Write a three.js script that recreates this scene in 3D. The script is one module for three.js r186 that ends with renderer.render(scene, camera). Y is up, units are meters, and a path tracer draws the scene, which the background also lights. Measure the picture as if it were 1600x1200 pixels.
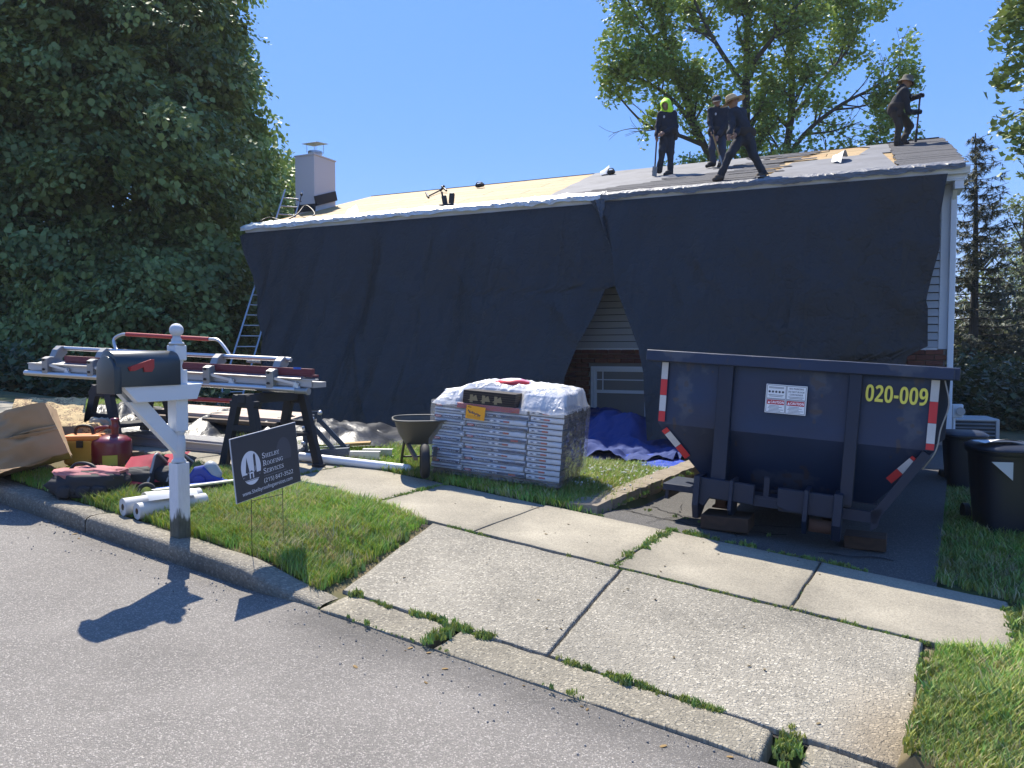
import * as THREE from 'three';
import { mergeGeometries, mergeVertices, toCreasedNormals } from 'three/addons/utils/BufferGeometryUtils.js';
import { RoundedBoxGeometry } from 'three/addons/geometries/RoundedBoxGeometry.js';
import { FontLoader } from 'three/addons/loaders/FontLoader.js';
import { TextGeometry } from 'three/addons/geometries/TextGeometry.js';

// ---------------------------------------------------------------- camera, sky, sun, exposure
const V = (x, y, z) => new THREE.Vector3(x, y, z);
const scene = new THREE.Scene();
const F = 1202, EYE = 1.6, PITCH = 2.6 * Math.PI / 180;
const camera = new THREE.PerspectiveCamera(2 * Math.atan(600 / F) * 180 / Math.PI, 4 / 3, 0.05, 600);
camera.position.set(0, EYE, 0);
camera.rotation.set(-PITCH, 0, 0);
const renderer = new THREE.WebGLRenderer({ antialias: true });
renderer.setSize(1024, 768);
renderer.toneMapping = THREE.LinearToneMapping;
renderer.toneMappingExposure = 2.2;
renderer.shadowMap.enabled = true;
const SUNDIR = V(-0.364 * Math.cos(0.96), Math.sin(0.96), -0.932 * Math.cos(0.96)).normalize();
const sun = new THREE.DirectionalLight(new THREE.Color(1, 0.93, 0.81), 4.3);
sun.position.copy(SUNDIR).multiplyScalar(60);
sun.castShadow = true;
sun.shadow.mapSize.set(4096, 4096);
Object.assign(sun.shadow.camera, { left: -30, right: 30, top: 30, bottom: -30, near: 1, far: 140 });
scene.add(sun);
{
  const W = 1024, H = 512, d = new Float32Array(W * H * 4);
  for (let j = 0; j < H; j++) for (let i = 0; i < W; i++) {
    const ph = ((i + 0.5) / W - 0.5) * 2 * Math.PI, el = ((j + 0.5) / H - 0.5) * Math.PI;
    const x = Math.cos(el) * Math.cos(ph), y = Math.sin(el), z = Math.cos(el) * Math.sin(ph);
    const e = Math.max(0, y), t = Math.pow(1 - e, 3.2);
    const g = Math.max(-1, Math.min(1, x * SUNDIR.x + y * SUNDIR.y + z * SUNDIR.z)), a = Math.acos(g) * 180 / Math.PI;
    const h = 0.26 * Math.exp(-a / 22) + 0.5 * Math.exp(-a / 6);
    const hz = Math.pow(1 - e, 14) * 0.3; let c = [0.05 + 0.115 * t + h * 0.5 + hz * 0.9, 0.148 + 0.175 * t + h * 0.62 + hz * 0.6, 0.45 + 0.16 * t + h * 0.72 + hz * 0.2];
    if (y < 0) { const k = Math.min(1, -y * 8); c = c.map((q, n) => q * (1 - k) + [0.16, 0.17, 0.15][n] * k); }
    const o = (j * W + i) * 4; d[o] = c[0]; d[o + 1] = c[1]; d[o + 2] = c[2]; d[o + 3] = 1;
  }
  const sky = new THREE.DataTexture(d, W, H, THREE.RGBAFormat, THREE.FloatType);
  sky.mapping = THREE.EquirectangularReflectionMapping; sky.magFilter = THREE.LinearFilter; sky.needsUpdate = true;
  scene.background = sky; scene.environment = sky;
}

// ---------------------------------------------------------------- helpers
function rngOf(seed) { let a = seed >>> 0; return () => { a |= 0; a = a + 0x6D2B79F5 | 0; let t = Math.imul(a ^ a >>> 15, 1 | a); t = t + Math.imul(t ^ t >>> 7, 61 | t) ^ t; return ((t ^ t >>> 14) >>> 0) / 4294967296; }; }
const R0 = rngOf(77);
const rr = (r, a, b) => a + (b - a) * r();
const clamp = (x, a = 0, b = 1) => Math.max(a, Math.min(b, x));
const smooth = (a, b, x) => { const t = clamp((x - a) / (b - a)); return t * t * (3 - 2 * t); };
const lerp = (a, b, t) => a + (b - a) * t;
const deg = Math.PI / 180;
const names = {};
function numbered(n) { const k = names[n] = (names[n] || 0) + 1; return k === 1 ? n : n + '_' + String(k - 1).padStart(3, '0'); }
function tag(o, label, category, group) { Object.assign(o.userData, { label, category }); if (group) o.userData.group = group; return o; }
function thing(name, label, category, pos, group) {
  const o = new THREE.Group(); o.name = numbered(name); if (pos) o.position.copy(pos); scene.add(o);
  return tag(o, label, category, group);
}
function part(name, geo, mat, parent, label) {
  const m = new THREE.Mesh(Array.isArray(geo) ? join(geo) : geo, mat); m.name = name; m.castShadow = m.receiveShadow = true;
  parent.add(m); if (label) m.userData.label = label; return m;
}
function single(name, geo, mat, label, category, group) { const m = part(numbered(name), geo, mat, scene); return tag(m, label, category, group); }
function struct(name, geo, mat, parent) { const m = part(name, geo, mat, parent || scene); if (!parent) m.userData.kind = 'structure'; return m; }
function stuffOf(o) { o.userData.kind = 'stuff'; return o; }
function join(list) {
  const gs = list.map(g => { g = g.index ? g.toNonIndexed() : g; const q = new THREE.BufferGeometry(); q.setAttribute('position', g.attributes.position); q.setAttribute('normal', g.attributes.normal); q.setAttribute('uv', g.attributes.uv || new THREE.BufferAttribute(new Float32Array(g.attributes.position.count * 2), 2)); return q; });
  return gs.length === 1 ? gs[0] : mergeGeometries(gs);
}
function place(g, x = 0, y = 0, z = 0, rx = 0, ry = 0, rz = 0) { if (rx || ry || rz) g.applyMatrix4(new THREE.Matrix4().makeRotationFromEuler(new THREE.Euler(rx, ry, rz, 'YXZ'))); g.translate(x, y, z); return g; }
const box = (w, h, d, x, y, z, rx, ry, rz) => uvBox(place(new THREE.BoxGeometry(w, h, d), x, y, z, rx, ry, rz));
const rbox = (w, h, d, r, x, y, z, rx, ry, rz) => uvBox(place(new RoundedBoxGeometry(w, h, d, 2, r), x, y, z, rx, ry, rz));
const B3 = (x0, x1, y0, y1, z0, z1) => box(x1 - x0, y1 - y0, z1 - z0, (x0 + x1) / 2, (y0 + y1) / 2, (z0 + z1) / 2);
function uvBox(g, s = 1) {                         // uv in metres on the face's main plane
  if (g.index) g = g.toNonIndexed();
  const p = g.attributes.position, n = g.attributes.normal, uv = new Float32Array(p.count * 2);
  for (let i = 0; i < p.count; i++) {
    const ax = Math.abs(n.getX(i)), ay = Math.abs(n.getY(i)), az = Math.abs(n.getZ(i));
    let a, b; if (ay >= ax && ay >= az) { a = p.getX(i); b = p.getZ(i); } else if (ax >= az) { a = p.getZ(i); b = p.getY(i); } else { a = p.getX(i); b = p.getY(i); }
    uv[2 * i] = a * s; uv[2 * i + 1] = b * s;
  }
  g.setAttribute('uv', new THREE.BufferAttribute(uv, 2)); return g;
}
function rod(a, b, r0, r1 = r0, seg = 8, open = false) {
  const d = b.clone().sub(a), L = d.length(), g = new THREE.CylinderGeometry(r1, r0, L, seg, 1, open);
  g.applyQuaternion(new THREE.Quaternion().setFromUnitVectors(V(0, 1, 0), d.normalize())); g.translate((a.x + b.x) / 2, (a.y + b.y) / 2, (a.z + b.z) / 2); return g;
}
function bar(a, b, w, h, up = V(0, 1, 0)) {       // square bar between two points
  const d = b.clone().sub(a), L = d.length(); d.normalize();
  const x = d.clone().cross(up).normalize(), y = x.clone().cross(d).normalize();
  const g = new THREE.BoxGeometry(w, h, L); g.applyMatrix4(new THREE.Matrix4().makeBasis(x, y, d.clone().negate())); g.translate((a.x + b.x) / 2, (a.y + b.y) / 2, (a.z + b.z) / 2); return uvBox(g);
}
function tube(pts, r, seg = 24, rad = 8) { return new THREE.TubeGeometry(new THREE.CatmullRomCurve3(pts, false, 'centripetal'), seg, r, rad); }
function lathe(prof, seg = 24) { return new THREE.LatheGeometry(prof.map(p => new THREE.Vector2(p[0], p[1])), seg); }
function gridGeo(nu, nv, fn, uvs = 1) {
  const p = [], uv = [], idx = [];
  for (let j = 0; j <= nv; j++) for (let i = 0; i <= nu; i++) { const q = fn(i / nu, j / nv, i, j); p.push(q.x, q.y, q.z); if (q.uv) uv.push(q.uv[0], q.uv[1]); else uv.push(i / nu * uvs, j / nv * uvs); }
  for (let j = 0; j < nv; j++) for (let i = 0; i < nu; i++) { const a = j * (nu + 1) + i, b = a + 1, c = a + nu + 1, d = c + 1; idx.push(a, c, b, b, c, d); }
  const g = new THREE.BufferGeometry(); g.setAttribute('position', new THREE.Float32BufferAttribute(p, 3)); g.setAttribute('uv', new THREE.Float32BufferAttribute(uv, 2)); g.setIndex(idx); g.computeVertexNormals(); return g;
}
function loft(rings, capA = true, capB = true) { // rings: arrays of Vector3, same length, closed
  const n = rings[0].length, p = [], uv = [], idx = [];
  rings.forEach((r, j) => { for (let i = 0; i <= n; i++) { const q = r[i % n]; p.push(q.x, q.y, q.z); uv.push(i / n, j / (rings.length - 1)); } });
  for (let j = 0; j < rings.length - 1; j++) for (let i = 0; i < n; i++) { const a = j * (n + 1) + i, b = a + 1, c = a + n + 1, d = c + 1; idx.push(a, b, c, b, d, c); }
  const cap = (r, flip) => { const c = r.reduce((s, q) => s.add(q), V(0, 0, 0)).multiplyScalar(1 / n), o = p.length / 3; p.push(c.x, c.y, c.z); uv.push(0.5, 0.5); r.forEach(q => { p.push(q.x, q.y, q.z); uv.push(0.5, 0.5); }); for (let i = 0; i < n; i++) flip ? idx.push(o, o + 1 + (i + 1) % n, o + 1 + i) : idx.push(o, o + 1 + i, o + 1 + (i + 1) % n); };
  if (capA) cap(rings[0], true); if (capB) cap(rings[rings.length - 1], false);
  const g = new THREE.BufferGeometry(); g.setAttribute('position', new THREE.Float32BufferAttribute(p, 3)); g.setAttribute('uv', new THREE.Float32BufferAttribute(uv, 2)); g.setIndex(idx); g.computeVertexNormals(); return g;
}
function extrude(pts, depth, bevel = 0) {
  const s = new THREE.Shape(pts.map(p => new THREE.Vector2(p[0], p[1])));
  return uvBox(new THREE.ExtrudeGeometry(s, { depth, bevelEnabled: bevel > 0, bevelSize: bevel, bevelThickness: bevel, bevelSegments: 1 }));
}
// value noise
function hash3(x, y, z) { let h = Math.imul(x | 0, 374761393) + Math.imul(y | 0, 668265263) + Math.imul(z | 0, 2147483647 ^ 0x5bd1e995); h = Math.imul(h ^ h >>> 13, 1274126177); return ((h ^ h >>> 16) >>> 0) / 4294967296; }
function noise3(x, y, z = 0) {
  const X = Math.floor(x), Y = Math.floor(y), Z = Math.floor(z); let a = x - X, b = y - Y, c = z - Z; a = a * a * (3 - 2 * a); b = b * b * (3 - 2 * b); c = c * c * (3 - 2 * c);
  const L = lerp, h = hash3;
  return L(L(L(h(X, Y, Z), h(X + 1, Y, Z), a), L(h(X, Y + 1, Z), h(X + 1, Y + 1, Z), a), b), L(L(h(X, Y, Z + 1), h(X + 1, Y, Z + 1), a), L(h(X, Y + 1, Z + 1), h(X + 1, Y + 1, Z + 1), a), b), c);
}
const fbm = (x, y, z = 0, o = 4) => { let s = 0, a = 0.5, t = 0; for (let i = 0; i < o; i++) { s += a * noise3(x, y, z); t += a; a *= 0.5; x *= 2.03; y *= 2.03; z *= 2.03; } return s / t; };

// photo pixel (1600 x 1200) -> ray; used to work out where things stand
function ray(px, py) { const a = (px - 800) / F, b = -(py - 600) / F; return V(a, b * Math.cos(PITCH) - Math.sin(PITCH), -(Math.cos(PITCH) + b * Math.sin(PITCH))); }
function at(px, py, D) { const r = ray(px, py); return r.multiplyScalar(D / -r.z).add(V(0, EYE, 0)); }
// street frame: u runs along the kerb to the right (downhill), v away from the street
const TH = 30.2 * deg, CS = Math.cos(TH), SN = Math.sin(TH);
const W = (u, v, y) => V(u * CS + v * SN, y, u * SN - v * CS);
const uvOf = p => [p.x * CS + p.z * SN, p.x * SN - p.z * CS];
const plane = u => u < -9 ? 0.756 + (-9 - u) * 0.035 : u > 5 ? -0.42 - (u - 5) * 0.03 : -0.084 * u;
const KERB = 3.1, DRV0 = -2.62, DRV1 = -0.1;
const roadY = (u, v) => plane(u) - 0.125 - 0.012 * Math.abs(KERB - v) * 0 - (v < -5 ? 0 : 0) + 0.02 * smooth(KERB, KERB - 4, v);
function lawnY(u, v) {
  const w = smooth(6.4, 11, v), pad = -0.05 + (u < -13 ? (-13 - u) * 0.06 : 0) - 0.12 * smooth(0, 4, u);
  const e = -3.18 - (v - 3.25) * 0.178 - u, low = v < 4.7 && u < -3 ? 0.088 * Math.pow(clamp((4.7 - v) / 1.3), 1.1) * smooth(0.55, 0.0, e) : 0;
  return lerp(plane(u), pad, w) - low + 0.02 * (fbm(u * 1.3, v * 1.3, 3, 3) - 0.5);
}
const driveY = (u, v) => lerp(plane(u) - 0.01, 0.05, 0.65 * smooth(5.9, 7.0, v) + 0.35 * smooth(7, 10, v));
const inDrive = (u, v) => u > DRV0 && u < DRV1 && v > 5.86;
function groundY(u, v) { if (v < KERB) return roadY(u, v); if (v < 5.86 && u < 0.32 && v > 4.7) return plane(u); return inDrive(u, v) ? driveY(u, v) : lawnY(u, v); }
function gnd(px, py, dy = 0) { // pixel -> point on the ground
  const r = ray(px, py); let t = 1, lo = 1;
  for (; t < 200; t *= 1.01) { const p = r.clone().multiplyScalar(t).add(V(0, EYE, 0)), [u, v] = uvOf(p); if (p.y < groundY(u, v) + dy) break; lo = t; }
  let hi = t; for (let k = 0; k < 24; k++) { const m = (lo + hi) / 2, p = r.clone().multiplyScalar(m).add(V(0, EYE, 0)), [u, v] = uvOf(p); if (p.y < groundY(u, v) + dy) hi = m; else lo = m; }
  return r.multiplyScalar(hi).add(V(0, EYE, 0));
}
const onGround = (x, z) => { const [u, v] = uvOf(V(x, 0, z)); return V(x, groundY(u, v), z); };

// ---------------------------------------------------------------- textures
function dataTex(n, fn, srgb = false, m = n) {
  const d = new Uint8Array(n * m * 4);
  for (let j = 0; j < m; j++) for (let i = 0; i < n; i++) { const c = fn(i, j), o = (j * n + i) * 4; if (typeof c === 'number') d[o] = d[o + 1] = d[o + 2] = clamp(c) * 255; else { d[o] = clamp(c[0]) * 255; d[o + 1] = clamp(c[1]) * 255; d[o + 2] = clamp(c[2]) * 255; } d[o + 3] = 255; }
  const t = new THREE.DataTexture(d, n, m); t.wrapS = t.wrapT = THREE.RepeatWrapping; t.magFilter = THREE.LinearFilter; if (srgb) t.colorSpace = THREE.SRGBColorSpace; t.needsUpdate = true; return t;
}
function tileNoise(n, cells, seed) { // periodic smooth value noise, n x n
  const g = rngOf(seed), a = new Float32Array(cells * cells).map(() => g()), o = new Float32Array(n * n);
  for (let j = 0; j < n; j++) { const y = j / n * cells, Y = Math.floor(y); let f = y - Y; f = f * f * (3 - 2 * f); const r0 = Y % cells * cells, r1 = (Y + 1) % cells * cells;
    for (let i = 0; i < n; i++) { const x = i / n * cells, X = Math.floor(x); let e = x - X; e = e * e * (3 - 2 * e); const c0 = X % cells, c1 = (X + 1) % cells; o[j * n + i] = lerp(lerp(a[r0 + c0], a[r0 + c1], e), lerp(a[r1 + c0], a[r1 + c1], e), f); } }
  return o;
}
function tileFbm(n, cells, oct, seed) { const o = new Float32Array(n * n); let amp = 0.5, t = 0; for (let k = 0; k < oct; k++) { const q = tileNoise(n, cells << k, seed + k); for (let i = 0; i < o.length; i++) o[i] += amp * q[i]; t += amp; amp *= 0.55; } for (let i = 0; i < o.length; i++) o[i] /= t; return o; }
function stones(n, cells, seed) { // periodic voronoi: edge distance and per-stone random value
  const g = rngOf(seed), px = new Float32Array(cells * cells), py = new Float32Array(cells * cells), pv = new Float32Array(cells * cells);
  for (let i = 0; i < px.length; i++) { px[i] = g(); py[i] = g(); pv[i] = g(); }
  const dist = new Float32Array(n * n), val = new Float32Array(n * n);
  for (let j = 0; j < n; j++) { const y = j / n * cells, Y = Math.floor(y); for (let i = 0; i < n; i++) { const x = i / n * cells, X = Math.floor(x); let d1 = 9, d2 = 9, w = 0;
    for (let b = -1; b <= 1; b++) for (let a = -1; a <= 1; a++) { const k = (Y + b + cells) % cells * cells + (X + a + cells) % cells, dx = X + a + px[k] - x, dy = Y + b + py[k] - y, d = dx * dx + dy * dy; if (d < d1) { d2 = d1; d1 = d; w = k; } else if (d < d2) d2 = d; }
    dist[j * n + i] = Math.sqrt(d2) - Math.sqrt(d1); val[j * n + i] = pv[w]; } }
  return { dist, val };
}
const rep = (t, s) => { t.repeat.set(s, s); return t; };
const S = (c, o = {}) => new THREE.MeshStandardMaterial({ color: Array.isArray(c) ? new THREE.Color().setRGB(...c) : c, roughness: 0.8, metalness: 0, ...o });
const Phy = (c, o = {}) => new THREE.MeshPhysicalMaterial({ color: Array.isArray(c) ? new THREE.Color().setRGB(...c) : c, roughness: 0.8, metalness: 0, ...o });
const T = {};
const toS = x => x <= 0.0031308 ? x * 12.92 : 1.055 * Math.pow(x, 1 / 2.4) - 0.055;
{
  const n = 1024, st = stones(n, 138, 5), st2 = stones(n, 230, 6), f = tileFbm(n, 4, 6, 7), fine = tileNoise(n, 512, 9);
  T.asphalt = rep(dataTex(n, (i, j) => { const k = j * n + i, s = st.val[k], e = smooth(0.05, 0.22, st.dist[k]), e2 = smooth(0.02, 0.25, st2.dist[k]); let a = 0.1 + 0.07 * st2.val[k] * e2 + 0.05 * (f[k] - 0.5); if (s > 0.5) a = lerp(a, 0.09 + 0.2 * Math.pow(s, 2.5), e); a *= 0.85 + 0.3 * fine[k]; a *= 1.5; return [toS(a * 1.06), toS(a * 0.98), toS(a * 0.85)]; }, true), 1 / 1.1);
  T.asphaltB = rep(dataTex(n, (i, j) => { const k = j * n + i; return 0.25 + 0.5 * smooth(0, 0.35, st.dist[k]) * (0.3 + 0.7 * st.val[k]) + 0.2 * smooth(0, 0.3, st2.dist[k]); }), 1 / 1.1);
  const sc = stones(n, 64, 15), sc2 = stones(n, 150, 16), fc = tileFbm(n, 3, 7, 17), pit = tileNoise(n, 120, 18);
  T.conc = rep(dataTex(n, (i, j) => { const k = j * n + i, e = smooth(0.04, 0.3, sc.dist[k]), s = sc.val[k]; let a = 0.25 + 0.13 * (fc[k] - 0.5) + 0.07 * (sc2.val[k] - 0.5); if (s > 0.5) a = lerp(a, 0.2 + 0.42 * (s - 0.3), e * 0.75); a *= 0.9 + 0.2 * fine[k]; if (pit[k] > 0.82) a *= 0.75; return [toS(a * 1.07), toS(a * 0.98), toS(a * 0.78)]; }, true), 1 / 1.15);
  T.concB = rep(dataTex(n, (i, j) => { const k = j * n + i; return 0.3 + 0.35 * smooth(0, 0.4, sc.dist[k]) * (0.2 + 0.8 * sc.val[k]) + 0.2 * sc2.val[k] * smooth(0, 0.3, sc2.dist[k]) - (pit[k] > 0.8 ? 0.25 : 0) + 0.15 * fc[k]; }), 1 / 1.15);
  T.fineC = rep(dataTex(n, (i, j) => { const k = j * n + i; let a = 0.28 + 0.17 * (fc[k] - 0.5) + 0.1 * (sc2.val[k] - 0.5) + 0.05 * (fine[k] - 0.5); if (pit[k] > 0.86) a *= 0.8; return [toS(a * 1.1), toS(a * 1.0), toS(a * 0.77)]; }, true), 1 / 1.15);
  T.cloudy = rep(dataTex(512, (i, j) => { const k = (j * 2) * n + i * 2; return 0.6 + 0.4 * (fc[k] - 0.2) + 0.12 * fine[k]; }), 1);
  T.grainB = rep(dataTex(512, (i, j) => fine[(j * 2) * n + i * 2] * 0.6 + 0.4 * sc2.val[(j * 2) * n + i * 2]), 2);
}
{
  const n = 512, a = tileFbm(n, 4, 6, 31), b = tileFbm(n, 7, 5, 35);
  T.crinkle = rep(dataTex(n, (i, j) => { const k = j * n + i; return Math.pow(Math.abs(a[k] - b[k]) * 3, 0.6); }), 0.8);
  T.blotch = rep(dataTex(n, (i, j) => clamp(0.2 + 1.2 * (a[j * n + i] - 0.2))), 0.25);
  const g1 = tileNoise(n, 8, 41), g2 = tileNoise(n, 64, 42);
  const wood = (x, y) => { const w = g1[(y % n) * n + x % n], q = Math.sin((y / n * 22 + w * 5 + 1.2 * g1[((y * 3) % n) * n + (x >> 2)]) * 2.2); return 0.5 + 0.32 * q + 0.25 * (g2[(y * 4 % n) * n + (x >> 3)] - 0.5); };
  T.wood = rep(dataTex(n, (i, j) => { const k = wood(i, j); return [toS(0.3 + 0.14 * k), toS(0.19 + 0.11 * k), toS(0.07 + 0.06 * k)]; }, true), 0.8);
  T.darkWood = rep(dataTex(n, (i, j) => { const k = wood(i, j); return [toS(0.1 + 0.06 * k), toS(0.07 + 0.04 * k), toS(0.045 + 0.025 * k)]; }, true), 1.5);
  const sh = tileNoise(n, 200, 44), sh2 = tileNoise(n, 24, 45);
  T.shingle = rep(dataTex(n, (i, j) => { const k = j * n + i, v = 0.035 + 0.045 * sh[k] + 0.02 * sh2[k]; return [toS(v), toS(v * 0.97), toS(v * 1.0)]; }, true), 1.1);
  T.felt = rep(dataTex(n, (i, j) => { const k = j * n + i, v = 0.085 + 0.09 * a[k] + 0.03 * sh2[k]; return [toS(v), toS(v), toS(v * 1.04)]; }, true), 0.5);
  const bk = tileNoise(n, 90, 48);
  T.brick = rep(dataTex(n, (i, j) => { const k = j * n + i, v = 0.7 + 0.5 * b[k] + 0.2 * (bk[k] - 0.5); return [toS(0.17 * v), toS(0.062 * v), toS(0.045 * v)]; }, true), 1.5);
  T.stone = rep(dataTex(n, (i, j) => { const k = j * n + i, v = 0.55 + 0.9 * a[k] + 0.25 * (bk[k] - 0.5); return [toS(0.27 * v), toS(0.225 * v), toS(0.165 * v)]; }, true), 1.2);
  T.bark = rep(dataTex(n, (i, j) => { const q = Math.abs(Math.sin(i / n * 40 + 6 * a[j * n + i])), v = 0.035 + 0.06 * q * b[j * n + i]; return [toS(v * 1.15), toS(v), toS(v * 0.82)]; }, true), 1);
  T.card = rep(dataTex(n, (i, j) => { const k = j * n + i, v = 0.75 + 0.4 * a[k]; return [toS(0.34 * v), toS(0.225 * v), toS(0.12 * v)]; }, true), 1);
  T.peel = rep(dataTex(n, (i, j) => { const k = j * n + i, y = (j * 2) % n, q = b[y * n + i], r = a[k]; const tear = smooth(0.56, 0.6, 0.5 * q + 0.5 * tileAt(g2, n, i, j * 2)); const v = 0.8 + 0.4 * r; return [toS(lerp(0.55, 0.16, tear) * v), toS(lerp(0.4, 0.09, tear) * v), toS(lerp(0.19, 0.05, tear) * v)]; }, true), 1.6);
  function tileAt(g, m, x, y) { return g[(y % m) * m + x % m]; }
  // dented painted steel: navy with scuffs and rust
  const s1 = tileFbm(n, 5, 6, 51), s2 = tileNoise(n, 40, 52), s3 = tileFbm(n, 3, 5, 53);
  T.navy = rep(dataTex(n, (i, j) => { const k = j * n + i, m = s3[k], sc = smooth(0.62, 0.72, s1[k]) * 0.8, ru = smooth(0.68, 0.74, 0.6 * s1[k] + 0.4 * s2[k]); let c = [0.0012 + 0.001 * m, 0.011 + 0.013 * m, 0.036 + 0.042 * m]; c = c.map((q, z) => lerp(q, [0.05, 0.06, 0.085][z], sc)); c = c.map((q, z) => lerp(q, [0.05, 0.032, 0.026][z], ru * 0.6)); return c.map(toS); }, true), 0.55);
  T.navyB = rep(dataTex(n, (i, j) => s3[j * n + i] * 0.8 + 0.2 * s1[j * n + i]), 0.55);
}
function canvasTex(w, h, draw) { const c = document.createElement('canvas'); c.width = w; c.height = h; draw(c.getContext('2d'), w, h); const t = new THREE.CanvasTexture(c); t.colorSpace = THREE.SRGBColorSpace; return t; }

// ---------------------------------------------------------------- materials
const M = {
  asphalt: S(0xffffff, { map: T.asphalt, bumpMap: T.asphaltB, bumpScale: 0.007, roughness: 0.85, vertexColors: true }),
  conc: S(0xffffff, { map: T.conc, bumpMap: T.concB, bumpScale: 0.009, roughness: 0.92, vertexColors: true }),
  fineC: S(0xffffff, { map: T.fineC, bumpMap: T.concB, bumpScale: 0.003, roughness: 0.92, vertexColors: true }),
  drive: S(0xffffff, { map: T.asphalt, bumpMap: T.asphaltB, bumpScale: 0.004, roughness: 0.9, vertexColors: true }),
  soil: S(0xffffff, { map: T.cloudy, roughness: 1, vertexColors: true }),
  crack: S([0.012, 0.012, 0.013], { roughness: 1 }),
  joint: S([0.03, 0.027, 0.02], { roughness: 1 }),
  siding: S([0.44, 0.45, 0.46], { roughness: 0.55 }), white: S([0.72, 0.73, 0.74], { roughness: 0.5 }),
  brick: S(0xffffff, { map: T.brick, roughness: 0.9, bumpMap: T.grainB, bumpScale: 0.003 }), brick2: S([0.75, 0.72, 0.75], { map: T.brick, roughness: 0.9 }), brick3: S([1.2, 1.15, 1.05], { map: T.brick, roughness: 0.9 }),
  mortar: S([0.24, 0.22, 0.2], { roughness: 0.95 }),
  ply: S(0xffffff, { map: T.wood, roughness: 0.75 }), ply2: S([0.93, 0.92, 0.88], { map: T.wood, roughness: 0.75 }), ply3: S([1.0, 0.9, 0.75], { map: T.wood, roughness: 0.75 }), darkWood: S(0xffffff, { map: T.darkWood, roughness: 0.85 }),
  felt: S(0xffffff, { map: T.felt, roughness: 0.8, side: 2 }), shingle: S(0xffffff, { map: T.shingle, bumpMap: T.grainB, bumpScale: 0.002, roughness: 0.95, side: 2 }),
  tarp: Phy([0.023, 0.0205, 0.0185], { roughness: 0.6, bumpMap: T.crinkle, bumpScale: 0.012, side: 2, specularIntensity: 0.8 }),
  sheetBlack: Phy([0.012, 0.013, 0.015], { roughness: 0.42, specularIntensity: 0.7, bumpMap: T.crinkle, bumpScale: 0.004, side: 2 }),
  silverTarp: S([0.62, 0.62, 0.61], { roughness: 0.5, metalness: 0.25, bumpMap: T.crinkle, bumpScale: 0.012, side: 2 }),
  blueTarp: Phy([0.008, 0.045, 0.33], { roughness: 0.55, specularIntensity: 0.4, bumpMap: T.crinkle, bumpScale: 0.0015, side: 2 }),
  stucco: S([0.58, 0.56, 0.55], { roughness: 0.95, bumpMap: T.grainB, bumpScale: 0.004 }),
  alu: S([0.5, 0.5, 0.5], { metalness: 0.85, roughness: 0.38 }), cast: S([0.3, 0.295, 0.28], { metalness: 0.55, roughness: 0.55 }), zinc: S([0.4, 0.4, 0.4], { metalness: 0.7, roughness: 0.5 }),
  black: S([0.009, 0.009, 0.01], { roughness: 0.55 }), blackM: S([0.02, 0.02, 0.022], { roughness: 0.8 }), rubber: S([0.015, 0.015, 0.015], { roughness: 0.75 }),
  red: S([0.36, 0.03, 0.025], { roughness: 0.45 }), crimson: S([0.13, 0.012, 0.02], { roughness: 0.5 }), maroon: Phy([0.16, 0.012, 0.022], { roughness: 0.32, clearcoat: 0.4, bumpMap: T.blotch, bumpScale: 0.004 }),
  whiteP: S([0.6, 0.6, 0.58], { roughness: 0.55, bumpMap: T.blotch, bumpScale: 0.006 }), green: Phy([0.007, 0.013, 0.014], { roughness: 0.35, clearcoat: 0.5, clearcoatRoughness: 0.3 }),
  navy: Phy(0xffffff, { map: T.navy, bumpMap: T.navyB, bumpScale: 0.02, roughness: 0.5, clearcoat: 0.1, clearcoatRoughness: 0.35 }), navyFlat: S([0.002, 0.011, 0.032], { roughness: 0.55, bumpMap: T.navyB, bumpScale: 0.02 }),
  rust: S([0.11, 0.05, 0.03], { roughness: 0.9, bumpMap: T.grainB, bumpScale: 0.004 }), tapeR: S([0.55, 0.025, 0.03], { roughness: 0.5 }), tapeW: S([0.68, 0.67, 0.65], { roughness: 0.5, map: T.cloudy }), yellow: S([0.75, 0.66, 0.1], { roughness: 0.6 }),
  stone: S(0xffffff, { map: T.stone, roughness: 0.95, bumpMap: T.grainB, bumpScale: 0.006 }),
  olive: S([0.08, 0.076, 0.06], { roughness: 0.6 }), slate: S([0.05, 0.07, 0.1], { roughness: 0.5, metalness: 0.2 }),
  bin: S([0.012, 0.016, 0.026], { roughness: 0.45 }), glass: Phy([1, 1, 1], { transmission: 1, thickness: 0, roughness: 0.02, ior: 1.5 }), dark: S([0.01, 0.01, 0.012], { roughness: 0.9 }),
  card: S(0xffffff, { map: T.card, roughness: 0.85, side: 2 }), peel: S(0xffffff, { map: T.peel, roughness: 0.9 }), skin: S([0.3, 0.16, 0.1], { roughness: 0.6 }),
};
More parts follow.
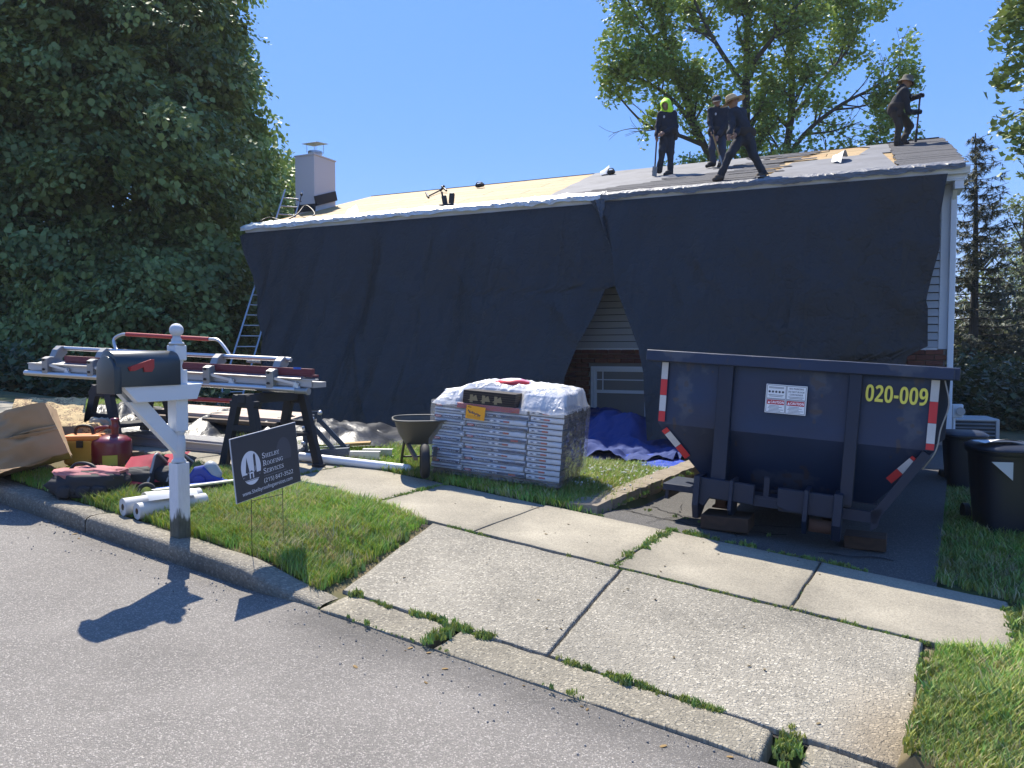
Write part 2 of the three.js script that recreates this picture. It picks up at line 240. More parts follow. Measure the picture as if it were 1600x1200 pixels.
// ---------------------------------------------------------------- ground, road, kerb, slabs
function axis(a, b, fineA, fineB, step, coarse) { const o = []; for (let x = a; x < fineA - 1e-6; x = Math.min(fineA, x + coarse * Math.max(1, (fineA - x) / 8))) o.push(x); for (let x = fineA; x < fineB - 1e-6; x += step) o.push(x); o.push(fineB); for (let x = fineB; x < b - 1e-6;) { x = Math.min(b, x + coarse * Math.max(1, (x - fineB) / 8)); o.push(x); } return o; }
function sheet(us, vs, yf, cf) {
  const p = [], c = [], uv = [], idx = [], n = us.length;
  for (const v of vs) for (const u of us) { const q = W(u, v, yf(u, v)); p.push(q.x, q.y, q.z); uv.push(u, v); c.push(...cf(u, v)); }
  for (let j = 0; j < vs.length - 1; j++) for (let i = 0; i < n - 1; i++) { const a = j * n + i, b = a + 1, d = a + n, e = d + 1; idx.push(a, b, d, b, e, d); }
  const g = new THREE.BufferGeometry(); g.setAttribute('position', new THREE.Float32BufferAttribute(p, 3)); g.setAttribute('uv', new THREE.Float32BufferAttribute(uv, 2)); g.setAttribute('color', new THREE.Float32BufferAttribute(c, 3)); g.setIndex(idx); g.computeVertexNormals(); return g;
}
const slabZone = (u, v) => (v > 4.66 && v < 5.87 && u < 0.34) || (v > 3.32 && v <= 4.7 && u > -3.02 - (v - 3.39) * 0.222 && u < -0.14);
{
  const us = axis(-150, 120, -12, 3.5, 0.09, 0.6), vs = axis(-90, 160, 2.6, 13, 0.07, 0.6);
  struct('ground', sheet(us, vs, (u, v) => v < KERB + 0.1 || (v < 3.36 && u > -3.0 && u < 0.0) ? plane(u) - 0.32 : slabZone(u, v) ? plane(u) - 0.13 : inDrive(u, v) ? driveY(u, v) - 0.05 : lawnY(u, v) - 0.012 - (v < 4.7 && u > -3.7 && u < -1 ? 0.015 : 0),
    (u, v) => { const f = fbm(u * 0.7, v * 0.7, 1, 4), b = fbm(u * 4, v * 4, 2, 3), e = v < 4.7 && u > -0.35 && u < 0.25 ? 1 : smooth(-2.9, -3.5, u) * smooth(-4.2, -3.6, u) * (v < 4.7 ? 1 : 0); const dirt = clamp(e * 0.9 + smooth(0.56, 0.7, b) * 0.6 + (u < -5.3 && v < 4.7 ? 0.7 : 0)); const g = [0.045 + 0.03 * f, 0.062 + 0.03 * f, 0.02], d = [0.13 + 0.06 * b, 0.1 + 0.045 * b, 0.065]; return g.map((x, k) => lerp(x, d[k], dirt)); }), M.soil);
  const rus = axis(-120, 90, -9, 3, 0.16, 0.7), rvs = axis(-14, 3.14, -1, 3.14, 0.16, 0.7);
  struct('road', sheet(rus, rvs, roadY, (u, v) => { const f = fbm(u * 0.55, v * 0.55, 5, 4), e = smooth(2.72, 3.1, v + 0.16 * (fbm(u * 3, 0, 7, 3) - 0.5)), s = fbm(u * 2.5, v * 2.5, 8, 3); let k = 0.86 + 0.5 * (f - 0.4) + 0.2 * (s - 0.5) - 0.1 * smooth(0.58, 0.7, fbm(u * 0.9 + 7, v * 1.4, 15, 4)) + 0.07 * Math.exp(-((v - 1.5) ** 2) / 0.25); k *= 1 - 0.42 * e * (u > -3.1 ? 1 : 0.45); return [k * 1.0, k * 0.985, k * 0.98]; }), M.asphalt);
  const far = sheet(axis(-120, 90, -9, 3, 0.5, 1), [-40, -30, -20, -16, -14.05], (u, v) => plane(u) - 0.02, () => [0.05, 0.07, 0.022]);
  struct('verge', far, M.soil);
}
function slabGeo(corner, yf, nu, nv, tone, thick = 0.1, rough = 0.004, bev = 0.006) { // corner(s, t) -> [u, v]
  const p = [], c = [], uv = [], idx = [], w = nu + 3, st = [-1, ...Array.from({ length: nu + 1 }, (_, i) => i), nu + 1];
  const tv = [-1, ...Array.from({ length: nv + 1 }, (_, i) => i), nv + 1];
  for (const j of tv) for (const i of st) {
    const pos = (k, n) => k <= 0 ? 0 : k >= n ? 1 : k === 1 ? 0.012 : k === n - 1 ? 0.988 : k / n, s = pos(i, nu), t = pos(j, nv), skirt = i < 0 || j < 0 || i > nu || j > nv, edge = i <= 0 || j <= 0 || i >= nu || j >= nv;
    let [u, v] = corner(s, t); const q0 = fbm(u * 9, v * 9, 4, 3) - 0.5;
    if (edge) { u += 0.012 * (fbm(u * 6, v * 6, 11, 3) - 0.5); v += 0.012 * (fbm(u * 6, v * 6, 12, 3) - 0.5); }
    const y = yf(u, v, s, t) + rough * q0 * 2 - (edge ? bev * (0.4 + 0.9 * noise3(u * 7, v * 7, 3)) : 0) - (skirt ? thick : 0), q = W(u, v, y);
    p.push(q.x, q.y, q.z); uv.push(u, v); c.push(...tone(u, v, s, t));
  }
  for (let j = 0; j < tv.length - 1; j++) for (let i = 0; i < w - 1; i++) { const a = j * w + i, b = a + 1, d = a + w, e = d + 1; idx.push(a, b, d, b, e, d); }
  const g = new THREE.BufferGeometry(); g.setAttribute('position', new THREE.Float32BufferAttribute(p, 3)); g.setAttribute('uv', new THREE.Float32BufferAttribute(uv, 2)); g.setAttribute('color', new THREE.Float32BufferAttribute(c, 3)); g.setIndex(idx); g.computeVertexNormals(); return g;
}
const quad = (a, b, c, d) => (s, t) => [lerp(lerp(a[0], b[0], s), lerp(d[0], c[0], s), t), lerp(lerp(a[1], b[1], s), lerp(d[1], c[1], s), t)];
function holder(name) { const o = new THREE.Group(); o.name = name; o.userData.kind = 'structure'; scene.add(o); return o; }
const joints = [0.31, -0.83, -1.96, -3.07, -4.12, -5.26, -6.4, -7.52, -8.66, -9.8, -10.9, -12, -13.1, -14.2];
{
  const side = holder('sidewalk'), r = rngOf(3);
  for (let k = 0; k < joints.length - 1; k++) {
    const a = joints[k + 1] + 0.006, b = joints[k] - 0.006, t0 = 0.93 + 0.14 * r(), e1 = (r() - 0.5) * 0.012, e2 = (r() - 0.5) * 0.012;
    part('slab', slabGeo(quad([a, 4.712], [b, 4.712], [b, 5.845], [a, 5.845]), (u, v, s, t) => plane(u) + e1 * (s - 0.5) + e2 * (t - 0.5), 16, 16, (u, v, s, t) => { const f = fbm(u * 1.6, v * 1.6, 21, 4), ed = Math.min(s, 1 - s, t, 1 - t), q = t0 * (0.86 + 0.4 * (f - 0.35)) * (1 - 0.18 * smooth(0.07, 0, ed)); return [q * 1.02, q, q * 0.97]; }), M.fineC, side);
  }
  const ap = holder('driveway_apron'), ay = (u, v, s, t) => plane(u) - 0.006 - 0.088 * Math.pow(1 - t, 1.25);
  const tone = (u, v, s, t) => { const f = fbm(u * 1.3, v * 1.3, 24, 4), g = fbm(u * 3.2, v * 3.2, 25, 3), rightDirt = smooth(-0.55, -0.2, u) * smooth(4.3, 3.5, v); let q = 0.83 + 0.5 * (f - 0.45) + 0.16 * (g - 0.5); q *= 1 - 0.2 * smooth(0.82, 1, t) * g * 2 * 0.5; return [q * lerp(1, 0.8, rightDirt), q * lerp(0.99, 0.7, rightDirt), q * lerp(0.97, 0.58, rightDirt)]; };
  part('slab', slabGeo(quad([-3.14, 3.395], [-1.77, 3.39], [-1.9, 4.695], [-3.42, 4.69]), ay, 24, 20, tone, 0.12, 0.006), M.conc, ap);
  part('slab', slabGeo(quad([-1.757, 3.39], [-0.14, 3.385], [-0.14, 4.698], [-1.888, 4.695]), ay, 24, 20, tone, 0.12, 0.006), M.conc, ap);
  // dark joint filler under the gaps
  struct('joint_filler', sheet(axis(-14.2, 0.3, -9, 0.3, 0.2, 0.5), [3.36, 3.9, 4.4, 4.68, 5.3, 5.83], (u, v) => plane(u) - 0.03 - 0.09 * clamp((4.66 - v) / 1.25), (u) => [0.045, 0.036, 0.026]), M.soil);
  const kerb = holder('kerb'), kseg = [-3.1, -5.25, -7.6, -10, -12.4, -14.8, -17.2, -19.6];
  const kp = [[3.105, -0.24], [3.1, -0.1], [3.102, -0.03], [3.115, -0.008], [3.14, 0], [3.2, 0.002], [3.265, -0.002], [3.285, -0.02], [3.29, -0.2]];
  for (let k = 0; k < kseg.length - 1; k++) {
    const b = kseg[k] - (k ? 0.006 : 0), a = kseg[k + 1] + 0.006, n = 34, pp = [], cc = [], uu = [], ii = [];
    for (let i = 0; i <= n; i++) { const u = lerp(a, b, i / n), drop = k ? 0 : 0.1 * smooth(-3.75, -3.12, u), endIn = (i === 0 || i === n) ? 0.012 : 0;
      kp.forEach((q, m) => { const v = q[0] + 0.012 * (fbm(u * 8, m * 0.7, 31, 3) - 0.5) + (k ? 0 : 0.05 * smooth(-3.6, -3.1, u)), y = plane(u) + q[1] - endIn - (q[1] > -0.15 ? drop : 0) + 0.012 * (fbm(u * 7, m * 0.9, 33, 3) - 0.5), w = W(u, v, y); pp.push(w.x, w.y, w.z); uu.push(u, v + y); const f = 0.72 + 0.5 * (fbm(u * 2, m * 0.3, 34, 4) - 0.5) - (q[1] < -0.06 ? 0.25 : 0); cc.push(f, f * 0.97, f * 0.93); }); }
    for (let i = 0; i < n; i++) for (let m = 0; m < kp.length - 1; m++) { const A = i * kp.length + m, B = A + kp.length; ii.push(A, B, A + 1, B, B + 1, A + 1); }
    const g = new THREE.BufferGeometry(); g.setAttribute('position', new THREE.Float32BufferAttribute(pp, 3)); g.setAttribute('uv', new THREE.Float32BufferAttribute(uu, 2)); g.setAttribute('color', new THREE.Float32BufferAttribute(cc, 3)); g.setIndex(ii); g.computeVertexNormals();
    part('kerb_stone', g, M.conc, kerb);
  }
  const seg2 = [[-3.07, -2.36], [-2.29, -0.66], [-0.52, 0.35], [0.42, 2.2], [2.25, 4.4]];
  seg2.forEach(([a, b], k) => part('dropped_kerb_stone', slabGeo(quad([a, 3.13], [b, 3.13], [b, 3.37], [a, 3.37]), (u, v, s, t) => plane(u) - 0.098 - (1 - t) * 0.012 + 0.012 * (fbm(u * 5, v * 5, 44, 3) - 0.5) - (k === 2 ? 0.012 : 0) + (k > 2 ? 0.05 : 0), 26, 6, (u, v) => { const f = 0.78 + 0.5 * (fbm(u * 3, v * 3, 41, 4) - 0.5); return [f, f * 0.97, f * 0.9]; }, 0.08, 0.009, 0.016), M.conc, kerb));
  // driveway of sealed asphalt, cracked
  const dus = axis(DRV0, DRV1, DRV0, DRV1, 0.12, 1), dvs = axis(5.86, 15.5, 5.86, 9, 0.12, 0.5);
  struct('driveway', sheet(dus, dvs, (u, v) => driveY(u, v) + 0.006 * (fbm(u * 3, v * 3, 51, 3) - 0.5), (u, v) => { const f = 0.3 + 0.22 * (fbm(u * 1.2, v * 1.2, 52, 4) - 0.4); return [f * 0.98, f, f * 1.05]; }), M.drive);
  const dw = scene.getObjectByName('driveway'), r2 = rngOf(19), cr = [];
  const crack = (pts) => { for (let k = 0; k < pts.length - 1; k++) { const n = 14; let prev = null; for (let i = 0; i <= n; i++) { const t = i / n, u = lerp(pts[k][0], pts[k + 1][0], t) + 0.05 * (fbm(t * 6 + k * 9, 1, 3, 3) - 0.5), v = lerp(pts[k][1], pts[k + 1][1], t) + 0.09 * (fbm(t * 7 + k * 5, 2, 3, 3) - 0.5), w = 0.005 + 0.008 * noise3(t * 9, k, 2), q = [W(u, v - w, driveY(u, v) + 0.007), W(u, v + w, driveY(u, v) + 0.007)]; if (prev) cr.push([prev[0], q[0], prev[1]], [q[0], q[1], prev[1]]); prev = q; } } };
  crack([[-2.6, 6.35], [-1.9, 6.2], [-1.2, 6.5]]); crack([[-2.5, 6.9], [-2.1, 6.6], [-1.6, 6.65], [-1.0, 7.0]]); crack([[-2.2, 5.95], [-2.1, 6.5], [-2.3, 7.2]]); crack([[-1.5, 6.0], [-1.6, 6.6]]); crack([[-0.9, 6.1], [-0.4, 6.3]]);
  const g = new THREE.BufferGeometry().setFromPoints(cr.flat()); g.computeVertexNormals(); part('crack_line', g, M.crack, dw);
}

// ---------------------------------------------------------------- grass, weeds
const bladeM = Phy([1, 1, 1], { roughness: 0.6, transmission: 0.38, thickness: 0, side: 2 });
function tuft(seed, n, h, spread, w) {
  const r = rngOf(seed), p = [], idx = [];
  for (let k = 0; k < n; k++) {
    const a = r() * 6.283, x = spread * (r() - 0.5), z = spread * (r() - 0.5), H = h * rr(r, 0.55, 1.15), lean = H * rr(r, 0.15, 0.75), ww = w * rr(r, 0.7, 1.3), cx = Math.cos(a), cz = Math.sin(a), t = a + 1.57 + rr(r, -0.6, 0.6), tx = Math.cos(t) * ww / 2, tz = Math.sin(t) * ww / 2, o = p.length / 3;
    p.push(x - tx, 0, z - tz, x + tx, 0, z + tz, x + cx * lean * 0.35 - tx * 0.9, H * 0.6, z + cz * lean * 0.35 - tz * 0.9, x + cx * lean * 0.35 + tx * 0.9, H * 0.6, z + cz * lean * 0.35 + tz * 0.9, x + cx * lean, H * rr(r, 0.85, 1), z + cz * lean);
    idx.push(o, o + 1, o + 2, o + 1, o + 3, o + 2, o + 2, o + 3, o + 4);
  }
  const g = new THREE.BufferGeometry(); g.setAttribute('position', new THREE.Float32BufferAttribute(p, 3)); g.setIndex(idx); g.computeVertexNormals(); return g;
}
const DUM = new THREE.Object3D();
function scatter(name, geo, mat, spots, label, category, parent) { // spots: {p, s, ry, c, rx}
  const m = new THREE.InstancedMesh(geo, mat, spots.length); m.name = parent ? name : numbered(name); m.castShadow = m.receiveShadow = true;
  const c = new THREE.Color();
  spots.forEach((q, i) => { DUM.position.copy(q.p); DUM.rotation.set(q.rx || 0, q.ry || 0, q.rz || 0, 'YXZ'); const s = q.s || 1; Array.isArray(s) ? DUM.scale.set(...s) : DUM.scale.setScalar(s); DUM.updateMatrix(); m.setMatrixAt(i, DUM.matrix); m.setColorAt(i, c.setRGB(...q.c)); });
  (parent || scene).add(m); stuffOf(m); if (label) tag(m, label, category); return m;
}
function grassSpots(seed, n, uR, vR, ok, tone) {
  const r = rngOf(seed), o = [];
  for (let k = 0; k < n; k++) {
    const u = rr(r, ...uR), v = rr(r, ...vR), d = ok(u, v, r); if (!d) continue;
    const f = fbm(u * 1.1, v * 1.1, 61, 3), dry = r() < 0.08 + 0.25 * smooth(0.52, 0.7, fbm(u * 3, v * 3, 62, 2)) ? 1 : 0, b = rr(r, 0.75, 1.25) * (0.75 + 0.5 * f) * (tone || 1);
    const c = dry ? [0.55 * b, 0.47 * b, 0.22 * b] : [lerp(0.2, 0.42, r()) * b, lerp(0.36, 0.48, f) * b, 0.06 * b];
    o.push({ p: W(u, v, groundY(u, v) - 0.008), s: rr(r, 0.7, 1.25) * (d === true ? 1 : d), ry: r() * 6.28, c });
  }
  return o;
}
const apL = v => -3.18 - (v - 3.25) * 0.178;                 // left edge of the apron
{
  const patch = (u, v, k) => fbm(u * k, v * k, 71, 3);
  scatter('grass_strip', tuft(1, 7, 0.095, 0.06, 0.0075), bladeM, grassSpots(11, 21000, [-6.6, -3.15], [3.3, 4.69], (u, v, r) => {
    const e = apL(v) - u; if (e < 0.02) return false;
    let k = Math.min(1, 0.3 + e * 1.6, 0.22 + (v - 3.28) * 2.2 + 0.5 * patch(u, v, 6)); if (u < -5.2 && v > 3.55) k *= 0.25 + 0.5 * (v > 4.4); if (u < -5.75) k *= 0.35;
    if (r() > k + 0.25 || (patch(u, v, 3) > 0.62 && r() < 0.55)) return false; return 0.55 + 0.75 * k * patch(u, v, 2);
  }), 'bright uncut grass on the verge strip round the mailbox and yard sign', 'grass');
  scatter('lawn_grass', tuft(2, 8, 0.08, 0.09, 0.008), bladeM, grassSpots(12, 36000, [-11, -2.68], [5.88, 10.2], (u, v, r) => r() < 0.3 + 0.7 * smooth(9.8, 8.5, v)), 'front lawn grass behind the sidewalk around the shingle pallet', 'grass');
  scatter('corner_grass', tuft(3, 7, 0.12, 0.07, 0.0075), bladeM, grassSpots(13, 13500, [-0.16, 2.2], [3.3, 4.72], (u, v, r) => { const e = u + 0.1 + 0.06 * (patch(u, v, 5) - 0.5) * 2; return e < 0 ? false : u < 0.3 && v > 4.66 ? false : (0.4 + 0.5 * Math.min(1, e * 3)) * (0.55 + 0.9 * patch(u, v, 4)); }, 0.95), 'lush grass in the near right corner beside the apron', 'grass');
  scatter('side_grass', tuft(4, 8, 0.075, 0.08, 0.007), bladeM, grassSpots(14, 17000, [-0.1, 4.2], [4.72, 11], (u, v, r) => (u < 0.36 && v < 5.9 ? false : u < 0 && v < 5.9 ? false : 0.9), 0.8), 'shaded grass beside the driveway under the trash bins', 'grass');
  // weeds in the joints
  const leafy = [], r = rngOf(22), run = (u0, v0, u1, v1, n, w, thr, s = 1, off) => { for (let k = 0; k < n; k++) { const t = r(), u = lerp(u0, u1, t) + w * (r() - 0.5), v = lerp(v0, v1, t) + w * (r() - 0.5); if (fbm(u * 2.6 + 5, v * 2.6, 91, 3) < thr) continue; const b = rr(r, 0.7, 1.3); leafy.push({ p: W(u, v, off === undefined ? plane(u) - 0.02 - 0.085 * clamp((4.66 - v) / 1.25) : lawnY(u, v) + off), s: s * rr(r, 0.3, 1.15) * (0.5 + fbm(u * 9, v * 9, 95, 2)), ry: r() * 6.28, c: [lerp(0.18, 0.3, r()) * b, 0.32 * b, 0.06 * b] }); } };
  run(-3.05, 3.385, 0.3, 3.38, 560, 0.04, 0.4, 0.75); run(-3.4, 4.702, 0.2, 4.702, 420, 0.025, 0.42, 0.5); run(-4.12, 4.7, -4.12, 5.85, 170, 0.06, 0.3, 0.8); run(-1.96, 4.7, -1.96, 5.86, 170, 0.07, 0.3, 0.8); run(-0.83, 4.7, -0.83, 5.8, 14, 0.02, 0.5, 0.5);
  run(-5.26, 4.7, -5.26, 5.85, 90, 0.05, 0.3, 0.7); run(-2.6, 5.88, -0.2, 5.88, 260, 0.07, 0.4, 0.8); run(-2.33, 3.14, -2.33, 3.4, 34, 0.07, 0.1, 0.8); run(-0.58, 3.14, -0.58, 3.4, 40, 0.1, 0.1, 0.7); run(0.33, 4.7, 0.33, 5.9, 130, 0.1, 0.3);
  run(-2.5, 6.45, -1.3, 6.35, 70, 0.09, 0.46, 0.6); run(-3.15, 3.12, -0.3, 3.12, 60, 0.03, 0.55, 0.5); run(-2.66, 5.9, -2.6, 8.5, 120, 0.09, 0.35, 0.8); run(-3.35, 3.45, -3.55, 4.5, 260, 0.2, 0.36, 1.5, -0.05); run(-0.1, 3.4, -0.1, 4.6, 60, 0.08, 0.4, 1, -0.02);
  scatter('joint_weeds', tuft(5, 12, 0.055, 0.05, 0.013), bladeM, leafy, 'small green weeds growing in the slab joints and kerb cracks', 'weeds');
  const gr = []; for (let k = 0; k < 420; k++) { const u = rr(r, -8, 1.5), v = 3.09 - Math.pow(r(), 2.5) * 0.4 - (u > -3.1 ? 0 : 0.02), b = rr(r, 0.5, 1.2), lf = r() < 0.1; gr.push({ p: W(u, v, roadY(u, v) + 0.003), s: lf ? [0.016 * b, 0.002, 0.009 * b] : rr(r, 0.002, 0.0065), ry: r() * 6.28, rz: rr(r, -0.3, 0.3), c: lf ? [0.2 * b, 0.13 * b, 0.05 * b] : [0.3 * b, 0.28 * b, 0.25 * b] }); }
  for (let k = 0; k < 50; k++) { const u = rr(r, -4, 0.2), v = rr(r, 3.5, 5.8), b = rr(r, 0.5, 1.2), y = v > 4.7 ? plane(u) : plane(u) - 0.006 - 0.088 * Math.pow(1 - clamp((v - 3.39) / 1.26), 1.25); if (u < -3.1 && v < 4.7) continue; gr.push({ p: W(u, v, y + 0.004), s: [0.012 * b, 0.0025, 0.007 * b], ry: r() * 6.28, rz: rr(r, -0.3, 0.3), c: [0.16 * b, 0.12 * b, 0.06 * b] }); }
  scatter('gutter_grit', new THREE.IcosahedronGeometry(1, 0), S(0xffffff, { roughness: 0.95 }), gr, 'loose grit and bits of dry leaf along the gutter and on the slabs', 'grit');
  const cl = []; for (let k = 0; k < 170; k++) { const u = rr(r, -3.6, -2.7), v = rr(r, 6.6, 9.2); cl.push({ p: W(u, v, lawnY(u, v) + rr(r, 0.04, 0.08)), s: rr(r, 0.7, 1.2), c: [0.62, 0.62, 0.55] }); }
  scatter('clover_flowers', new THREE.IcosahedronGeometry(0.011, 0), S(0xffffff, { roughness: 0.9 }), cl, 'white clover flowers dotting the lawn right of the pallet', 'flowers');
}
// ---------------------------------------------------------------- the house
const HTH = -24.9 * deg, HO = V(6.94, 0, -12.3);
const hq = new THREE.Quaternion().setFromAxisAngle(V(0, 1, 0), HTH), hqi = hq.clone().invert();
const hW = (x, y, z) => V(x, y, z).applyQuaternion(hq).add(HO);            // house frame -> world
const hL = p => p.clone().sub(HO).applyQuaternion(hqi);
function hRay(px, py) { return { o: hL(V(0, EYE, 0)), d: ray(px, py).applyQuaternion(hqi) }; }
function hAt(px, py, z) { const { o, d } = hRay(px, py), t = (z - o.z) / d.z; return V(o.x + d.x * t, o.y + d.y * t, z); } // onto a plane parallel to the front wall
const YE = 4.43, ZE = 0.36, RUN = 4.87, RISE = 1.57, SL = RISE / RUN, SLEN = Math.hypot(RUN, RISE), XL = -14.22, XR = 0.17;
const roofP = (x, t, dn = 0) => { const k = t / SLEN; return V(x, YE + RISE * k + dn * RUN / SLEN, ZE - RUN * k + dn * RISE / SLEN); };
function roofAt(px, py) { const { o, d } = hRay(px, py), n = V(0, RUN, RISE).normalize(), q = V(0, YE, ZE), t = q.clone().sub(o).dot(n) / d.dot(n), p = o.clone().add(d.clone().multiplyScalar(t)); return [p.x, (ZE - p.z) / RUN * SLEN]; }
const roofW = (px, py, dn = 0) => { const [x, t] = roofAt(px, py); return hL2W(roofP(x, t, dn)); };
const hL2W = p => hW(p.x, p.y, p.z);
const house = thing('house', 'two storey house with white siding over brick, front hung with black tarps', 'house', HO);
house.rotation.y = HTH;
{
  const WL = -13.95, BT = 1.6, ET = 4.2, r = rngOf(5);
  part('wall_core', [B3(WL, 0, -0.6, ET, -9.0, -0.16)], M.mortar, house);
  // brick of the lower storey, laid singly where it shows
  const bw = part('brick_wall', [B3(WL, -0.01, -0.6, BT, -0.155, -0.03)], M.mortar, house);
  const ch = 0.0865, bl = 0.262;
  const brickG = [0, 1, 2].map(k => rbox(0.25, 0.075, 0.06, 0.005, 0, 0, 0)), brickE = box(0.12, 0.075, 0.06, 0, 0, 0);
  const bm = [M.brick, M.brick, M.brick2, M.brick, M.brick3];
  const bricks = (x0, x1, y0) => { for (let row = 0; BT - row * ch > y0; row++) for (let x = x0 + (row % 2) * bl / 2; x < x1 - 0.1; x += bl) { let xa = x, xb = x + bl; if (BT - row * ch < 1.36 && BT - row * ch > 0.2) { if (xa > -6.0 && xb < -4.78) continue; if (xa < -6.0 && xb > -6.0) xb = -6.0; if (xa < -4.78 && xb > -4.78) xa = -4.78; } if (xb - xa < 0.05) continue; const m = part('brick', brickG[row % 3], bm[Math.floor(r() * 5)], bw); m.scale.x = (xb - xa) / bl; m.position.set((xa + xb) / 2, BT - row * ch - 0.05, 0.002 + 0.004 * r()); } };
  bricks(-7.2, -4.2, 0.1); bricks(-1.35, -0.05, 0.95);
  // horizontal siding, one board per course
  const prof = [[0, 0], [0.03, 0.004], [0.026, 0.02], [0.004, 0.116], [0, 0.116]], sid = new THREE.ExtrudeGeometry(new THREE.Shape(prof.map(p => new THREE.Vector2(...p))), { depth: -WL - 0.12, bevelEnabled: false });
  sid.rotateY(-Math.PI / 2); sid.scale(1, 1, 1); sid.translate(-0.12, 0, 0); const sg = uvBox(toCreasedNormals(sid, 0.5));
  part('wall_sheathing', B3(WL, -0.13, BT + 0.005, ET, -0.158, -0.012), M.dark, house);
  for (let k = 0; k * 0.127 + BT + 0.02 < ET - 0.05; k++) { const m = part('siding_board', sg, M.siding, house); m.position.set(0, BT + 0.02 + k * 0.127, -0.01); m.scale.z = -1; m.scale.z = 1; }
  part('starter_trim', B3(WL, -0.13, BT - 0.02, BT + 0.018, -0.02, 0.028), M.white, house);
  part('corner_board', [B3(-0.118, 0.03, BT, ET, -0.16, 0.022)], M.white, house);
  const side = part('side_siding', B3(0.002, 0.02, BT, ET + 0.3, -9, -0.162), M.siding, house);
  const gab = new THREE.Shape([[-9, ET], [-0.1, ET], [ZE - RUN, YE + RISE - 0.14]].map(p => new THREE.Vector2(...p)));
  for (const x of [0.0, WL + 0.02]) { const g = new THREE.ExtrudeGeometry(gab, { depth: 0.02, bevelEnabled: false }); g.rotateY(-Math.PI / 2); part('gable_wall', uvBox(g).translate(x, 0, 0), M.siding, house); }
  // downspout at the corner, with its elbows
  part('downspout', [rbox(0.09, 3.75, 0.065, 0.012, 0.045, 2.12, 0.075), bar(V(0.045, 3.97, 0.075), V(0.045, 4.2, 0.3), 0.085, 0.06, V(1, 0, 0)), B3(0.0, 0.09, 1.2, 1.24, 0.03, 0.045), B3(0.0, 0.09, 3.0, 3.04, 0.03, 0.045)], M.white, house);
  // soffit, fascia, gutter
  part('soffit', [B3(XL, XR, YE - 0.235, YE - 0.215, 0.02, ZE - 0.01)], M.white, house);
  part('soffit_return', [B3(0.03, XR - 0.02, YE - 0.36, YE - 0.236, -0.3, ZE - 0.02)], M.white, house);
  const gp = [[0, 0], [0.07, 0], [0.095, 0.05], [0.12, 0.085], [0.12, 0.115], [0.108, 0.115], [0.105, 0.09], [0.06, 0.015], [0.012, 0.015], [0.012, 0.115], [0, 0.115]];
  const gg = new THREE.ExtrudeGeometry(new THREE.Shape(gp.map(p => new THREE.Vector2(...p))), { depth: XR - XL + 0.06, bevelEnabled: false }); gg.rotateY(-Math.PI / 2);
  part('fascia', B3(XL, XR, YE - 0.21, YE - 0.03, ZE - 0.03, ZE - 0.005), M.white, house);
  part('gutter', uvBox(gg).translate(XR + 0.05, YE - 0.15, ZE + 0.002), M.white, house);
  for (const x of [XR - 0.001, XL - 0.024]) { const g = new THREE.ExtrudeGeometry(new THREE.Shape([[ZE, YE - 0.2], [ZE, YE - 0.03], [ZE - RUN, YE + RISE - 0.03], [ZE - 2 * RUN, YE - 0.03], [ZE - 2 * RUN, YE - 0.2], [ZE - RUN, YE + RISE - 0.2]].map(p => new THREE.Vector2(...p))), { depth: 0.025, bevelEnabled: false }); g.rotateY(-Math.PI / 2); part('rake_board', uvBox(g).translate(x + 0.025, 0, 0), M.white, house); }
  // window: frame, sashes, panes, meeting rail
  const wx0 = -5.96, wx1 = -4.82, wy0 = 0.28, wy1 = 1.27, wz = 0.0;
  const win = part('window', [B3(wx0, wx1, wy1 - 0.055, wy1, -0.1, 0.045), B3(wx0, wx0 + 0.055, wy0, wy1 - 0.055, -0.1, 0.045), B3(wx1 - 0.055, wx1, wy0, wy1 - 0.055, -0.1, 0.045), B3(wx0 - 0.04, wx1 + 0.04, wy0 - 0.06, wy0, -0.1, 0.07)], M.white, house);
  const y2 = 0.79;
  part('sash', [B3(wx0 + 0.056, wx1 - 0.056, y2 - 0.03, y2 + 0.03, -0.05, 0.012), B3(wx0 + 0.056, wx0 + 0.1, y2 + 0.03, wy1 - 0.1, -0.05, 0.01), B3(wx1 - 0.1, wx1 - 0.056, y2 + 0.03, wy1 - 0.1, -0.05, 0.01), B3(wx0 + 0.056, wx1 - 0.056, wy1 - 0.1, wy1 - 0.056, -0.05, 0.01)], M.white, win);
  part('sash', [B3(wx0 + 0.056, wx0 + 0.1, wy0 + 0.04, y2 - 0.03, -0.07, -0.01), B3(wx1 - 0.1, wx1 - 0.056, wy0 + 0.04, y2 - 0.03, -0.07, -0.01), B3(wx0 + 0.056, wx1 - 0.056, wy0, wy0 + 0.04, -0.07, -0.01)], M.white, win);
  part('muntin', [B3(wx0 + 0.1, wx1 - 0.1, 1.005, 1.025, -0.035, -0.012), B3(wx0 + 0.21, wx0 + 0.23, y2 + 0.03, 1.005, -0.035, -0.012), B3(wx0 + 0.21, wx0 + 0.23, 1.025, wy1 - 0.1, -0.035, -0.012)], M.white, win);
  const pane = Phy([0.012, 0.014, 0.016], { roughness: 0.03, ior: 1.75, specularIntensity: 1, clearcoat: 1, clearcoatRoughness: 0.02 });
  part('pane', B3(wx0 + 0.1, wx1 - 0.1, y2 + 0.03, wy1 - 0.1, -0.045, -0.036), pane, win); part('pane', B3(wx0 + 0.1, wx1 - 0.1, wy0 + 0.04, y2 - 0.03, -0.06, -0.05), pane, win);
  // basement window head and its white sill block near the right corner
  part('window_hood', extrude([[-1.75, 1.36], [-1.25, 1.36], [-1.25, 1.58], [-1.62, 1.58]], 0.08).translate(0, 0, 0.02), M.white, house);

  // ---- roof: deck panels, felt, old shingles
  const roof = part('roof', extrudeRoof(), M.darkWood, house);
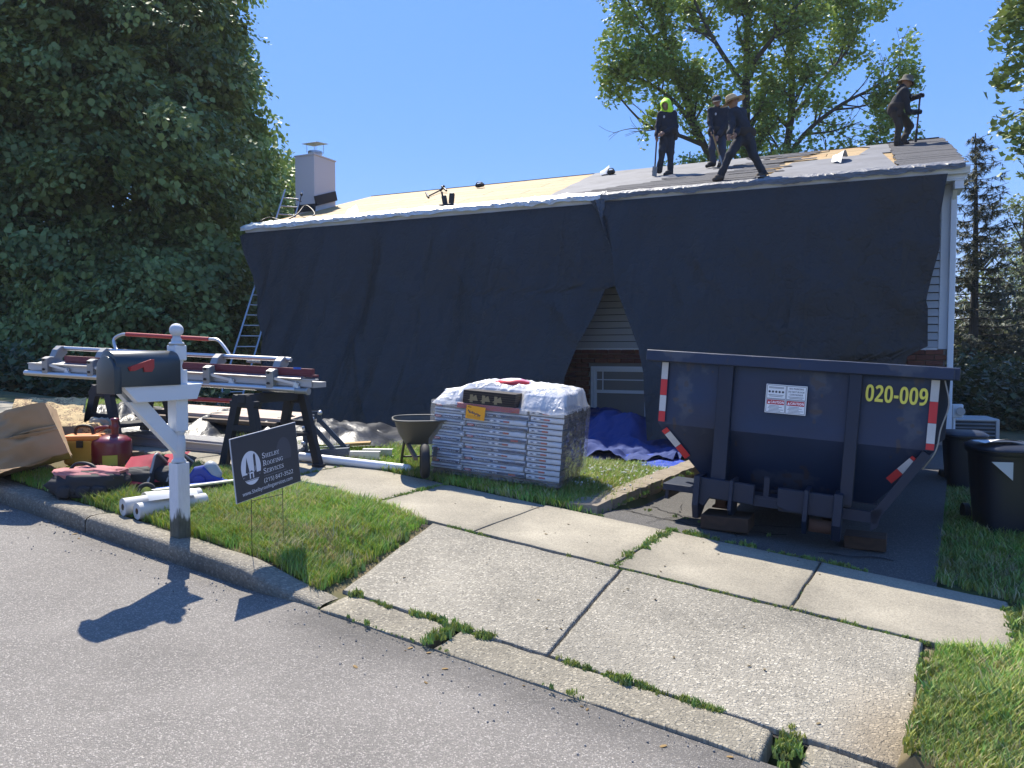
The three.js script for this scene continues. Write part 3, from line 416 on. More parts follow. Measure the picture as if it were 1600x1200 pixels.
  function extrudeRoof() { const s = new THREE.Shape([[ZE, YE - 0.03], [ZE - RUN, YE + RISE - 0.03], [ZE - 2 * RUN, YE - 0.03], [ZE - 2 * RUN, YE - 0.06], [ZE - RUN, YE + RISE - 0.07], [ZE, YE - 0.06]].map(p => new THREE.Vector2(...p))); const g = new THREE.ExtrudeGeometry(s, { depth: XR - XL - 0.05, bevelEnabled: false }); g.rotateY(-Math.PI / 2); return uvBox(g).translate(XR - 0.025, 0, 0); }
  const panelAt = (x0, x1, t0, t1, dn, th) => { const g = new THREE.BoxGeometry(x1 - x0, th, t1 - t0), uv = g.attributes.uv; g.rotateX(Math.atan2(RISE, RUN)); const c = roofP((x0 + x1) / 2, (t0 + t1) / 2, dn); g.translate(c.x, c.y, c.z); return uvBox(g); };
  const pm = [M.ply, M.ply2, M.ply, M.ply3]; let pn = 0;
  for (let row = 0, t = 0; t < SLEN - 0.05; row++, t += 0.61) for (let x = XL + 0.02 - (row % 2) * 1.22; x < XR - 0.1; x += 2.44) { const a = Math.max(XL + 0.02, x + 0.006), b = Math.min(XR - 0.02, x + 2.43), e = Math.min(SLEN - 0.02, t + 0.598); if (b - a < 0.1 || e - t < 0.05) continue; part('deck_panel', panelAt(a, b, t + 0.003, e, -0.018, 0.018), pm[(pn++ * 7 + row) % 4], roof); }
  part('back_shingles', (() => { const g = new THREE.BoxGeometry(XR - XL, 0.02, SLEN); g.rotateX(-Math.atan2(RISE, RUN)); g.translate((XR + XL) / 2, YE + RISE / 2, ZE - 1.5 * RUN); return uvBox(g); })(), M.shingle, roof);
  // a sheet lying on the slope, outlined in (x, t), slightly wavy
  const sheetOn = (poly, dn, seed, wav = 0.008, th = 0.004) => { const s = new THREE.Shape(poly.map(p => new THREE.Vector2(...p))); let g = new THREE.ExtrudeGeometry(s, { depth: th, bevelEnabled: false, steps: 1 }); g = g.index ? g.toNonIndexed() : g; const p = g.attributes.position; for (let i = 0; i < p.count; i++) { const x = p.getX(i), t = p.getY(i), h = p.getZ(i), q = roofP(x, t, dn + h + wav * (fbm(x * 2, t * 2, seed, 2))); p.setXYZ(i, q.x, q.y, q.z); } g.computeVertexNormals(); return uvBox(g); };
  const Rp = (px, py) => roofAt(px, py);
  const jag = (a, b, n, amp, seed) => { const q = rngOf(seed), o = []; for (let i = 0; i <= n; i++) { const t = i / n, w = (i % 2 ? 1 : -1) * amp * q(); o.push([lerp(a[0], b[0], t) + w * (Math.abs(b[1] - a[1]) > Math.abs(b[0] - a[0]) ? 1 : 0.15), lerp(a[1], b[1], t) + w * (Math.abs(b[1] - a[1]) > Math.abs(b[0] - a[0]) ? 0.1 : 0.6)]); } return o; };
  const xF = Rp(832, 316)[0], tops = SLEN - 0.01, x1 = Rp(1228, 262)[0], x2 = Rp(1388, 250)[0], xRd = Rp(896, 284)[0];
  // felt left of the men: lower edge follows the remaining shingles
  part('felt_sheet', sheetOn([[xF, 0.02], ...jag([xF + 0.1, 0.1], [xRd, tops], 8, 0.05, 3).slice(1), [x1 - 0.6, tops], [x1 - 0.3, 0.02]], 0.002, 1), M.felt, roof);
  part('felt_sheet', sheetOn([[x1 - 0.28, 0.02], [x1 + 0.05, tops * 0.55], [x2 - 0.1, tops * 0.62], [x2 + 0.15, 0.02]], 0.003, 2), M.felt, roof, 'grey felt sheet under the bare wood patch');
  part('felt_sheet', sheetOn([[x2 - 0.5, tops * 0.62], [x2 - 0.3, tops * 0.9], [x2 - 0.55, tops], [x2 + 0.2, tops], [x2 + 0.2, tops * 0.6]], 0.003, 6), M.felt, roof);
  // old shingles, one strip per course, torn at the ends
  const strips = (xa, xb, t0, t1, seed, rag, cover) => { const q = rngOf(seed); for (let t = t0; t < t1 - 0.02; t += 0.143) { const k = (t - t0) / Math.max(0.1, t1 - t0), a = xa(k) + rag * (q() - 0.5) * 2, b = xb(k) + rag * (q() - 0.5) * 2, e = Math.min(t1, t + 0.2); if (b - a < 0.25) continue; let pts = []; const n = Math.max(2, Math.round((b - a) / 0.33)); for (let i = 0; i <= n; i++) { const x = lerp(a, b, i / n); pts.push([x, t + (i % 2 ? 0.0 : 0.008)]); } pts.push([b + rag * 0.3 * (q() - 0.5), e], [a + rag * 0.3 * (q() - 0.5), e]); part('shingle_strip', sheetOn(pts, 0.008 + 0.006 * (q()), seed + t, 0.012, 0.007), M.shingle, roof); } };
  strips(k => lerp(xF + 0.25, Rp(960, 297)[0], k), k => lerp(x1 - 0.3, x1 - 0.35, k), 0.03, 1.15, 7, 0.14);
  strips(k => Rp(1010, 285)[0] + 0.4 * k, k => x1 - 0.4, 1.15, 2.0, 8, 0.7);
  strips(k => Rp(1130, 270)[0] + 0.5 * k, k => lerp(x1 - 0.3, x1 + 0.25, k), 2.0, tops - 0.2, 9, 0.6);
  strips(k => lerp(x2 + 0.12, x2 + 0.05, k), k => XR + 0.02, 0.02, tops, 10, 0.03);
  part('ridge_cap', (() => { const o = []; for (let x = x2 + 0.1; x < XR; x += 0.16) { const g = new THREE.CylinderGeometry(0.15, 0.15, 0.2, 6, 1, true, -0.75, 1.5); g.rotateZ(Math.PI / 2); g.rotateX(-Math.PI / 2); g.scale(1, 0.35, 1); g.translate(x, YE + RISE - 0.02, ZE - RUN); o.push(uvBox(g)); } return o; })(), M.shingle, roof);
  // bits left on the deck
  // chimney of stucco with flashing, flue and spark cap
  const cx0 = -14.66, cw = 0.62, cd = 0.86, cz = ZE - 2.15, cb = YE + 0.3, ctop = 6.55;
  const chim = part('chimney', [rbox(cw, ctop - 0, cd, 0.012, cx0 + cw / 2, (ctop) / 2, cz - cd / 2)], M.stucco, house);
  part('chimney_crown', B3(cx0 - 0.02, cx0 + cw + 0.02, ctop, ctop + 0.03, cz - cd - 0.02, cz + 0.02), M.stucco, chim);
  part('chimney_flashing', [bar(V(cx0 + cw + 0.02, YE + SL * 2.0 + 0.3, cz - 0.0), V(cx0 + cw + 0.02, YE + SL * 3.0 + 0.26, cz - cd), 0.03, 0.24), B3(cx0 - 0.02, cx0 + cw + 0.03, YE + SL * 2.1 + 0.02, YE + SL * 2.1 + 0.2, cz, cz + 0.03)], M.blackM, chim);
  part('flue_tile', [lathe([[0.15, 0], [0.17, 0.03], [0.17, 0.16], [0.15, 0.16], [0.15, 0]], 20).translate(cx0 + cw / 2, ctop + 0.03, cz - cd / 2)], M.stucco, chim);
  const cap = part('chimney_cap', [rbox(0.5, 0.015, 0.44, 0.005, cx0 + cw / 2, ctop + 0.4, cz - cd / 2, 0.1, 0, 0), lathe([[0.185, 0], [0.185, 0.05], [0.175, 0.05], [0.175, 0]], 20).translate(cx0 + cw / 2, ctop + 0.15, cz - cd / 2)], M.alu, chim);
  part('cap_post', [[-1, -1], [1, -1], [1, 1], [-1, 1]].map(([a, b]) => rod(V(cx0 + cw / 2 + a * 0.15, ctop + 0.16, cz - cd / 2 + b * 0.15), V(cx0 + cw / 2 + a * 0.15, ctop + 0.41, cz - cd / 2 + b * 0.15), 0.007)), M.alu, chim);
}

// ---------------------------------------------------------------- tarps
function tarpGeo(nu, nv, L, Rr, zf, seed, fold, foldN) { // L(b), Rr(b): pixel outline, evaluated on planes parallel to the wall
  return gridGeo(nu, nv, (a, b) => {
    const l = L(b), r = Rr(b), z = zf(a, b), p0 = hAt(l[0], l[1], z), p1 = hAt(r[0], r[1], z);
    const x = lerp(p0.x, p1.x, a), y = lerp(p0.y, p1.y, a);
    const sag = (0.028 * Math.sin(x * 8.5 + 3 * fbm(x * 0.8, y * 0.3, seed + 7, 2)) * (0.3 + fbm(x * 0.5, y * 0.4, seed + 9, 2)) + (Math.abs(((x * 0.72) % 1 + 1) % 1 - 0.5) < 0.03 ? 0.012 : 0)) * smooth(0, 0.12, b) + 0.07 * Math.pow(1 - Math.abs(2 * fbm(x * 0.9 + y * 0.35, y * 0.5 - x * 0.2, seed + 15, 3) - 1), 6) * smooth(0.05, 0.4, b) + fold * smooth(0, 0.25, b) * (Math.sin(x * foldN + 2 * fbm(x, y * 0.4, seed, 2)) * 0.5 + 1.6 * (fbm(x * 1.7 + b * 0.6, y * 0.5, seed, 3) - 0.5)) + 0.06 * (fbm(x * 3, y * 2.2, seed + 2, 3) - 0.5) * smooth(0.02, 0.3, b);
    const q = hW(x, y, z + sag); q.uv = [x, y]; return q;
  });
}
const poly = pts => b => { let k = 0; while (k < pts.length - 2 && b > pts[k + 1][0]) k++; const t = clamp((b - pts[k][0]) / (pts[k + 1][0] - pts[k][0])); return [lerp(pts[k][1], pts[k + 1][1], t), lerp(pts[k][2], pts[k + 1][2], t)]; };
{
  const seamL = x => x;
  const eL = single('tarp', tarpGeo(230, 60, poly([[0, 386, 364], [0.03, 374, 368], [0.2, 396, 432], [0.45, 406, 520], [0.75, 412, 610], [1, 412, 672]]), poly([[0, 944, 317], [0.12, 961, 352], [0.22, 974, 395], [0.31, 982, 440], [0.33, 944, 451], [0.46, 927, 488], [0.65, 897, 549], [0.8, 880, 590], [1, 868, 690]]), (a, b) => ZE + 0.135 + (2.15 * (1 - a * 0.22)) * Math.pow(b, lerp(1.15, 1, a)), 11, 0.16, 2.6), M.tarp, 'wide left black tarp draped from the eave down to the lawn', 'tarp');
  single('tarp', tarpGeo(200, 60, poly([[0, 930, 316], [0.1, 950, 345], [0.24, 958, 395], [0.37, 962, 449], [0.62, 998, 546], [0.75, 1004, 585], [1, 1008, 690]]), poly([[0, 1481, 271], [0.2, 1469, 335], [0.36, 1468, 388], [0.5, 1456, 432], [0.58, 1447, 470], [0.62, 1450, 480], [0.8, 1450, 541], [0.83, 1418, 556], [1, 1400, 640]]), (a, b) => ZE + 0.14 + 0.3 * b + 1.75 * Math.pow(1 - a, 1.3) * b, 23, 0.13, 3.4), M.tarp, 'right black tarp hanging from the eave behind the blue dumpster', 'tarp');
  // silver hems folded over the eave, the same sheets' edge
  const hem = (a, b, w, seed, am = 1) => gridGeo(Math.round((b - a) * 26), 11, (s, t) => { const x = lerp(a, b, s), k = t * (0.14 + 0.2 * am) - 0.1 - 0.09 * (fbm(x * 5, 1, seed, 4) - 0.5), cr = 0.05 * am * fbm(x * 13, t * 5, seed, 4) + 0.03 * am * (fbm(x * 2, t, seed + 3, 2) - 0.4); let p; if (k > 0) { p = roofP(x, k * (0.7 + 0.7 * fbm(x * 1.2, 4, seed, 3)), 0.03 + cr); } else p = V(x, YE + k * 0.95, ZE + 0.15 + cr); const q = hW(p.x, p.y, p.z); q.uv = [x, t]; return q; });
  part('hem', hem(XL - 0.08, -5.62, 0, 3), M.silverTarp, scene.getObjectByName('tarp'), 'crumpled silver edge folded over the eave');
  part('hem', hem(-5.72, XR - 0.02, 0, 8, 0.5), S([0.15, 0.15, 0.155], { roughness: 0.55, metalness: 0.2, bumpMap: T.crinkle, bumpScale: 0.012, side: 2 }), scene.getObjectByName('tarp_001'), 'crumpled grey edge folded over the eave');
  // loose flap where the two tarps overlap
  const fl = gridGeo(10, 26, (a, b) => { const l = poly([[0, 922, 314], [0.25, 936, 335], [0.5, 944, 360], [1, 958, 402]])(b), r = poly([[0, 945, 313], [0.25, 945, 345], [0.5, 953, 372], [1, 972, 412]])(b), z = ZE + 0.2 + 0.2 * b, p0 = hAt(...l, z), p1 = hAt(...r, z), q = hW(lerp(p0.x, p1.x, a), lerp(p0.y, p1.y, a), z + 0.09 * Math.sin(a * 3.1) + 0.1 * (fbm(a * 4, b * 9, 5, 3) - 0.5)); q.uv = [a * 0.4, b]; return q; });
  part('flap', fl, Phy([0.06, 0.062, 0.068], { roughness: 0.35, bumpMap: T.crinkle, bumpScale: 0.02, side: 2 }), scene.getObjectByName('tarp_001'), 'shiny crumpled flap at the seam');
}

// ---------------------------------------------------------------- ladders
function ladder(name, label, a, b, w, across, rungs, mat) {
  const t = thing(name, label, 'ladder', a.clone()), d = b.clone().sub(a), L = d.length(), o = V(0, 0, 0), e = d.clone(), x = across.clone().normalize().multiplyScalar(w / 2), n = x.clone().cross(d).normalize();
  part('rail', bar(o.clone().add(x), e.clone().add(x), 0.03, 0.08, n), mat, t); part('rail', bar(o.clone().sub(x), e.clone().sub(x), 0.03, 0.08, n), mat, t);
  for (let k = 1; k < rungs; k++) { const c = d.clone().multiplyScalar(k / rungs); part('rung', rod(c.clone().add(x), c.clone().sub(x), 0.016, 0.016, 8), mat, t); }
  for (const s of [-1, 1]) part('foot', place(new THREE.BoxGeometry(0.08, 0.03, 0.12), x.x * s, 0.0, x.z * s), M.rubber, t);
  return t;
}
{
  const a = at(346, 652, 15.0), top = hL2W(roofP(XL - 0.05, 1.6)), dir = at(459, 300, 19.4).sub(a);
  const across = V(0.9, 0, -0.42);
  a.y = onGround(a.x, a.z).y;
  ladder('extension_ladder', 'aluminium extension ladder leaning against the left end of the house', a, at(459, 298, 19.4), 0.42, across, 24, M.zinc);
  const p = roofW(466, 334, 0.05), q = roofW(493, 268, 0.0);
  const rg = thing('roof_bracket', 'thin metal bracket rod standing on the roof beside the chimney', 'bracket', p);
  part('rod', [rod(V(0, 0, 0), at(471, 304, 18.9).sub(p), 0.012), rod(at(457, 310, 18.9).sub(p), at(471, 315, 18.9).sub(p), 0.01)], M.blackM, rg);
  part('knob', new THREE.SphereGeometry(0.035, 10, 8).translate(...at(471, 304, 18.9).sub(p).toArray()), M.black, rg);
}
// ---------------------------------------------------------------- mailbox on its white post
{
  const b = gnd(282, 838); b.y -= 0.03;
  const t = thing('mailbox', 'dark green curbside mailbox with red flag on a white turned wooden post', 'mailbox', b); t.rotation.y = -TH;   // local +z faces the street
  const H = 0.0445, G = S([0.66, 0.67, 0.66], { roughness: 0.6, bumpMap: T.grainB, bumpScale: 0.002 });
  const post = part('post', [lathe([[0.001, 0.515], [0.044, 0.515], [0.046, 0.53], [0.034, 0.545], [0.034, 0.56], [0.041, 0.6], [0.044, 0.65], [0.038, 0.69], [0.033, 0.7], [0.044, 0.715], [0.044, 0.73], [0.001, 0.73]], 24), rbox(0.09, 0.4, 0.09, 0.006, 0, 0.925, 0), lathe([[0.001, 1.12], [0.043, 1.12], [0.03, 1.135], [0.03, 1.155], [0.04, 1.18], [0.03, 1.2], [0.001, 1.2]], 24), rbox(0.088, 0.1, 0.088, 0.008, 0, 1.235, 0)], G, t);
  const gt = dataTex(128, (i, j) => { const y = j / 512, n = fbm(i * 0.07, y * 9, 3, 4), n2 = fbm(i * 0.3, j * 0.05, 7, 3), k = smooth(0.03, -0.03, y - 0.11 - 0.16 * n + 0.03), st = 0.88 + 0.14 * n2; return [toS(lerp(0.66, 0.06 + 0.06 * n2, k) * st), toS(lerp(0.66, 0.06 + 0.06 * n2, k) * st), toS(lerp(0.65, 0.045 + 0.04 * n2, k) * st)]; }, true, 512);
  gt.repeat.set(3, 1);
  part('weathered_foot', rbox(0.092, 0.52, 0.092, 0.006, 0, 0.26, 0), S(0xffffff, { map: gt, roughness: 0.8 }), post, 'lower post block, grimy at the ground');
  part('finial', lathe([[0.001, 1.282], [0.05, 1.285], [0.046, 1.3], [0.03, 1.31], [0.034, 1.322], [0.024, 1.334], [0.027, 1.341], ...Array.from({ length: 12 }, (_, k) => { const a = -1.1 + k / 11 * 2.67; return [0.044 * Math.cos(a), 1.382 + 0.044 * Math.sin(a)]; })], 24), G, post);
  const ar = extrude([[-0.42, 1.03], [0.13, 1.03], [0.09, 0.935], [-0.33, 0.935]], 0.042, 0.003); ar.rotateY(Math.PI / 2); ar.translate(-0.072, 0, 0);
  const ar2 = ar.clone().translate(0.102, 0, 0); part('arm', [ar, ar2], G, t); 
  const br = extrude([[-0.36, 0.934], [-0.24, 0.934], [-0.03, 0.7], [-0.03, 0.58]], 0.045, 0.003); br.rotateY(Math.PI / 2); br.translate(-0.022, 0, 0); part('brace', br, G, t);
  // box: arched section, swept along the arm
  const sec = [[-0.083, 0], [0.083, 0]]; for (let k = 0; k <= 14; k++) { const a = k / 14 * Math.PI; sec.push([0.083 * Math.cos(a), 0.128 + 0.083 * Math.sin(a)]); }
  const sweep = (s, z0, z1) => { const g = new THREE.ExtrudeGeometry(new THREE.Shape(sec.map(p => new THREE.Vector2(p[0] * s, p[1] * s))), { depth: z1 - z0, bevelEnabled: true, bevelSize: 0.003, bevelThickness: 0.003, bevelSegments: 2 }); g.translate(0, 1.035, z0); return uvBox(toCreasedNormals(g, 0.6)); };
  part('box', sweep(1, 0.04, 0.47), M.green, t); part('door', [sweep(1.045, 0.445, 0.487).translate(0, -0.04, 0)], M.green, t);
  const fl = extrude([[0, 0], [0.15, 0.045], [0.17, 0.045], [0.17, -0.005], [0.155, -0.03], [0.105, -0.03], [0.1, 0], [0.04, -0.022], [0.01, -0.022]], 0.006, 0.001); fl.rotateY(Math.PI / 2); part('flag', [fl.translate(0.088, 1.15, 0.4), place(new THREE.CylinderGeometry(0.012, 0.012, 0.02, 10), 0.092, 1.145, 0.38, 0, 0, Math.PI / 2)], M.red, t);
}
// ---------------------------------------------------------------- yard sign
{
  const SD = 0.885, a = at(362, 790, 5.23 * SD), b = at(468, 752, 5.78 * SD), c = a.clone().lerp(b, 0.5), yaw = Math.atan2(-(b.z - a.z), b.x - a.x);
  const t = thing('yard_sign', 'dark grey roofing company yard sign stuck in the verge grass', 'sign', V(c.x, onGround(c.x, c.z).y, c.z)); t.rotation.y = yaw;
  const base = (a.y + b.y) / 2 - t.position.y, tilt = Math.atan2(b.y - a.y, Math.hypot(b.x - a.x, b.z - a.z));
  const tex = canvasTex(1024, 768, (g, w, h) => {
    g.fillStyle = '#34353b'; g.fillRect(0, 0, w, h);
    g.fillStyle = '#43454d'; g.beginPath(); g.ellipse(790, 330, 120, 190, 0, 0, 7); g.fill(); g.fillStyle = '#34353b'; g.fillRect(560, 420, 360, 200);
    g.save(); g.beginPath(); g.ellipse(255, 400, 150, 205, 0, 0, 7); g.clip(); g.fillStyle = '#d3d3d8'; g.fillRect(0, 0, w, h);
    g.fillStyle = '#3a3b42'; g.fillRect(300, 255, 34, 240); g.fillRect(306, 238, 22, 20); g.beginPath(); g.moveTo(198, 260); g.lineTo(228, 450); g.lineTo(168, 450); g.fill(); g.fillRect(190, 380, 18, 110);
    g.fillRect(120, 470, 280, 28); g.beginPath(); g.moveTo(120, 520); g.lineTo(255, 430); g.lineTo(400, 520); g.fill(); g.fillRect(130, 500, 260, 60);
    g.fillStyle = '#d3d3d8'; g.fillRect(222, 452, 66, 74); g.fillStyle = '#3a3b42'; g.fillRect(240, 470, 30, 56); g.fillStyle = '#d3d3d8'; for (let y = 540; y < 600; y += 13) for (let x = 150 + (y % 2) * 9; x < 370; x += 19) g.fillRect(x, y, 15, 9);
    for (let y = 390; y < 450; y += 10) { g.fillRect(310, y, 14, 4); } g.restore();
    g.fillStyle = '#d9d9dd'; g.textBaseline = 'alphabetic';
    const cap = (s, x, y) => { g.font = '92px serif'; g.fillText(s[0], x, y); const k = g.measureText(s[0]).width; g.font = '68px serif'; g.fillText(s.slice(1), x + k + 2, y); };
    cap('SHELBY', 435, 330); cap('ROOFING', 435, 425); cap('SERVICES', 435, 520);
    g.strokeStyle = '#8b8c92'; g.lineWidth = 3; g.beginPath(); g.moveTo(440, 553); g.lineTo(800, 553); g.stroke();
    g.font = '72px sans-serif'; g.fillText('(215) 847-3522', 430, 632); g.font = '60px sans-serif'; g.fillText('www.Shelbyroofingservices.com', 90, 712, 800);
  });
  const pan = new THREE.Group();
  const pl = part('panel', box(0.61 * SD, 0.457 * SD, 0.006, 0, 0, 0), S([0.55, 0.55, 0.56], { roughness: 0.6 }), t); pl.position.set(0, base + 0.2285 * SD, 0); pl.rotation.z = tilt;
  const f = part('printed_face', new THREE.PlaneGeometry(0.602 * SD, 0.449 * SD).translate(0, 0, 0.0055), S(0xffffff, { map: tex, roughness: 0.55 }), pl);
  part('printed_face', new THREE.PlaneGeometry(0.602 * SD, 0.449 * SD).rotateY(Math.PI).translate(0, 0, -0.0055), S(0xffffff, { map: tex, roughness: 0.55 }), pl);
  part('stake', [-0.13, 0.13].map(x => rod(V(x, -0.1, 0), V(x, base + 0.1, 0), 0.002)).concat([rod(V(-0.13, base - 0.03, 0), V(0.13, base - 0.03, 0), 0.002)]), M.blackM, t);
}
// ---------------------------------------------------------------- pallet of shingle bundles
const PT = -18 * deg;
{
  const pos = gnd(671, 745); const t = thing('shingle_pallet', 'pallet of shingle bundles shrink-wrapped in clear film on the lawn', 'pallet', pos); t.rotation.order = 'YXZ'; t.rotation.y = PT; t.rotation.z = -4.2 * deg;
  const r = rngOf(8), Wd = 1.29, Dp = 0.98, N = 12, y0 = 0.1, lh = 0.0535;
  for (let k = 0; k < 5; k++) part('pallet_board', B3(0.02, Wd - 0.02, 0.075, 0.094, -Dp + k * 0.2, -Dp + k * 0.2 + 0.14), M.darkWood, t);
  for (const x of [0.02, 0.6, 1.17]) part('pallet_runner', B3(x, x + 0.09, 0.0, 0.074, -Dp, -0.02), M.darkWood, t);
  const print = (kind) => canvasTex(1024, 128, (g, w, h) => {
    g.fillStyle = '#b9bcc2'; g.fillRect(0, 0, w, h); const q = rngOf(kind * 7 + 3);
    g.fillStyle = '#8d929e'; for (let i = 0; i < 26; i++) g.fillRect(q() * w, q() * 50, 60 + q() * 160, 2 + q() * 7);
    g.fillStyle = '#dfe1e3'; for (let i = 0; i < 20; i++) g.fillRect(q() * w, q() * 60, 40 + q() * 200, 3 + q() * 9);
    if (kind < 2) { g.fillStyle = '#343a55'; g.fillRect(0, 46, w, 74); g.fillStyle = '#b23a2a'; g.fillRect(20, 58, 110, 56); g.fillStyle = '#e9d9d6'; g.fillRect(30, 74, 88, 10); g.fillRect(30, 92, 62, 8); g.font = 'bold 52px serif'; g.fillStyle = '#d6d9e2'; g.fillText('Timberline', 150, 106, 330); g.font = 'bold 58px sans-serif'; g.fillText('HD', 492, 108); g.fillStyle = kind ? '#a8452c' : '#4d536b'; g.fillRect(760, 62, 120, 54); }
    else { g.fillStyle = '#5c6278'; g.fillRect(0, 40, w, 44); g.fillStyle = '#dcdde2'; for (const x of [470, 570]) { g.beginPath(); g.moveTo(x, 38); g.lineTo(x + 42, 62); g.lineTo(x, 88); g.lineTo(x - 42, 62); g.fill(); } g.fillStyle = '#a8452c'; g.fillRect(660, 38, 90, 50); g.fillStyle = '#c9ccd3'; g.fillRect(760, 30, w - 760, 70); }
  });
  const pm = [0, 1, 2, 3].map(k => S(0xffffff, { map: print(k), roughness: 0.45 })), core = S([0.3, 0.31, 0.33], { roughness: 0.6 }), endM = S(0xffffff, { map: T.shingle, roughness: 0.9 });
  for (let k = 0; k < N; k++) {
    const cut = k % 2 ? [0, 0.3, 0.94, Wd] : [0, 0.33, 0.955, Wd], y = y0 + k * lh;
    for (let j = 0; j < 3; j++) {
      const dx = 0.008 * (r() - 0.5), a = cut[j] + 0.003 + dx, b = cut[j + 1] - 0.003 + dx, ins = 0.012 * r() + (k > N - 3 && j === 2 ? 0.02 : 0);
      const m = part('bundle', rbox(b - a, lh - 0.004, Dp - 0.02 - ins, 0.014, (a + b) / 2, y + lh / 2, -Dp / 2 - ins / 2), j === 2 ? endM : core, t);
      const fr = gridGeo(10, 3, (s, q) => { const o = V(lerp(a + 0.006, b - 0.006, s), y + 0.004 + q * (lh - 0.009), -0.006 - ins + 0.006 * Math.sin(q * 3.14) + 0.004 * (fbm(s * 9, q * 3, k * 3 + j, 2) - 0.5)); o.uv = j === 1 ? [s, q] : j === 0 ? [s * 0.5, q] : [0.45 + s * 0.5, q]; return o; });
      fr.index.array.reverse(); fr.computeVertexNormals(); part('printed_wrapper', fr, pm[j === 2 ? 2 + (k % 2 ? 0 : 1) : (k + (j === 1 ? 0 : 1)) % 2 ? 2 : (k % 3 ? 0 : 1)], m);
    }
  }
  const topY = y0 + N * lh;
  part('ridge_carton', [rbox(0.52, 0.13, 0.5, 0.006, 0.55, topY + 0.065, -0.25)], S(0xffffff, { map: canvasTex(512, 128, (g, w, h) => { g.fillStyle = '#241d1a'; g.fillRect(0, 0, w, h); g.fillStyle = '#4a3f33'; for (let y = 14; y < 110; y += 22) g.fillRect(0, y, w, 6); g.fillStyle = '#8a7a5a'; for (const x of [70, 190, 310]) { g.fillRect(x, 30, 30, 80); g.beginPath(); g.moveTo(x - 20, 90); g.lineTo(x + 60, 30); g.lineTo(x + 80, 90); g.fill(); } }), roughness: 0.8 }), t);
  const rc = t.children[t.children.length - 1]; { const p = rc.geometry.attributes.position, uv = rc.geometry.attributes.uv; for (let i = 0; i < p.count; i++) uv.setXY(i, (p.getX(i) - 0.29) / 0.52, (p.getY(i) - topY) / 0.12); }
  part('top_bundle', [rbox(0.3, 0.1, 0.6, 0.02, 0.16, topY + 0.055, -0.5), rbox(0.34, 0.13, 0.8, 0.02, 1.02, topY + 0.07, -0.52), rbox(0.75, 0.12, 0.4, 0.02, 0.6, topY + 0.06, -0.75)], S([0.62, 0.62, 0.62], { roughness: 0.5 }), t);
  part('red_band', [rbox(0.62, 0.05, 0.02, 0.006, 0.55, topY - 0.02, 0.006)], M.red, t);
  // film: the skirt round the stack and the lid over the top
  const film = Phy([0.93, 0.94, 0.95], { transmission: 0.93, thickness: 0, roughness: 0.16, ior: 1.45, bumpMap: T.crinkle, bumpScale: 0.02, side: 2, specularIntensity: 1 });
  const ringP = s => { const per = 2 * (Wd + Dp), d = s * per; if (d < Wd) return [d, 0.0]; if (d < Wd + Dp) return [Wd, -(d - Wd)]; if (d < 2 * Wd + Dp) return [Wd - (d - Wd - Dp), -Dp]; return [0, -Dp + (d - 2 * Wd - Dp)]; };
  part('film_wrap', gridGeo(120, 26, (s, q) => { const [x, z] = ringP(s === 1 ? 0 : s), n = 0.016 + 0.012 * fbm(s * 60, q * 9, 3, 3); const o = V(x + (x > Wd - 0.001 ? n : x < 0.001 ? -n : 0), 0.06 + q * (topY - 0.05), z + (z > -0.001 ? n : z < -Dp + 0.001 ? -n : 0)); o.uv = [s * 4.5, q * 0.8]; return o; }), film, t);
  const lidM = Phy([0.9, 0.9, 0.9], { transmission: 0.62, thickness: 0, roughness: 0.35, bumpMap: T.crinkle, bumpScale: 0.014, side: 2, specularIntensity: 0.8 });
  part('film_lid', gridGeo(60, 40, (s, q) => {
    const x = lerp(-0.02, Wd + 0.02, s), z = lerp(0.02 - 0.14 * smooth(0.2, 0.26, s) * smooth(0.68, 0.62, s), -Dp - 0.02, q), e = Math.min(s, 1 - s) * Wd, f = Math.min(q, 1 - q) * Dp;
    const ridge = lerp(0.07, 0.17, smooth(0.05, 0.3, s)) * (s > 0.86 ? lerp(1, 0.75, (s - 0.86) / 0.14) : 1), hgt = ridge * smooth(0, 0.2, q) * smooth(0, 0.1, 1 - q) * smooth(0, 0.06, e) + 0.03 * (fbm(x * 9, z * 9, 5, 4) - 0.5) + 0.02 * Math.pow(1 - Math.abs(2 * fbm(x * 5, z * 5, 8, 3) - 1), 5) + 0.012;
    const o = V(x, topY - 0.05 * (1 - smooth(0, 0.04, Math.min(e, f))) + hgt + 0.012, z); o.uv = [x * 1.4, z * 1.4]; return o;
  }), lidM, t);
  const lab = part('orange_label', box(0.19, 0.125, 0.002, 0, 0, 0), S(0xffffff, { roughness: 0.5, map: canvasTex(256, 160, (g, w, h) => { g.fillStyle = '#f0a21c'; g.fillRect(0, 0, w, h); g.save(); g.translate(24, 66); g.rotate(0.2); g.fillStyle = '#3a3550'; for (let i = 0; i < 9; i++) { g.fillRect(i * 20, -14 + (i % 3) * 5, 12, 22 + (i % 2) * 10); g.fillRect(i * 20 + 6, -2 + (i % 2) * 6, 16, 7); } g.restore(); g.fillStyle = '#a06a18'; g.fillRect(16, 14, 50, 12); for (let i = 0; i < 4; i++) g.fillRect(20, 118 + i * 9, 180, 3); }) }), t); { const p = lab.geometry.attributes.position, uv = lab.geometry.attributes.uv; for (let i = 0; i < p.count; i++) uv.setXY(i, p.getX(i) / 0.19 + 0.5, p.getY(i) / 0.125 + 0.5); } lab.position.set(0.44, topY - 0.075, 0.034); lab.rotation.z = -0.06;
  // bag lying on the film
  const bt = thing('plastic_bag', 'pink and red printed plastic bag on top of the wrapped shingle pallet', 'bag', t.localToWorld(V(0.62, topY + 0.185, -0.5)));
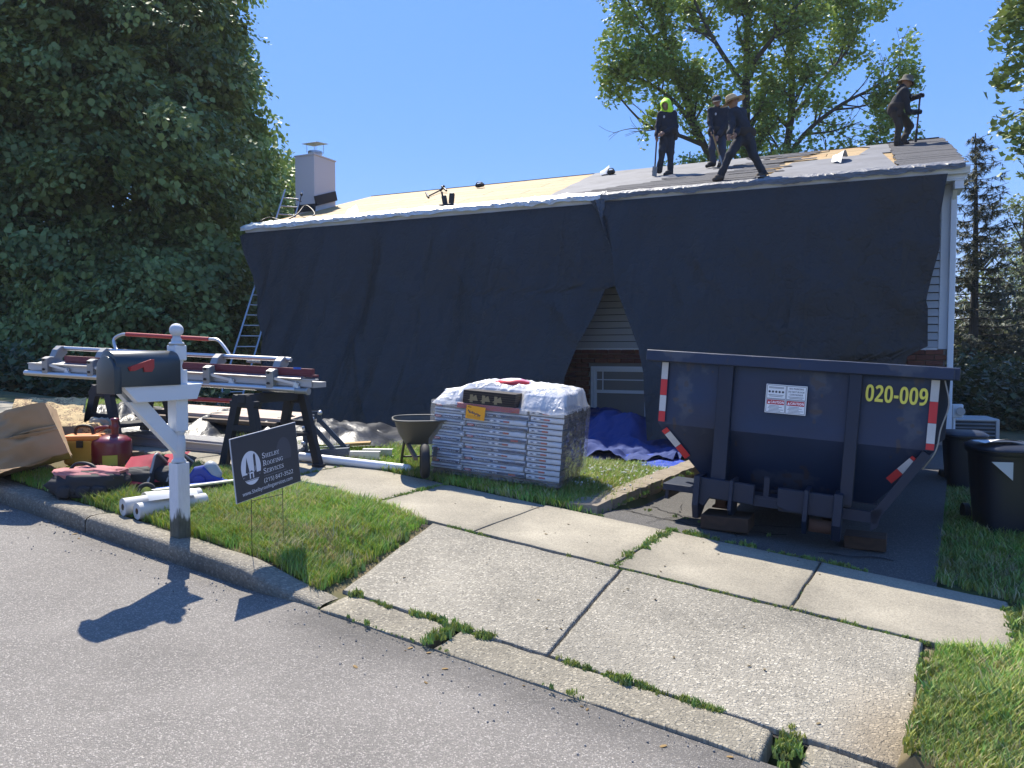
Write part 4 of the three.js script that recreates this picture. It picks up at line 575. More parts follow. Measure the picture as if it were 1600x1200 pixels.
  t.updateMatrixWorld(); bt.position.copy(t.localToWorld(V(0.64, topY + 0.19, -0.42))); bt.rotation.y = PT;
  const bagTex = canvasTex(256, 128, (g, w, h) => { g.fillStyle = '#cf8fa0'; g.fillRect(0, 0, w, h); g.fillStyle = '#d23a3e'; g.fillRect(170, 0, 86, h); g.fillRect(0, 0, 30, h); g.fillStyle = '#efe3e6'; g.fillRect(40, 30, 120, 70); g.strokeStyle = '#3b2352'; g.lineWidth = 9; g.beginPath(); g.ellipse(128, 62, 16, 20, 0, 0, 7); g.stroke(); g.fillStyle = '#3b2352'; g.fillRect(60, 50, 30, 16); });
  part('body', loft(Array.from({ length: 14 }, (_, k) => { const a = k / 13, s = Math.pow(Math.sin(Math.PI * clamp(a, 0.03, 0.97)), 0.6); return Array.from({ length: 16 }, (_, i) => { const b = i / 16 * 6.283; return V((a - 0.5) * 0.36, (0.045 * Math.sin(b) + 0.01 * (fbm(a * 7, i * 0.7, 3, 2) - 0.5)) * s + 0.02, 0.12 * Math.cos(b) * s); }); })), S(0xffffff, { map: bagTex, roughness: 0.35 }), bt);
}
// ---------------------------------------------------------------- wheelbarrow
{
  const q8 = at(672, 650, 7.85), p = onGround(q8.x, q8.z); const t = thing('wheelbarrow', 'olive grey steel wheelbarrow standing behind the shingle pallet', 'wheelbarrow', p); t.rotation.y = 190 * deg; t.scale.setScalar(0.84);
  const ring = (y, w, d, z) => Array.from({ length: 28 }, (_, i) => { const a = i / 28 * 6.283, q = 3.2, c = Math.cos(a), s = Math.sin(a); return V(0.12 + w * Math.sign(c) * Math.pow(Math.abs(c), 2 / q), y, z - d * Math.sign(s) * Math.pow(Math.abs(s), 2 / q)); });
  part('tub', loft([ring(0.62, 0.335, 0.42, -0.3), ring(0.61, 0.32, 0.4, -0.3), ring(0.45, 0.27, 0.33, -0.28), ring(0.34, 0.2, 0.25, -0.26)].reverse(), true, false), Phy([0.07, 0.066, 0.052], { roughness: 0.55, side: 2, bumpMap: T.blotch, bumpScale: 0.01 }), t);
  part('rim', tube(ring(0.625, 0.338, 0.425, -0.3).concat([ring(0.625, 0.338, 0.425, -0.3)[0]]), 0.012, 80, 6), M.olive, t);
  for (const s of [-1, 1]) { part('handle', bar(V(0.12 + s * 0.1, 0.24, -0.95), V(0.12 + s * 0.27, 0.5, 0.42), 0.04, 0.04), M.darkWood, t); part('leg', [rod(V(0.12 + s * 0.18, 0.4, 0.02), V(0.12 + s * 0.24, 0, 0.05), 0.016), rod(V(0.12 + s * 0.24, 0.0, 0.05), V(0.12 + s * 0.2, 0.36, -0.25), 0.014)], M.black, t); }
  part('leg_brace', rod(V(-0.1, 0.13, 0.04), V(0.34, 0.13, 0.04), 0.012), M.black, t);
  const w = part('wheel', [place(new THREE.TorusGeometry(0.15, 0.05, 10, 24), 0.12, 0.2, -0.86, 0, Math.PI / 2, 0)], M.rubber, t); part('hub', place(new THREE.CylinderGeometry(0.09, 0.09, 0.06, 16), 0.12, 0.2, -0.86, 0, 0, Math.PI / 2), M.black, w);
}
// ---------------------------------------------------------------- dumpster
{
  const k = 0.93, tgt = at(1015, 547, 7.07 * k), t = thing('dumpster', 'large navy blue roll-off dumpster numbered 020-009 parked on the driveway', 'dumpster', V(0, 0, 0));
  t.rotation.order = 'YXZ'; t.rotation.y = -27 * deg; t.rotation.z = -3.3 * deg; t.rotation.x = -1.3 * deg; t.scale.setScalar(k);
  t.position.copy(tgt.clone().sub(V(0, 1.43, 0).multiplyScalar(k).applyEuler(t.rotation)));
  const LEN = 5.3;
  // front face: upper panel, lower panel leaning inward; side walls and floor
  const P = (x, y, z) => V(x, y, z), up = 0.77, ybL = 0.25, fz = -0.3;
  const front = (pts) => { const g = new THREE.BufferGeometry(), o = []; for (let i = 1; i < pts.length - 1; i++) o.push(pts[0], pts[i], pts[i + 1]); g.setFromPoints(o); g.computeVertexNormals(); return uvBox(g); };
  const solidPanel = (pts, n) => join([front(pts), front(pts.map(p => p.clone().add(n)).reverse())]);
  const back = V(0, 0, -0.02);
  const crease = V(0, 0, 0);
  const denty = (a, b, c, d, seed, amp) => gridGeo(28, 16, (s, q) => { const p = a.clone().lerp(b, s).lerp(d.clone().lerp(c, s), q); const e = Math.min(1, Math.min(s, 1 - s, q, 1 - q) * 8); p.z += amp * e * (fbm(p.x * 2.1, p.y * 3, seed, 3) - 0.5); p.uv = [p.x, p.y]; return p; });
  part('front_panel', [denty(P(0.13, 1.36, 0), P(2.35, 1.36, 0), P(2.35, up, 0), P(0.13, up, 0), 3, 0.05), box(2.16, 0.55, 0.01, 1.22, 1.06, -0.06)], M.navy, t);
  part('lower_panel', [denty(P(0.13, up, 0), P(2.35, up, 0), P(1.95, ybL, fz), P(0.54, ybL, fz), 5, 0.03)], M.navy, t);
  for (const s of [0, 1]) {
    const X = x => s ? 2.48 - x : x;
    part('side_wall', [gridGeo(40, 8, (a, b) => { const q = V(X(0.13), lerp(1.36, up, b), -a * LEN); q.uv = [q.z, q.y]; return q; }), gridGeo(40, 8, (a, b) => { const q = V(X(lerp(0.13, 0.54, b)), lerp(up, ybL, b), lerp(0, fz, b) - a * LEN); q.uv = [q.z, q.y]; return q; })], M.navy, t);
    for (let j = 0; j < 7; j++) part('side_rib', [extrude([[0, 0], [0.09, 0], [0.09, -0.5], [0, -0.58]], 0.07).translate(0, 0, 0).applyMatrix4(new THREE.Matrix4().makeTranslation(X(0.13) - (s ? 0 : 0.09), 1.34, -0.55 - j * 0.72))], M.navyFlat, t);
    part('top_rail', rbox(0.14, 0.1, LEN, 0.012, X(0.07), 1.385, -LEN / 2 + 0.02), M.navy, t);
  }
  part('floor', box(1.5, 0.03, LEN, 1.23, ybL, -LEN / 2 + fz), M.navyFlat, t);
  part('rear_door', box(2.2, 1.12, 0.04, 1.22, 0.82, -LEN), M.navyFlat, t);
  part('top_rim', [rbox(2.44, 0.1, 0.13, 0.012, 1.22, 1.385, 0.03), extrude([[0.02, 1.34], [0.13, 1.34], [0.13, 1.27]], 0.05).translate(0, 0, -0.02)], M.navy, t);
  for (const [a, b] of [[0.65, 0.78], [1.7, 1.8]]) part('front_post', [rbox(b - a, 1.08, 0.06, 0.008, (a + b) / 2, 0.8, 0.035), box(b - a - 0.02, 0.55, 0.2, (a + b) / 2, 0.52, -0.06)], M.navyFlat, t);
  // reflective tape
  const seg = (x, y0, y1, m, w = 0.058) => part('reflective_tape', box(w, Math.abs(y1 - y0) - 0.002, 0.004, x, (y0 + y1) / 2, 0.026), m, t);
  const tl = [[1.33, 1.175, 0], [1.175, 1.03, 1], [1.03, 0.885, 0], [0.885, 0.79, 1]]; tl.forEach(([a, b, c]) => seg(0.165, a, b, c ? M.tapeR : M.tapeW));
  [[1.33, 1.16, 0], [1.16, 0.99, 1], [0.99, 0.83, 0], [0.83, 0.78, 1]].forEach(([a, b, c]) => seg(2.318, a, b, c ? M.tapeR : M.tapeW));
  const dg = (x0, y0, x1, y1, m) => { const a = q => { const kk = clamp((up - q) / (up - ybL)); return fz * kk + 0.03; }; part('reflective_tape', bar(V(x0, y0, a(y0)), V(x1, y1, a(y1)), 0.058, 0.004, V(0, 0.1, 1)), m, t); };
  dg(0.19, 0.72, 0.215, 0.69, M.tapeR); dg(0.217, 0.687, 0.305, 0.575, M.tapeW); dg(0.307, 0.572, 0.385, 0.472, M.tapeR);
  dg(2.225, 0.7, 2.21, 0.68, M.tapeR); dg(2.207, 0.677, 2.125, 0.575, M.tapeW); dg(2.123, 0.572, 2.05, 0.48, M.tapeR);
  // lettering and sticker
  const fonts = await new FontLoader().loadAsync('fonts/droid/droid_sans_bold.typeface.json');
  const tg = new TextGeometry('020-009', { font: fonts, size: 0.135, depth: 0.002, curveSegments: 6 }); tg.computeBoundingBox(); const bw = tg.boundingBox.max.x - tg.boundingBox.min.x; tg.scale(0.445 / bw, 1, 1); part('number_lettering', uvBox(tg).translate(1.825, 1.125, 0.026), M.yellow, t);
  const st = part('caution_sticker', rbox(0.33, 0.245, 0.004, 0.002, 1.222, 1.082, 0.03), S(0xffffff, { roughness: 0.5, map: canvasTex(512, 384, (g, w, h) => {
    g.fillStyle = '#dfe0e0'; g.fillRect(0, 0, w, h); g.strokeStyle = '#33363c'; g.lineWidth = 5; for (const x of [14, 262]) { g.strokeRect(x, 14, 236, 176); g.strokeRect(x, 200, 236, 172); g.fillStyle = '#b3222b'; g.fillRect(x + 8, 208, 220, 62); g.fillStyle = '#fff'; g.font = 'bold 44px sans-serif'; g.fillText('CAUTION', x + 52, 255, 172); g.beginPath(); g.moveTo(x + 18, 258); g.lineTo(x + 33, 224); g.lineTo(x + 48, 258); g.fill(); g.fillStyle = '#555a63'; for (let y = 284; y < 360; y += 17) g.fillRect(x + 24 + (y % 3) * 8, y, 180 - (y % 5) * 14, 6); }
    g.fillStyle = '#3a3d44'; g.font = 'bold 30px sans-serif'; g.fillText('NO PARKING', 290, 56, 180); g.fillText('DO NOT BLOCK', 280, 96, 200); g.fillText('CONTAINER', 298, 134, 165); g.fillRect(284, 152, 190, 6); g.fillRect(300, 168, 160, 6); for (let y = 36; y < 62; y += 13) g.fillRect(34, y, 190, 6); for (let i = 0; i < 5; i++) { g.beginPath(); g.arc(46 + i * 42, 100, 15, 0, 7); g.fill(); } g.fillRect(34, 140, 190, 6); g.fillRect(44, 158, 170, 6);
  }) }), t); { const p = st.geometry.attributes.position, uv = st.geometry.attributes.uv; for (let i = 0; i < p.count; i++) uv.setXY(i, (p.getX(i) - 1.057) / 0.33, (p.getY(i) - 0.96) / 0.245); }
  // underframe: bumper plates, side plates, hook, roller, long rails, steps
  part('bumper_plate', [extrude([[0.55, 0.34], [1.03, 0.33], [1.03, 0.17], [0.66, 0.18], [0.62, 0.1], [0.55, 0.12]], 0.05, 0.004).translate(0, 0, 0.06), box(0.48, 0.03, 0.22, 0.79, 0.17, -0.06)], M.navyFlat, t);
  part('bumper_plate', [extrude([[1.23, 0.335], [1.72, 0.33], [1.72, 0.15], [1.3, 0.16], [1.23, 0.19]], 0.05, 0.004).translate(0, 0, 0.06), box(0.49, 0.03, 0.22, 1.48, 0.15, -0.06)], M.navyFlat, t);
  part('centre_plate', [box(0.22, 0.07, 0.05, 1.13, 0.19, 0.05), box(0.24, 0.02, 0.2, 1.13, 0.235, -0.03)], M.navyFlat, t);
  part('hook_post', [rbox(0.05, 0.2, 0.05, 0.006, 1.125, 0.31, 0.03)], M.navyFlat, t);
  const sp = (x, w, m, lo) => { const g = extrude([[-0.12, 0.35], [0.14, 0.35], [0.16, 0.1], [0.1, lo], [0.02, lo - 0.01], [-0.12, 0.05]], w, 0.004); g.rotateY(-Math.PI / 2); return part('side_plate', g.translate(x, 0, 0), m, t); };
  sp(0.575, 0.045, M.navyFlat, -0.02); sp(0.86, 0.025, M.navyFlat, 0.05); sp(1.47, 0.03, M.navyFlat, -0.01); sp(1.73, 0.06, M.navyFlat, -0.03);
  part('roller', place(new THREE.CylinderGeometry(0.055, 0.055, 0.17, 18), 1.575, 0.06, 0.06, 0, 0, Math.PI / 2), M.rust, t);
  for (const x of [0.72, 1.62]) part('long_rail', [box(0.09, 0.15, LEN, x, 0.14, -LEN / 2 - 0.1), box(0.14, 0.015, LEN, x, 0.06, -LEN / 2 - 0.1)], M.rust, t);
  for (let j = 0; j < 9; j++) part('cross_member', box(0.85, 0.08, 0.06, 1.17, 0.2, -0.4 - j * 0.58), M.navyFlat, t);
  part('step_plate', [rbox(0.34, 0.06, 0.5, 0.006, 0.37, 0.19, -0.3), box(0.03, 0.12, 0.4, 0.23, 0.13, -0.3)], M.navyFlat, t);
  part('outrigger', [box(0.27, 0.09, 0.06, 1.86, 0.19, 0.02), extrude([[1.94, 0.25], [2.02, 0.27], [2.0, 0.12], [1.95, 0.08]], 0.07).translate(0, 0, -0.02), bar(V(1.97, 0.2, 0.02), V(2.3, 0.75, 0.02), 0.07, 0.06, V(0, 0, 1))], M.navyFlat, t);
  part('cable', tube([V(2.38, 1.33, 0.03), V(2.42, 1.15, 0.04), V(2.38, 0.95, 0.04), V(2.36, 0.78, 0.04), V(2.28, 0.62, 0)], 0.006, 24, 5), M.cast, t);
  const bp = (px, py) => gnd(px, py);
  const wb = (label, px, py, w, h, d, yaw) => { const o = thing('wood_block', label, 'block', bp(px, py)); o.rotation.y = yaw; part('timber', rbox(w, h, d, 0.008, w / 2, h / 2, -d / 2), S(0xffffff, { map: T.darkWood, roughness: 0.9, color: new THREE.Color(0.45, 0.34, 0.3) }), o); return o; };
  wb('rough timber block under the left front runner of the dumpster', 1094, 826, 0.38, 0.115, 0.3, -27 * deg); wb('brown timber block lying under the right runner of the dumpster', 1318, 856, 0.3, 0.1, 0.24, -27 * deg);
}
// ---------------------------------------------------------------- retaining wall of stone blocks beside the driveway
{
  const t = thing('stone_wall', 'low retaining wall of rough tan stone blocks along the driveway edge', 'wall', V(0, 0, 0)), r = rngOf(31);
  const blk = (len, w, h, seed) => { const g = new THREE.BoxGeometry(len, h, w, 7, 3, 4), p = g.attributes.position; for (let i = 0; i < p.count; i++) { const x = p.getX(i), y = p.getY(i), z = p.getZ(i), e = (Math.abs(x) > len / 2 - 0.001) + (Math.abs(y) > h / 2 - 0.001) + (Math.abs(z) > w / 2 - 0.001), k = e > 1 ? 0.93 : 1; p.setXYZ(i, x * k + 0.012 * (fbm(x * 9 + seed, y * 9, z * 9, 3) - 0.5) * 2, y * (e > 1 ? 0.94 : 1) + 0.014 * (fbm(x * 8, y * 8 + seed, z * 8, 3) - 0.5) * 2, z * k + 0.02 * (fbm(x * 8, y * 8, z * 8 + seed, 3) - 0.5) * 2); } const q = mergeVertices(g); q.computeVertexNormals(); return uvBox(q); };
  let v = 5.9; for (let k = 0; k < 10; k++) { const L = rr(r, 0.24, 0.42), v1 = v + L, u = -2.74 + (k ? 0 : -0.02), c = W(u, (v + v1) / 2, 0), y = lerp(0.245, 0.2, clamp((v - 5.9) / 3)), h = k ? 0.13 : 0.2; const m = part('stone', blk(L - 0.008, k ? 0.25 : 0.3, h, k * 5), M.stone, t); m.position.set(c.x, y - h / 2 + 0.04, c.z); m.rotation.y = Math.PI / 2 - TH + rr(r, -0.06, 0.06); if (k) { const m2 = part('stone', blk(L + 0.04, 0.22, 0.2, k * 7 + 1), M.stone, t); m2.position.set(c.x, y - 0.2, c.z); m2.rotation.y = Math.PI / 2 - TH; } v = v1; }
}
// ---------------------------------------------------------------- air conditioner, meter pipe, bins
{
  const c = hL(at(1512, 690, 13.4)), p = hW(0.85, 0, -1.7), t = thing('air_conditioner', 'grey outdoor air conditioner with louvred sides beside the house wall', 'air conditioner', at(1513, 705, 13.3)); t.rotation.y = HTH + 0.15;
  t.position.y = 0.42 - 0.72;
  part('cabinet', [rbox(0.68, 0.66, 0.68, 0.03, 0, 0.35, 0)], S([0.05, 0.055, 0.06]), t); part('top_cover', rbox(0.73, 0.05, 0.73, 0.02, 0, 0.7, 0), M.zinc, t);
  for (const [x, z] of [[-1, 1], [1, 1], [1, -1], [-1, -1]]) part('corner_post', rbox(0.06, 0.7, 0.06, 0.01, x * 0.335, 0.35, z * 0.335), M.zinc, t);
  for (let k = 0; k < 10; k++) part('louvre', [box(0.62, 0.012, 0.05, 0, 0.07 + k * 0.063, 0.345, 0.5), box(0.05, 0.012, 0.62, -0.345, 0.07 + k * 0.063, 0, 0, 0, 0.5)], M.zinc, t);
  const mp = thing('electric_meter', 'round white electric meter box on the house corner above the air conditioner', 'meter', at(1496, 642, 12.6)); mp.rotation.y = HTH;
  part('box', rbox(0.16, 0.22, 0.1, 0.015, 0, 0, 0), M.white, mp); part('dial', place(new THREE.CylinderGeometry(0.065, 0.065, 0.06, 20), 0.04, 0.0, 0.07, Math.PI / 2, 0, 0), M.zinc, mp);
  part('pipe', rod(V(-0.05, -0.1, 0), V(-0.05, -1.0, 0), 0.025), M.white, mp);
  const bin = (label, pos, yaw, h, w, extra) => { const o = thing('trash_bin', label, 'trash bin', pos, 'trash bins beside the driveway'); o.rotation.y = yaw; const ring = (y, s, rd) => Array.from({ length: 24 }, (_, i) => { const a = i / 24 * 6.283 + 0.131, q = 3.6, cx = Math.cos(a), cz = Math.sin(a); return V(s * Math.sign(cx) * Math.pow(Math.abs(cx), 2 / q), y, -s * 1.1 * Math.sign(cz) * Math.pow(Math.abs(cz), 2 / q)); });
    part('body', loft([ring(0.02, w * 0.78), ring(h * 0.5, w * 0.9), ring(h * 0.88, w * 0.98), ring(h * 0.881, w * 1.05), ring(h * 0.93, w * 1.06)]), M.bin, o); part('lid', loft([ring(h * 0.935, w * 1.1), ring(h * 0.96, w * 1.1), ring(h, w * 0.9), ring(h * 1.01, w * 0.4)]), M.bin, o);
    part('handle', rod(V(-w * 0.8, h * 0.93, -w * 1.25), V(w * 0.8, h * 0.93, -w * 1.25), 0.016), M.bin, o); for (const s of [-1, 1]) { const wh = part('wheel', place(new THREE.CylinderGeometry(0.09, 0.09, 0.05, 18), s * w * 0.82, 0.09, -w * 1.05, 0, 0, Math.PI / 2), M.rubber, o); } return o; };
  const b2p = gnd(1566, 826), b1p = V(0, 0, 0); const q = at(1503, 780, 9.1); b1p.copy(onGround(q.x, q.z));
  const b2 = bin('near dark blue trash bin with a white sheet of paper on its lid', b2p, -0.25, 0.8, 0.27); b2.position.y -= 0.01;
  const bg = thing('white_paper', 'folded white sheet lying on the lid of the near trash bin', 'paper', b2.position.clone().add(V(-0.12, 0.805, 0.1)));
  part('sheet', gridGeo(12, 6, (a, b) => V((a - 0.5) * 0.36, 0.012 + 0.035 * Math.sin(a * 3.1) * b + 0.008 * fbm(a * 5, b * 5, 1, 2), (b - 0.5) * 0.2)), S([0.75, 0.75, 0.74], { side: 2 }), bg);
  part('triangle_sticker', (() => { const g = extrude([[0, 0], [0.17, -0.0], [0.17, -0.16]], 0.003); return g.translate(-0.2, 0.66, 0.303); })(), M.whiteP, b2);
  bin('far dark trash bin between the dumpster and the near bin', b1p, -0.35, 0.68, 0.22);
  const b3 = bin('dark trash bin at the right picture edge beside the near bin', gnd(1640, 838), -0.2, 0.8, 0.27);
}
// ---------------------------------------------------------------- bending brake on sawhorses
{
  const A = at(48, 582, 8.15), B = at(468, 609, 7.1), d = B.clone().sub(A), L = d.length(), t = thing('bending_brake', 'long aluminium sheet metal bending brake with red rails lying across two sawhorses', 'bending brake', A);
  t.quaternion.setFromUnitVectors(V(1, 0, 0), d.clone().normalize());                 // local x runs along the brake, +z towards the street
  const X = px => { const r = ray(px, 0); const s = (r.x * -A.z / -r.z * 1 - A.x); const k = (px - 800) / F; return (k * (-A.z) - A.x) / (d.x / L + k * d.z / L); };
  part('bottom_tube', place(new THREE.CylinderGeometry(0.028, 0.028, L, 18), L / 2, 0, 0.06, 0, 0, Math.PI / 2), M.alu, t);
  part('tube_end', [place(new THREE.CylinderGeometry(0.026, 0.026, 0.13, 14), L + 0.06, -0.005, 0.06, 0, 0, Math.PI / 2), place(new THREE.CylinderGeometry(0.034, 0.034, 0.02, 14), L + 0.13, -0.005, 0.06, 0, 0, Math.PI / 2)], M.cast, t);
  part('base_rail', [box(L + 0.14, 0.05, 0.22, L / 2 + 0.08, 0.05, -0.1), box(L + 0.16, 0.012, 0.1, L / 2 + 0.09, 0.1, 0.0), box(L + 0.14, 0.07, 0.012, L / 2 + 0.08, 0.07, 0.03)], M.zinc, t);
  part('red_rail', [box(L - 0.35, 0.055, 0.06, L / 2 + 0.3, 0.17, -0.02), box(L - 0.35, 0.02, 0.12, L / 2 + 0.3, 0.13, -0.06)], M.crimson, t);
  part('bed_plate', box(L - 0.1, 0.015, 0.14, L / 2 + 0.1, 0.118, 0.0, 0.25), M.alu, t);
  part('top_tube', place(new THREE.CylinderGeometry(0.022, 0.022, L - 0.4, 16), L / 2 + 0.02, 0.27, -0.12, 0, 0, Math.PI / 2), M.alu, t);
  const cg = extrude([[0.09, 0.0], [0.1, 0.17], [0.05, 0.19], [0.0, 0.19], [-0.04, 0.27], [-0.1, 0.31], [-0.16, 0.31], [-0.17, 0.24], [-0.1, 0.18], [-0.14, 0.0]], 0.075, 0.006); cg.rotateY(-Math.PI / 2); cg.scale(0.9, 0.93, 0.9);
  for (const px of [80, 150, 236, 330, 428]) { const c = part('clamp_casting', cg, M.cast, t); c.position.set(X(px) + 0.04, 0, 0); part('bolt', [rod(V(X(px), 0.15, 0.09), V(X(px), 0.15, 0.11), 0.014), rod(V(X(px), 0.05, 0.08), V(X(px), 0.05, 0.105), 0.012)], M.black, t); part('arm', bar(V(X(px) + 0.02, 0.1, 0.06), V(X(px) + 0.3, 0.05, 0.04), 0.03, 0.025), M.alu, t); part('wedge', extrude([[0, 0], [0.07, 0], [0.03, 0.06]], 0.03).translate(X(px) + 0.24, 0.02, 0.035), M.whiteP, t); }
  const xa = X(160), xb = X(345), hz = -0.3;
  part('upper_handle', [tube([V(xa + 0.12, 0.24, -0.12), V(xa + 0.02, 0.3, -0.14), V(xa - 0.02, 0.39, -0.16), V(xa + 0.06, 0.44, -0.18), V(xa + 0.14, 0.445, -0.18)], 0.016, 30), tube([V(xb - 0.32, 0.43, -0.18), V(xb - 0.2, 0.425, -0.18), V(xb - 0.1, 0.36, -0.16), V(xb, 0.27, -0.13)], 0.016, 30)], M.alu, t);
  part('handle_grip', [rod(V(xa + 0.12, 0.445, -0.18), V(xb - 0.3, 0.43, -0.18), 0.021, 0.021, 12)], M.red, t);
  part('lower_handle', [rod(V(X(225), -0.16, 0.04), V(X(374), -0.145, 0.03), 0.022, 0.022, 12)], M.red, t); part('handle_arm', [rod(V(X(226), -0.16, 0.04), V(X(226), 0, 0.05), 0.014), rod(V(X(374), -0.145, 0.03), V(X(377), -0.145, 0.03), 0.02, 0.016)], M.alu, t);
  part('spring', Array.from({ length: 14 }, (_, k) => place(new THREE.TorusGeometry(0.012, 0.003, 5, 8), X(383) + k * 0.011, 0.235, -0.02, 0, Math.PI / 2, 0)), M.cast, t);
  part('sticker', box(0.08, 0.02, 0.002, X(468), 0.2, 0.05), S([0.03, 0.1, 0.4]), t);
  const horse = (label, px, dz, yaw) => {
    const c = A.clone().add(d.clone().multiplyScalar((X(px)) / L)), h = thing('sawhorse', label, 'sawhorse', V(c.x, 0, c.z + dz), 'sawhorses under the bending brake'); h.rotation.y = yaw;
    const top = c.y - 0.045; part('top_beam', [rbox(0.1, 0.09, 0.72, 0.012, 0, top - 0.05, 0), rbox(0.34, 0.05, 0.06, 0.01, 0, top - 0.09, 0.32)], M.blackM, h);
    for (const [sx, sz] of [[-1, 1], [1, 1], [-1, -1], [1, -1]]) { const f = h.localToWorld(V(sx * 0.27, 0, sz * 0.34)); h.updateMatrixWorld(); const fw = V(sx * 0.27, 0, sz * 0.34).applyAxisAngle(V(0, 1, 0), yaw).add(h.position), gy = onGround(fw.x, fw.z).y; part('leg', [bar(V(sx * 0.08, top - 0.02, sz * 0.32), V(sx * 0.27, gy, sz * 0.34), 0.085, 0.055, V(0, 0, 1)), rbox(0.1, 0.03, 0.1, 0.008, sx * 0.27, gy + 0.015, sz * 0.34)], M.blackM, h); }
    for (const s of [-1, 1]) part('end_panel', [bar(V(-0.2, top - 0.32, s * 0.33), V(0.2, top - 0.32, s * 0.33), 0.05, 0.05), extrude([[-0.21, top - 0.34], [-0.1, top - 0.02], [0.1, top - 0.02], [0.21, top - 0.34], [0.15, top - 0.34], [0.08, top - 0.12], [-0.08, top - 0.12], [-0.15, top - 0.34]], 0.03, 0.004).translate(0, 0, s * 0.33 - 0.015)], M.blackM, h);
    part('shelf_brace', box(0.36, 0.03, 0.66, 0, top - 0.42, 0), M.blackM, h); return h;
  };
  horse('right black plastic sawhorse behind the yard sign', 418, -0.1, -30 * deg); horse('left black plastic sawhorse behind the red gas can', 196, -0.1, -26 * deg);
}
// ---------------------------------------------------------------- things lying on the lawn in front of the left tarp
{
  const a = gnd(110, 686), b = gnd(640, 737), d = b.clone().sub(a), L = d.length();
  const t = thing('aluminium_plank', 'long grey aluminium walk plank lying in the grass along the sidewalk edge', 'plank', a); t.quaternion.setFromUnitVectors(V(1, 0, 0), d.clone().normalize());
  part('deck', [box(L * 0.68, 0.03, 0.3, L * 0.34, 0.1, -0.16), box(L * 0.68, 0.1, 0.02, L * 0.34, 0.05, -0.01), box(L * 0.68, 0.1, 0.02, L * 0.34, 0.05, -0.31)], M.zinc, t); for (let k = 0; k < 5; k++) part('ridge', box(L * 0.68, 0.006, 0.02, L * 0.34, 0.118, -0.04 - k * 0.06), M.zinc, t); part('flange', [box(L * 0.68, 0.012, 0.025, L * 0.34, 0.012, 0.005), box(L * 0.68, 0.012, 0.02, L * 0.34, 0.085, 0.004)], M.alu, t);
  const g = thing('white_pipe', 'white gutter pipe lying in the grass in front of the wheelbarrow', 'pipe', at(468, 712, 7.66)); const e = gnd(637, 737).add(V(0, 0.035, 0)).sub(g.position); g.position.y = gnd(468, 712).y * 0 + onGround(g.position.x, g.position.z).y + 0.05; const e2 = gnd(637, 737).add(V(0, 0.03, 0)).sub(g.position);
  part('tube', [rod(V(0, 0, 0), e2, 0.042, 0.042, 16), new THREE.SphereGeometry(0.042, 14, 10).translate(e2.x, e2.y, e2.z)], M.white, g);
  // boards stacked on the lawn, sheeting bunched round them
  const p0 = gnd(205, 676, 0), p1 = gnd(440, 692, 0), bd = p1.clone().sub(p0);
  const st = thing('plywood_stack', 'stack of pale plywood offcuts lying on the lawn behind the sawhorses', 'plywood', p0); st.quaternion.setFromUnitVectors(V(1, 0, 0), bd.clone().normalize());
  const BL = bd.length(), pr = rngOf(14); const pale = S([0.62, 0.47, 0.36], { map: T.cloudy, roughness: 0.8 }); for (let k = 0; k < 3; k++) part('board', box(BL * rr(pr, 0.9, 1), 0.035, rr(pr, 0.95, 1.15), BL / 2 + rr(pr, -0.1, 0.1), 0.14 + 0.037 * k, -0.75 + rr(pr, -0.05, 0.05), 0, rr(pr, -0.02, 0.02)), k === 2 ? pale : M.darkWood, st); for (const x of [0.3, BL * 0.5, BL - 0.3]) part('bearer', box(0.09, 0.12, 1.1, x, 0.06, -0.75), M.darkWood, st);
  const mess = (name, label, cat, pts, mat, seed, hgt, wid, amp = 1, nu = 110, nv = 26) => { // crumpled sheet along a line of ground points
    const c = new THREE.CatmullRomCurve3(pts), o = pts[0].clone(); const geo = gridGeo(nu, nv, (s, q) => { const p = c.getPoint(s), tn = c.getTangent(s), n = V(-tn.z, 0, tn.x).normalize(), w = wid * (0.75 + 0.6 * fbm(s * 7, 1, seed, 3)); const off = (q - 0.5) * w + 0.25 * (fbm(s * 9, q * 2, seed + 5, 3) - 0.5); const P = p.clone().addScaledVector(n, off), gy = onGround(P.x, P.z).y; const r1 = Math.abs(fbm(s * 11, q * 2.2, seed, 4) - 0.5) * 2, r2 = Math.abs(fbm(s * 26 + q * 5, q * 5, seed + 2, 3) - 0.5) * 2; const edge = Math.sin(Math.PI * clamp(q, 0.02, 0.98)) ** 0.6 * smooth(0, 0.04, s) * smooth(1, 0.96, s); P.y = gy + 0.012 + hgt * edge * (0.25 + amp * (0.9 * (1 - r1 * 1.6) * 0.7 + 0.5 * r2)); P.sub(o); P.uv = [s * pts.length * 1.2, q * wid]; return P; });
    const m = single(name, geo, mat, label, cat); m.position.copy(o); return m;
  };
  const gp = (px, py, dd = 0) => { const q = gnd(px, py); return q; };
  mess('plastic_sheet', 'black plastic sheeting bunched on the lawn at the foot of the left tarp', 'sheeting', [gp(120, 662), gp(200, 663), gp(300, 668), gp(400, 674), gp(480, 682), gp(560, 686), gp(640, 688)], M.sheetBlack, 3, 0.24, 1.5, 0.8);
  mess('plastic_sheet', 'shiny black plastic strip lying in the grass behind the blue hoist frame', 'sheeting', [gp(470, 690), gp(520, 689), gp(580, 690), gp(640, 692)], M.sheetBlack, 9, 0.16, 0.7, 1, 80, 16);
  mess('blue_tarp', 'small blue tarp end poking out behind the wheelbarrow', 'tarp', [gp(600, 684), gp(620, 684), gp(648, 686)], M.blueTarp, 13, 0.22, 0.5, 1, 40, 14);
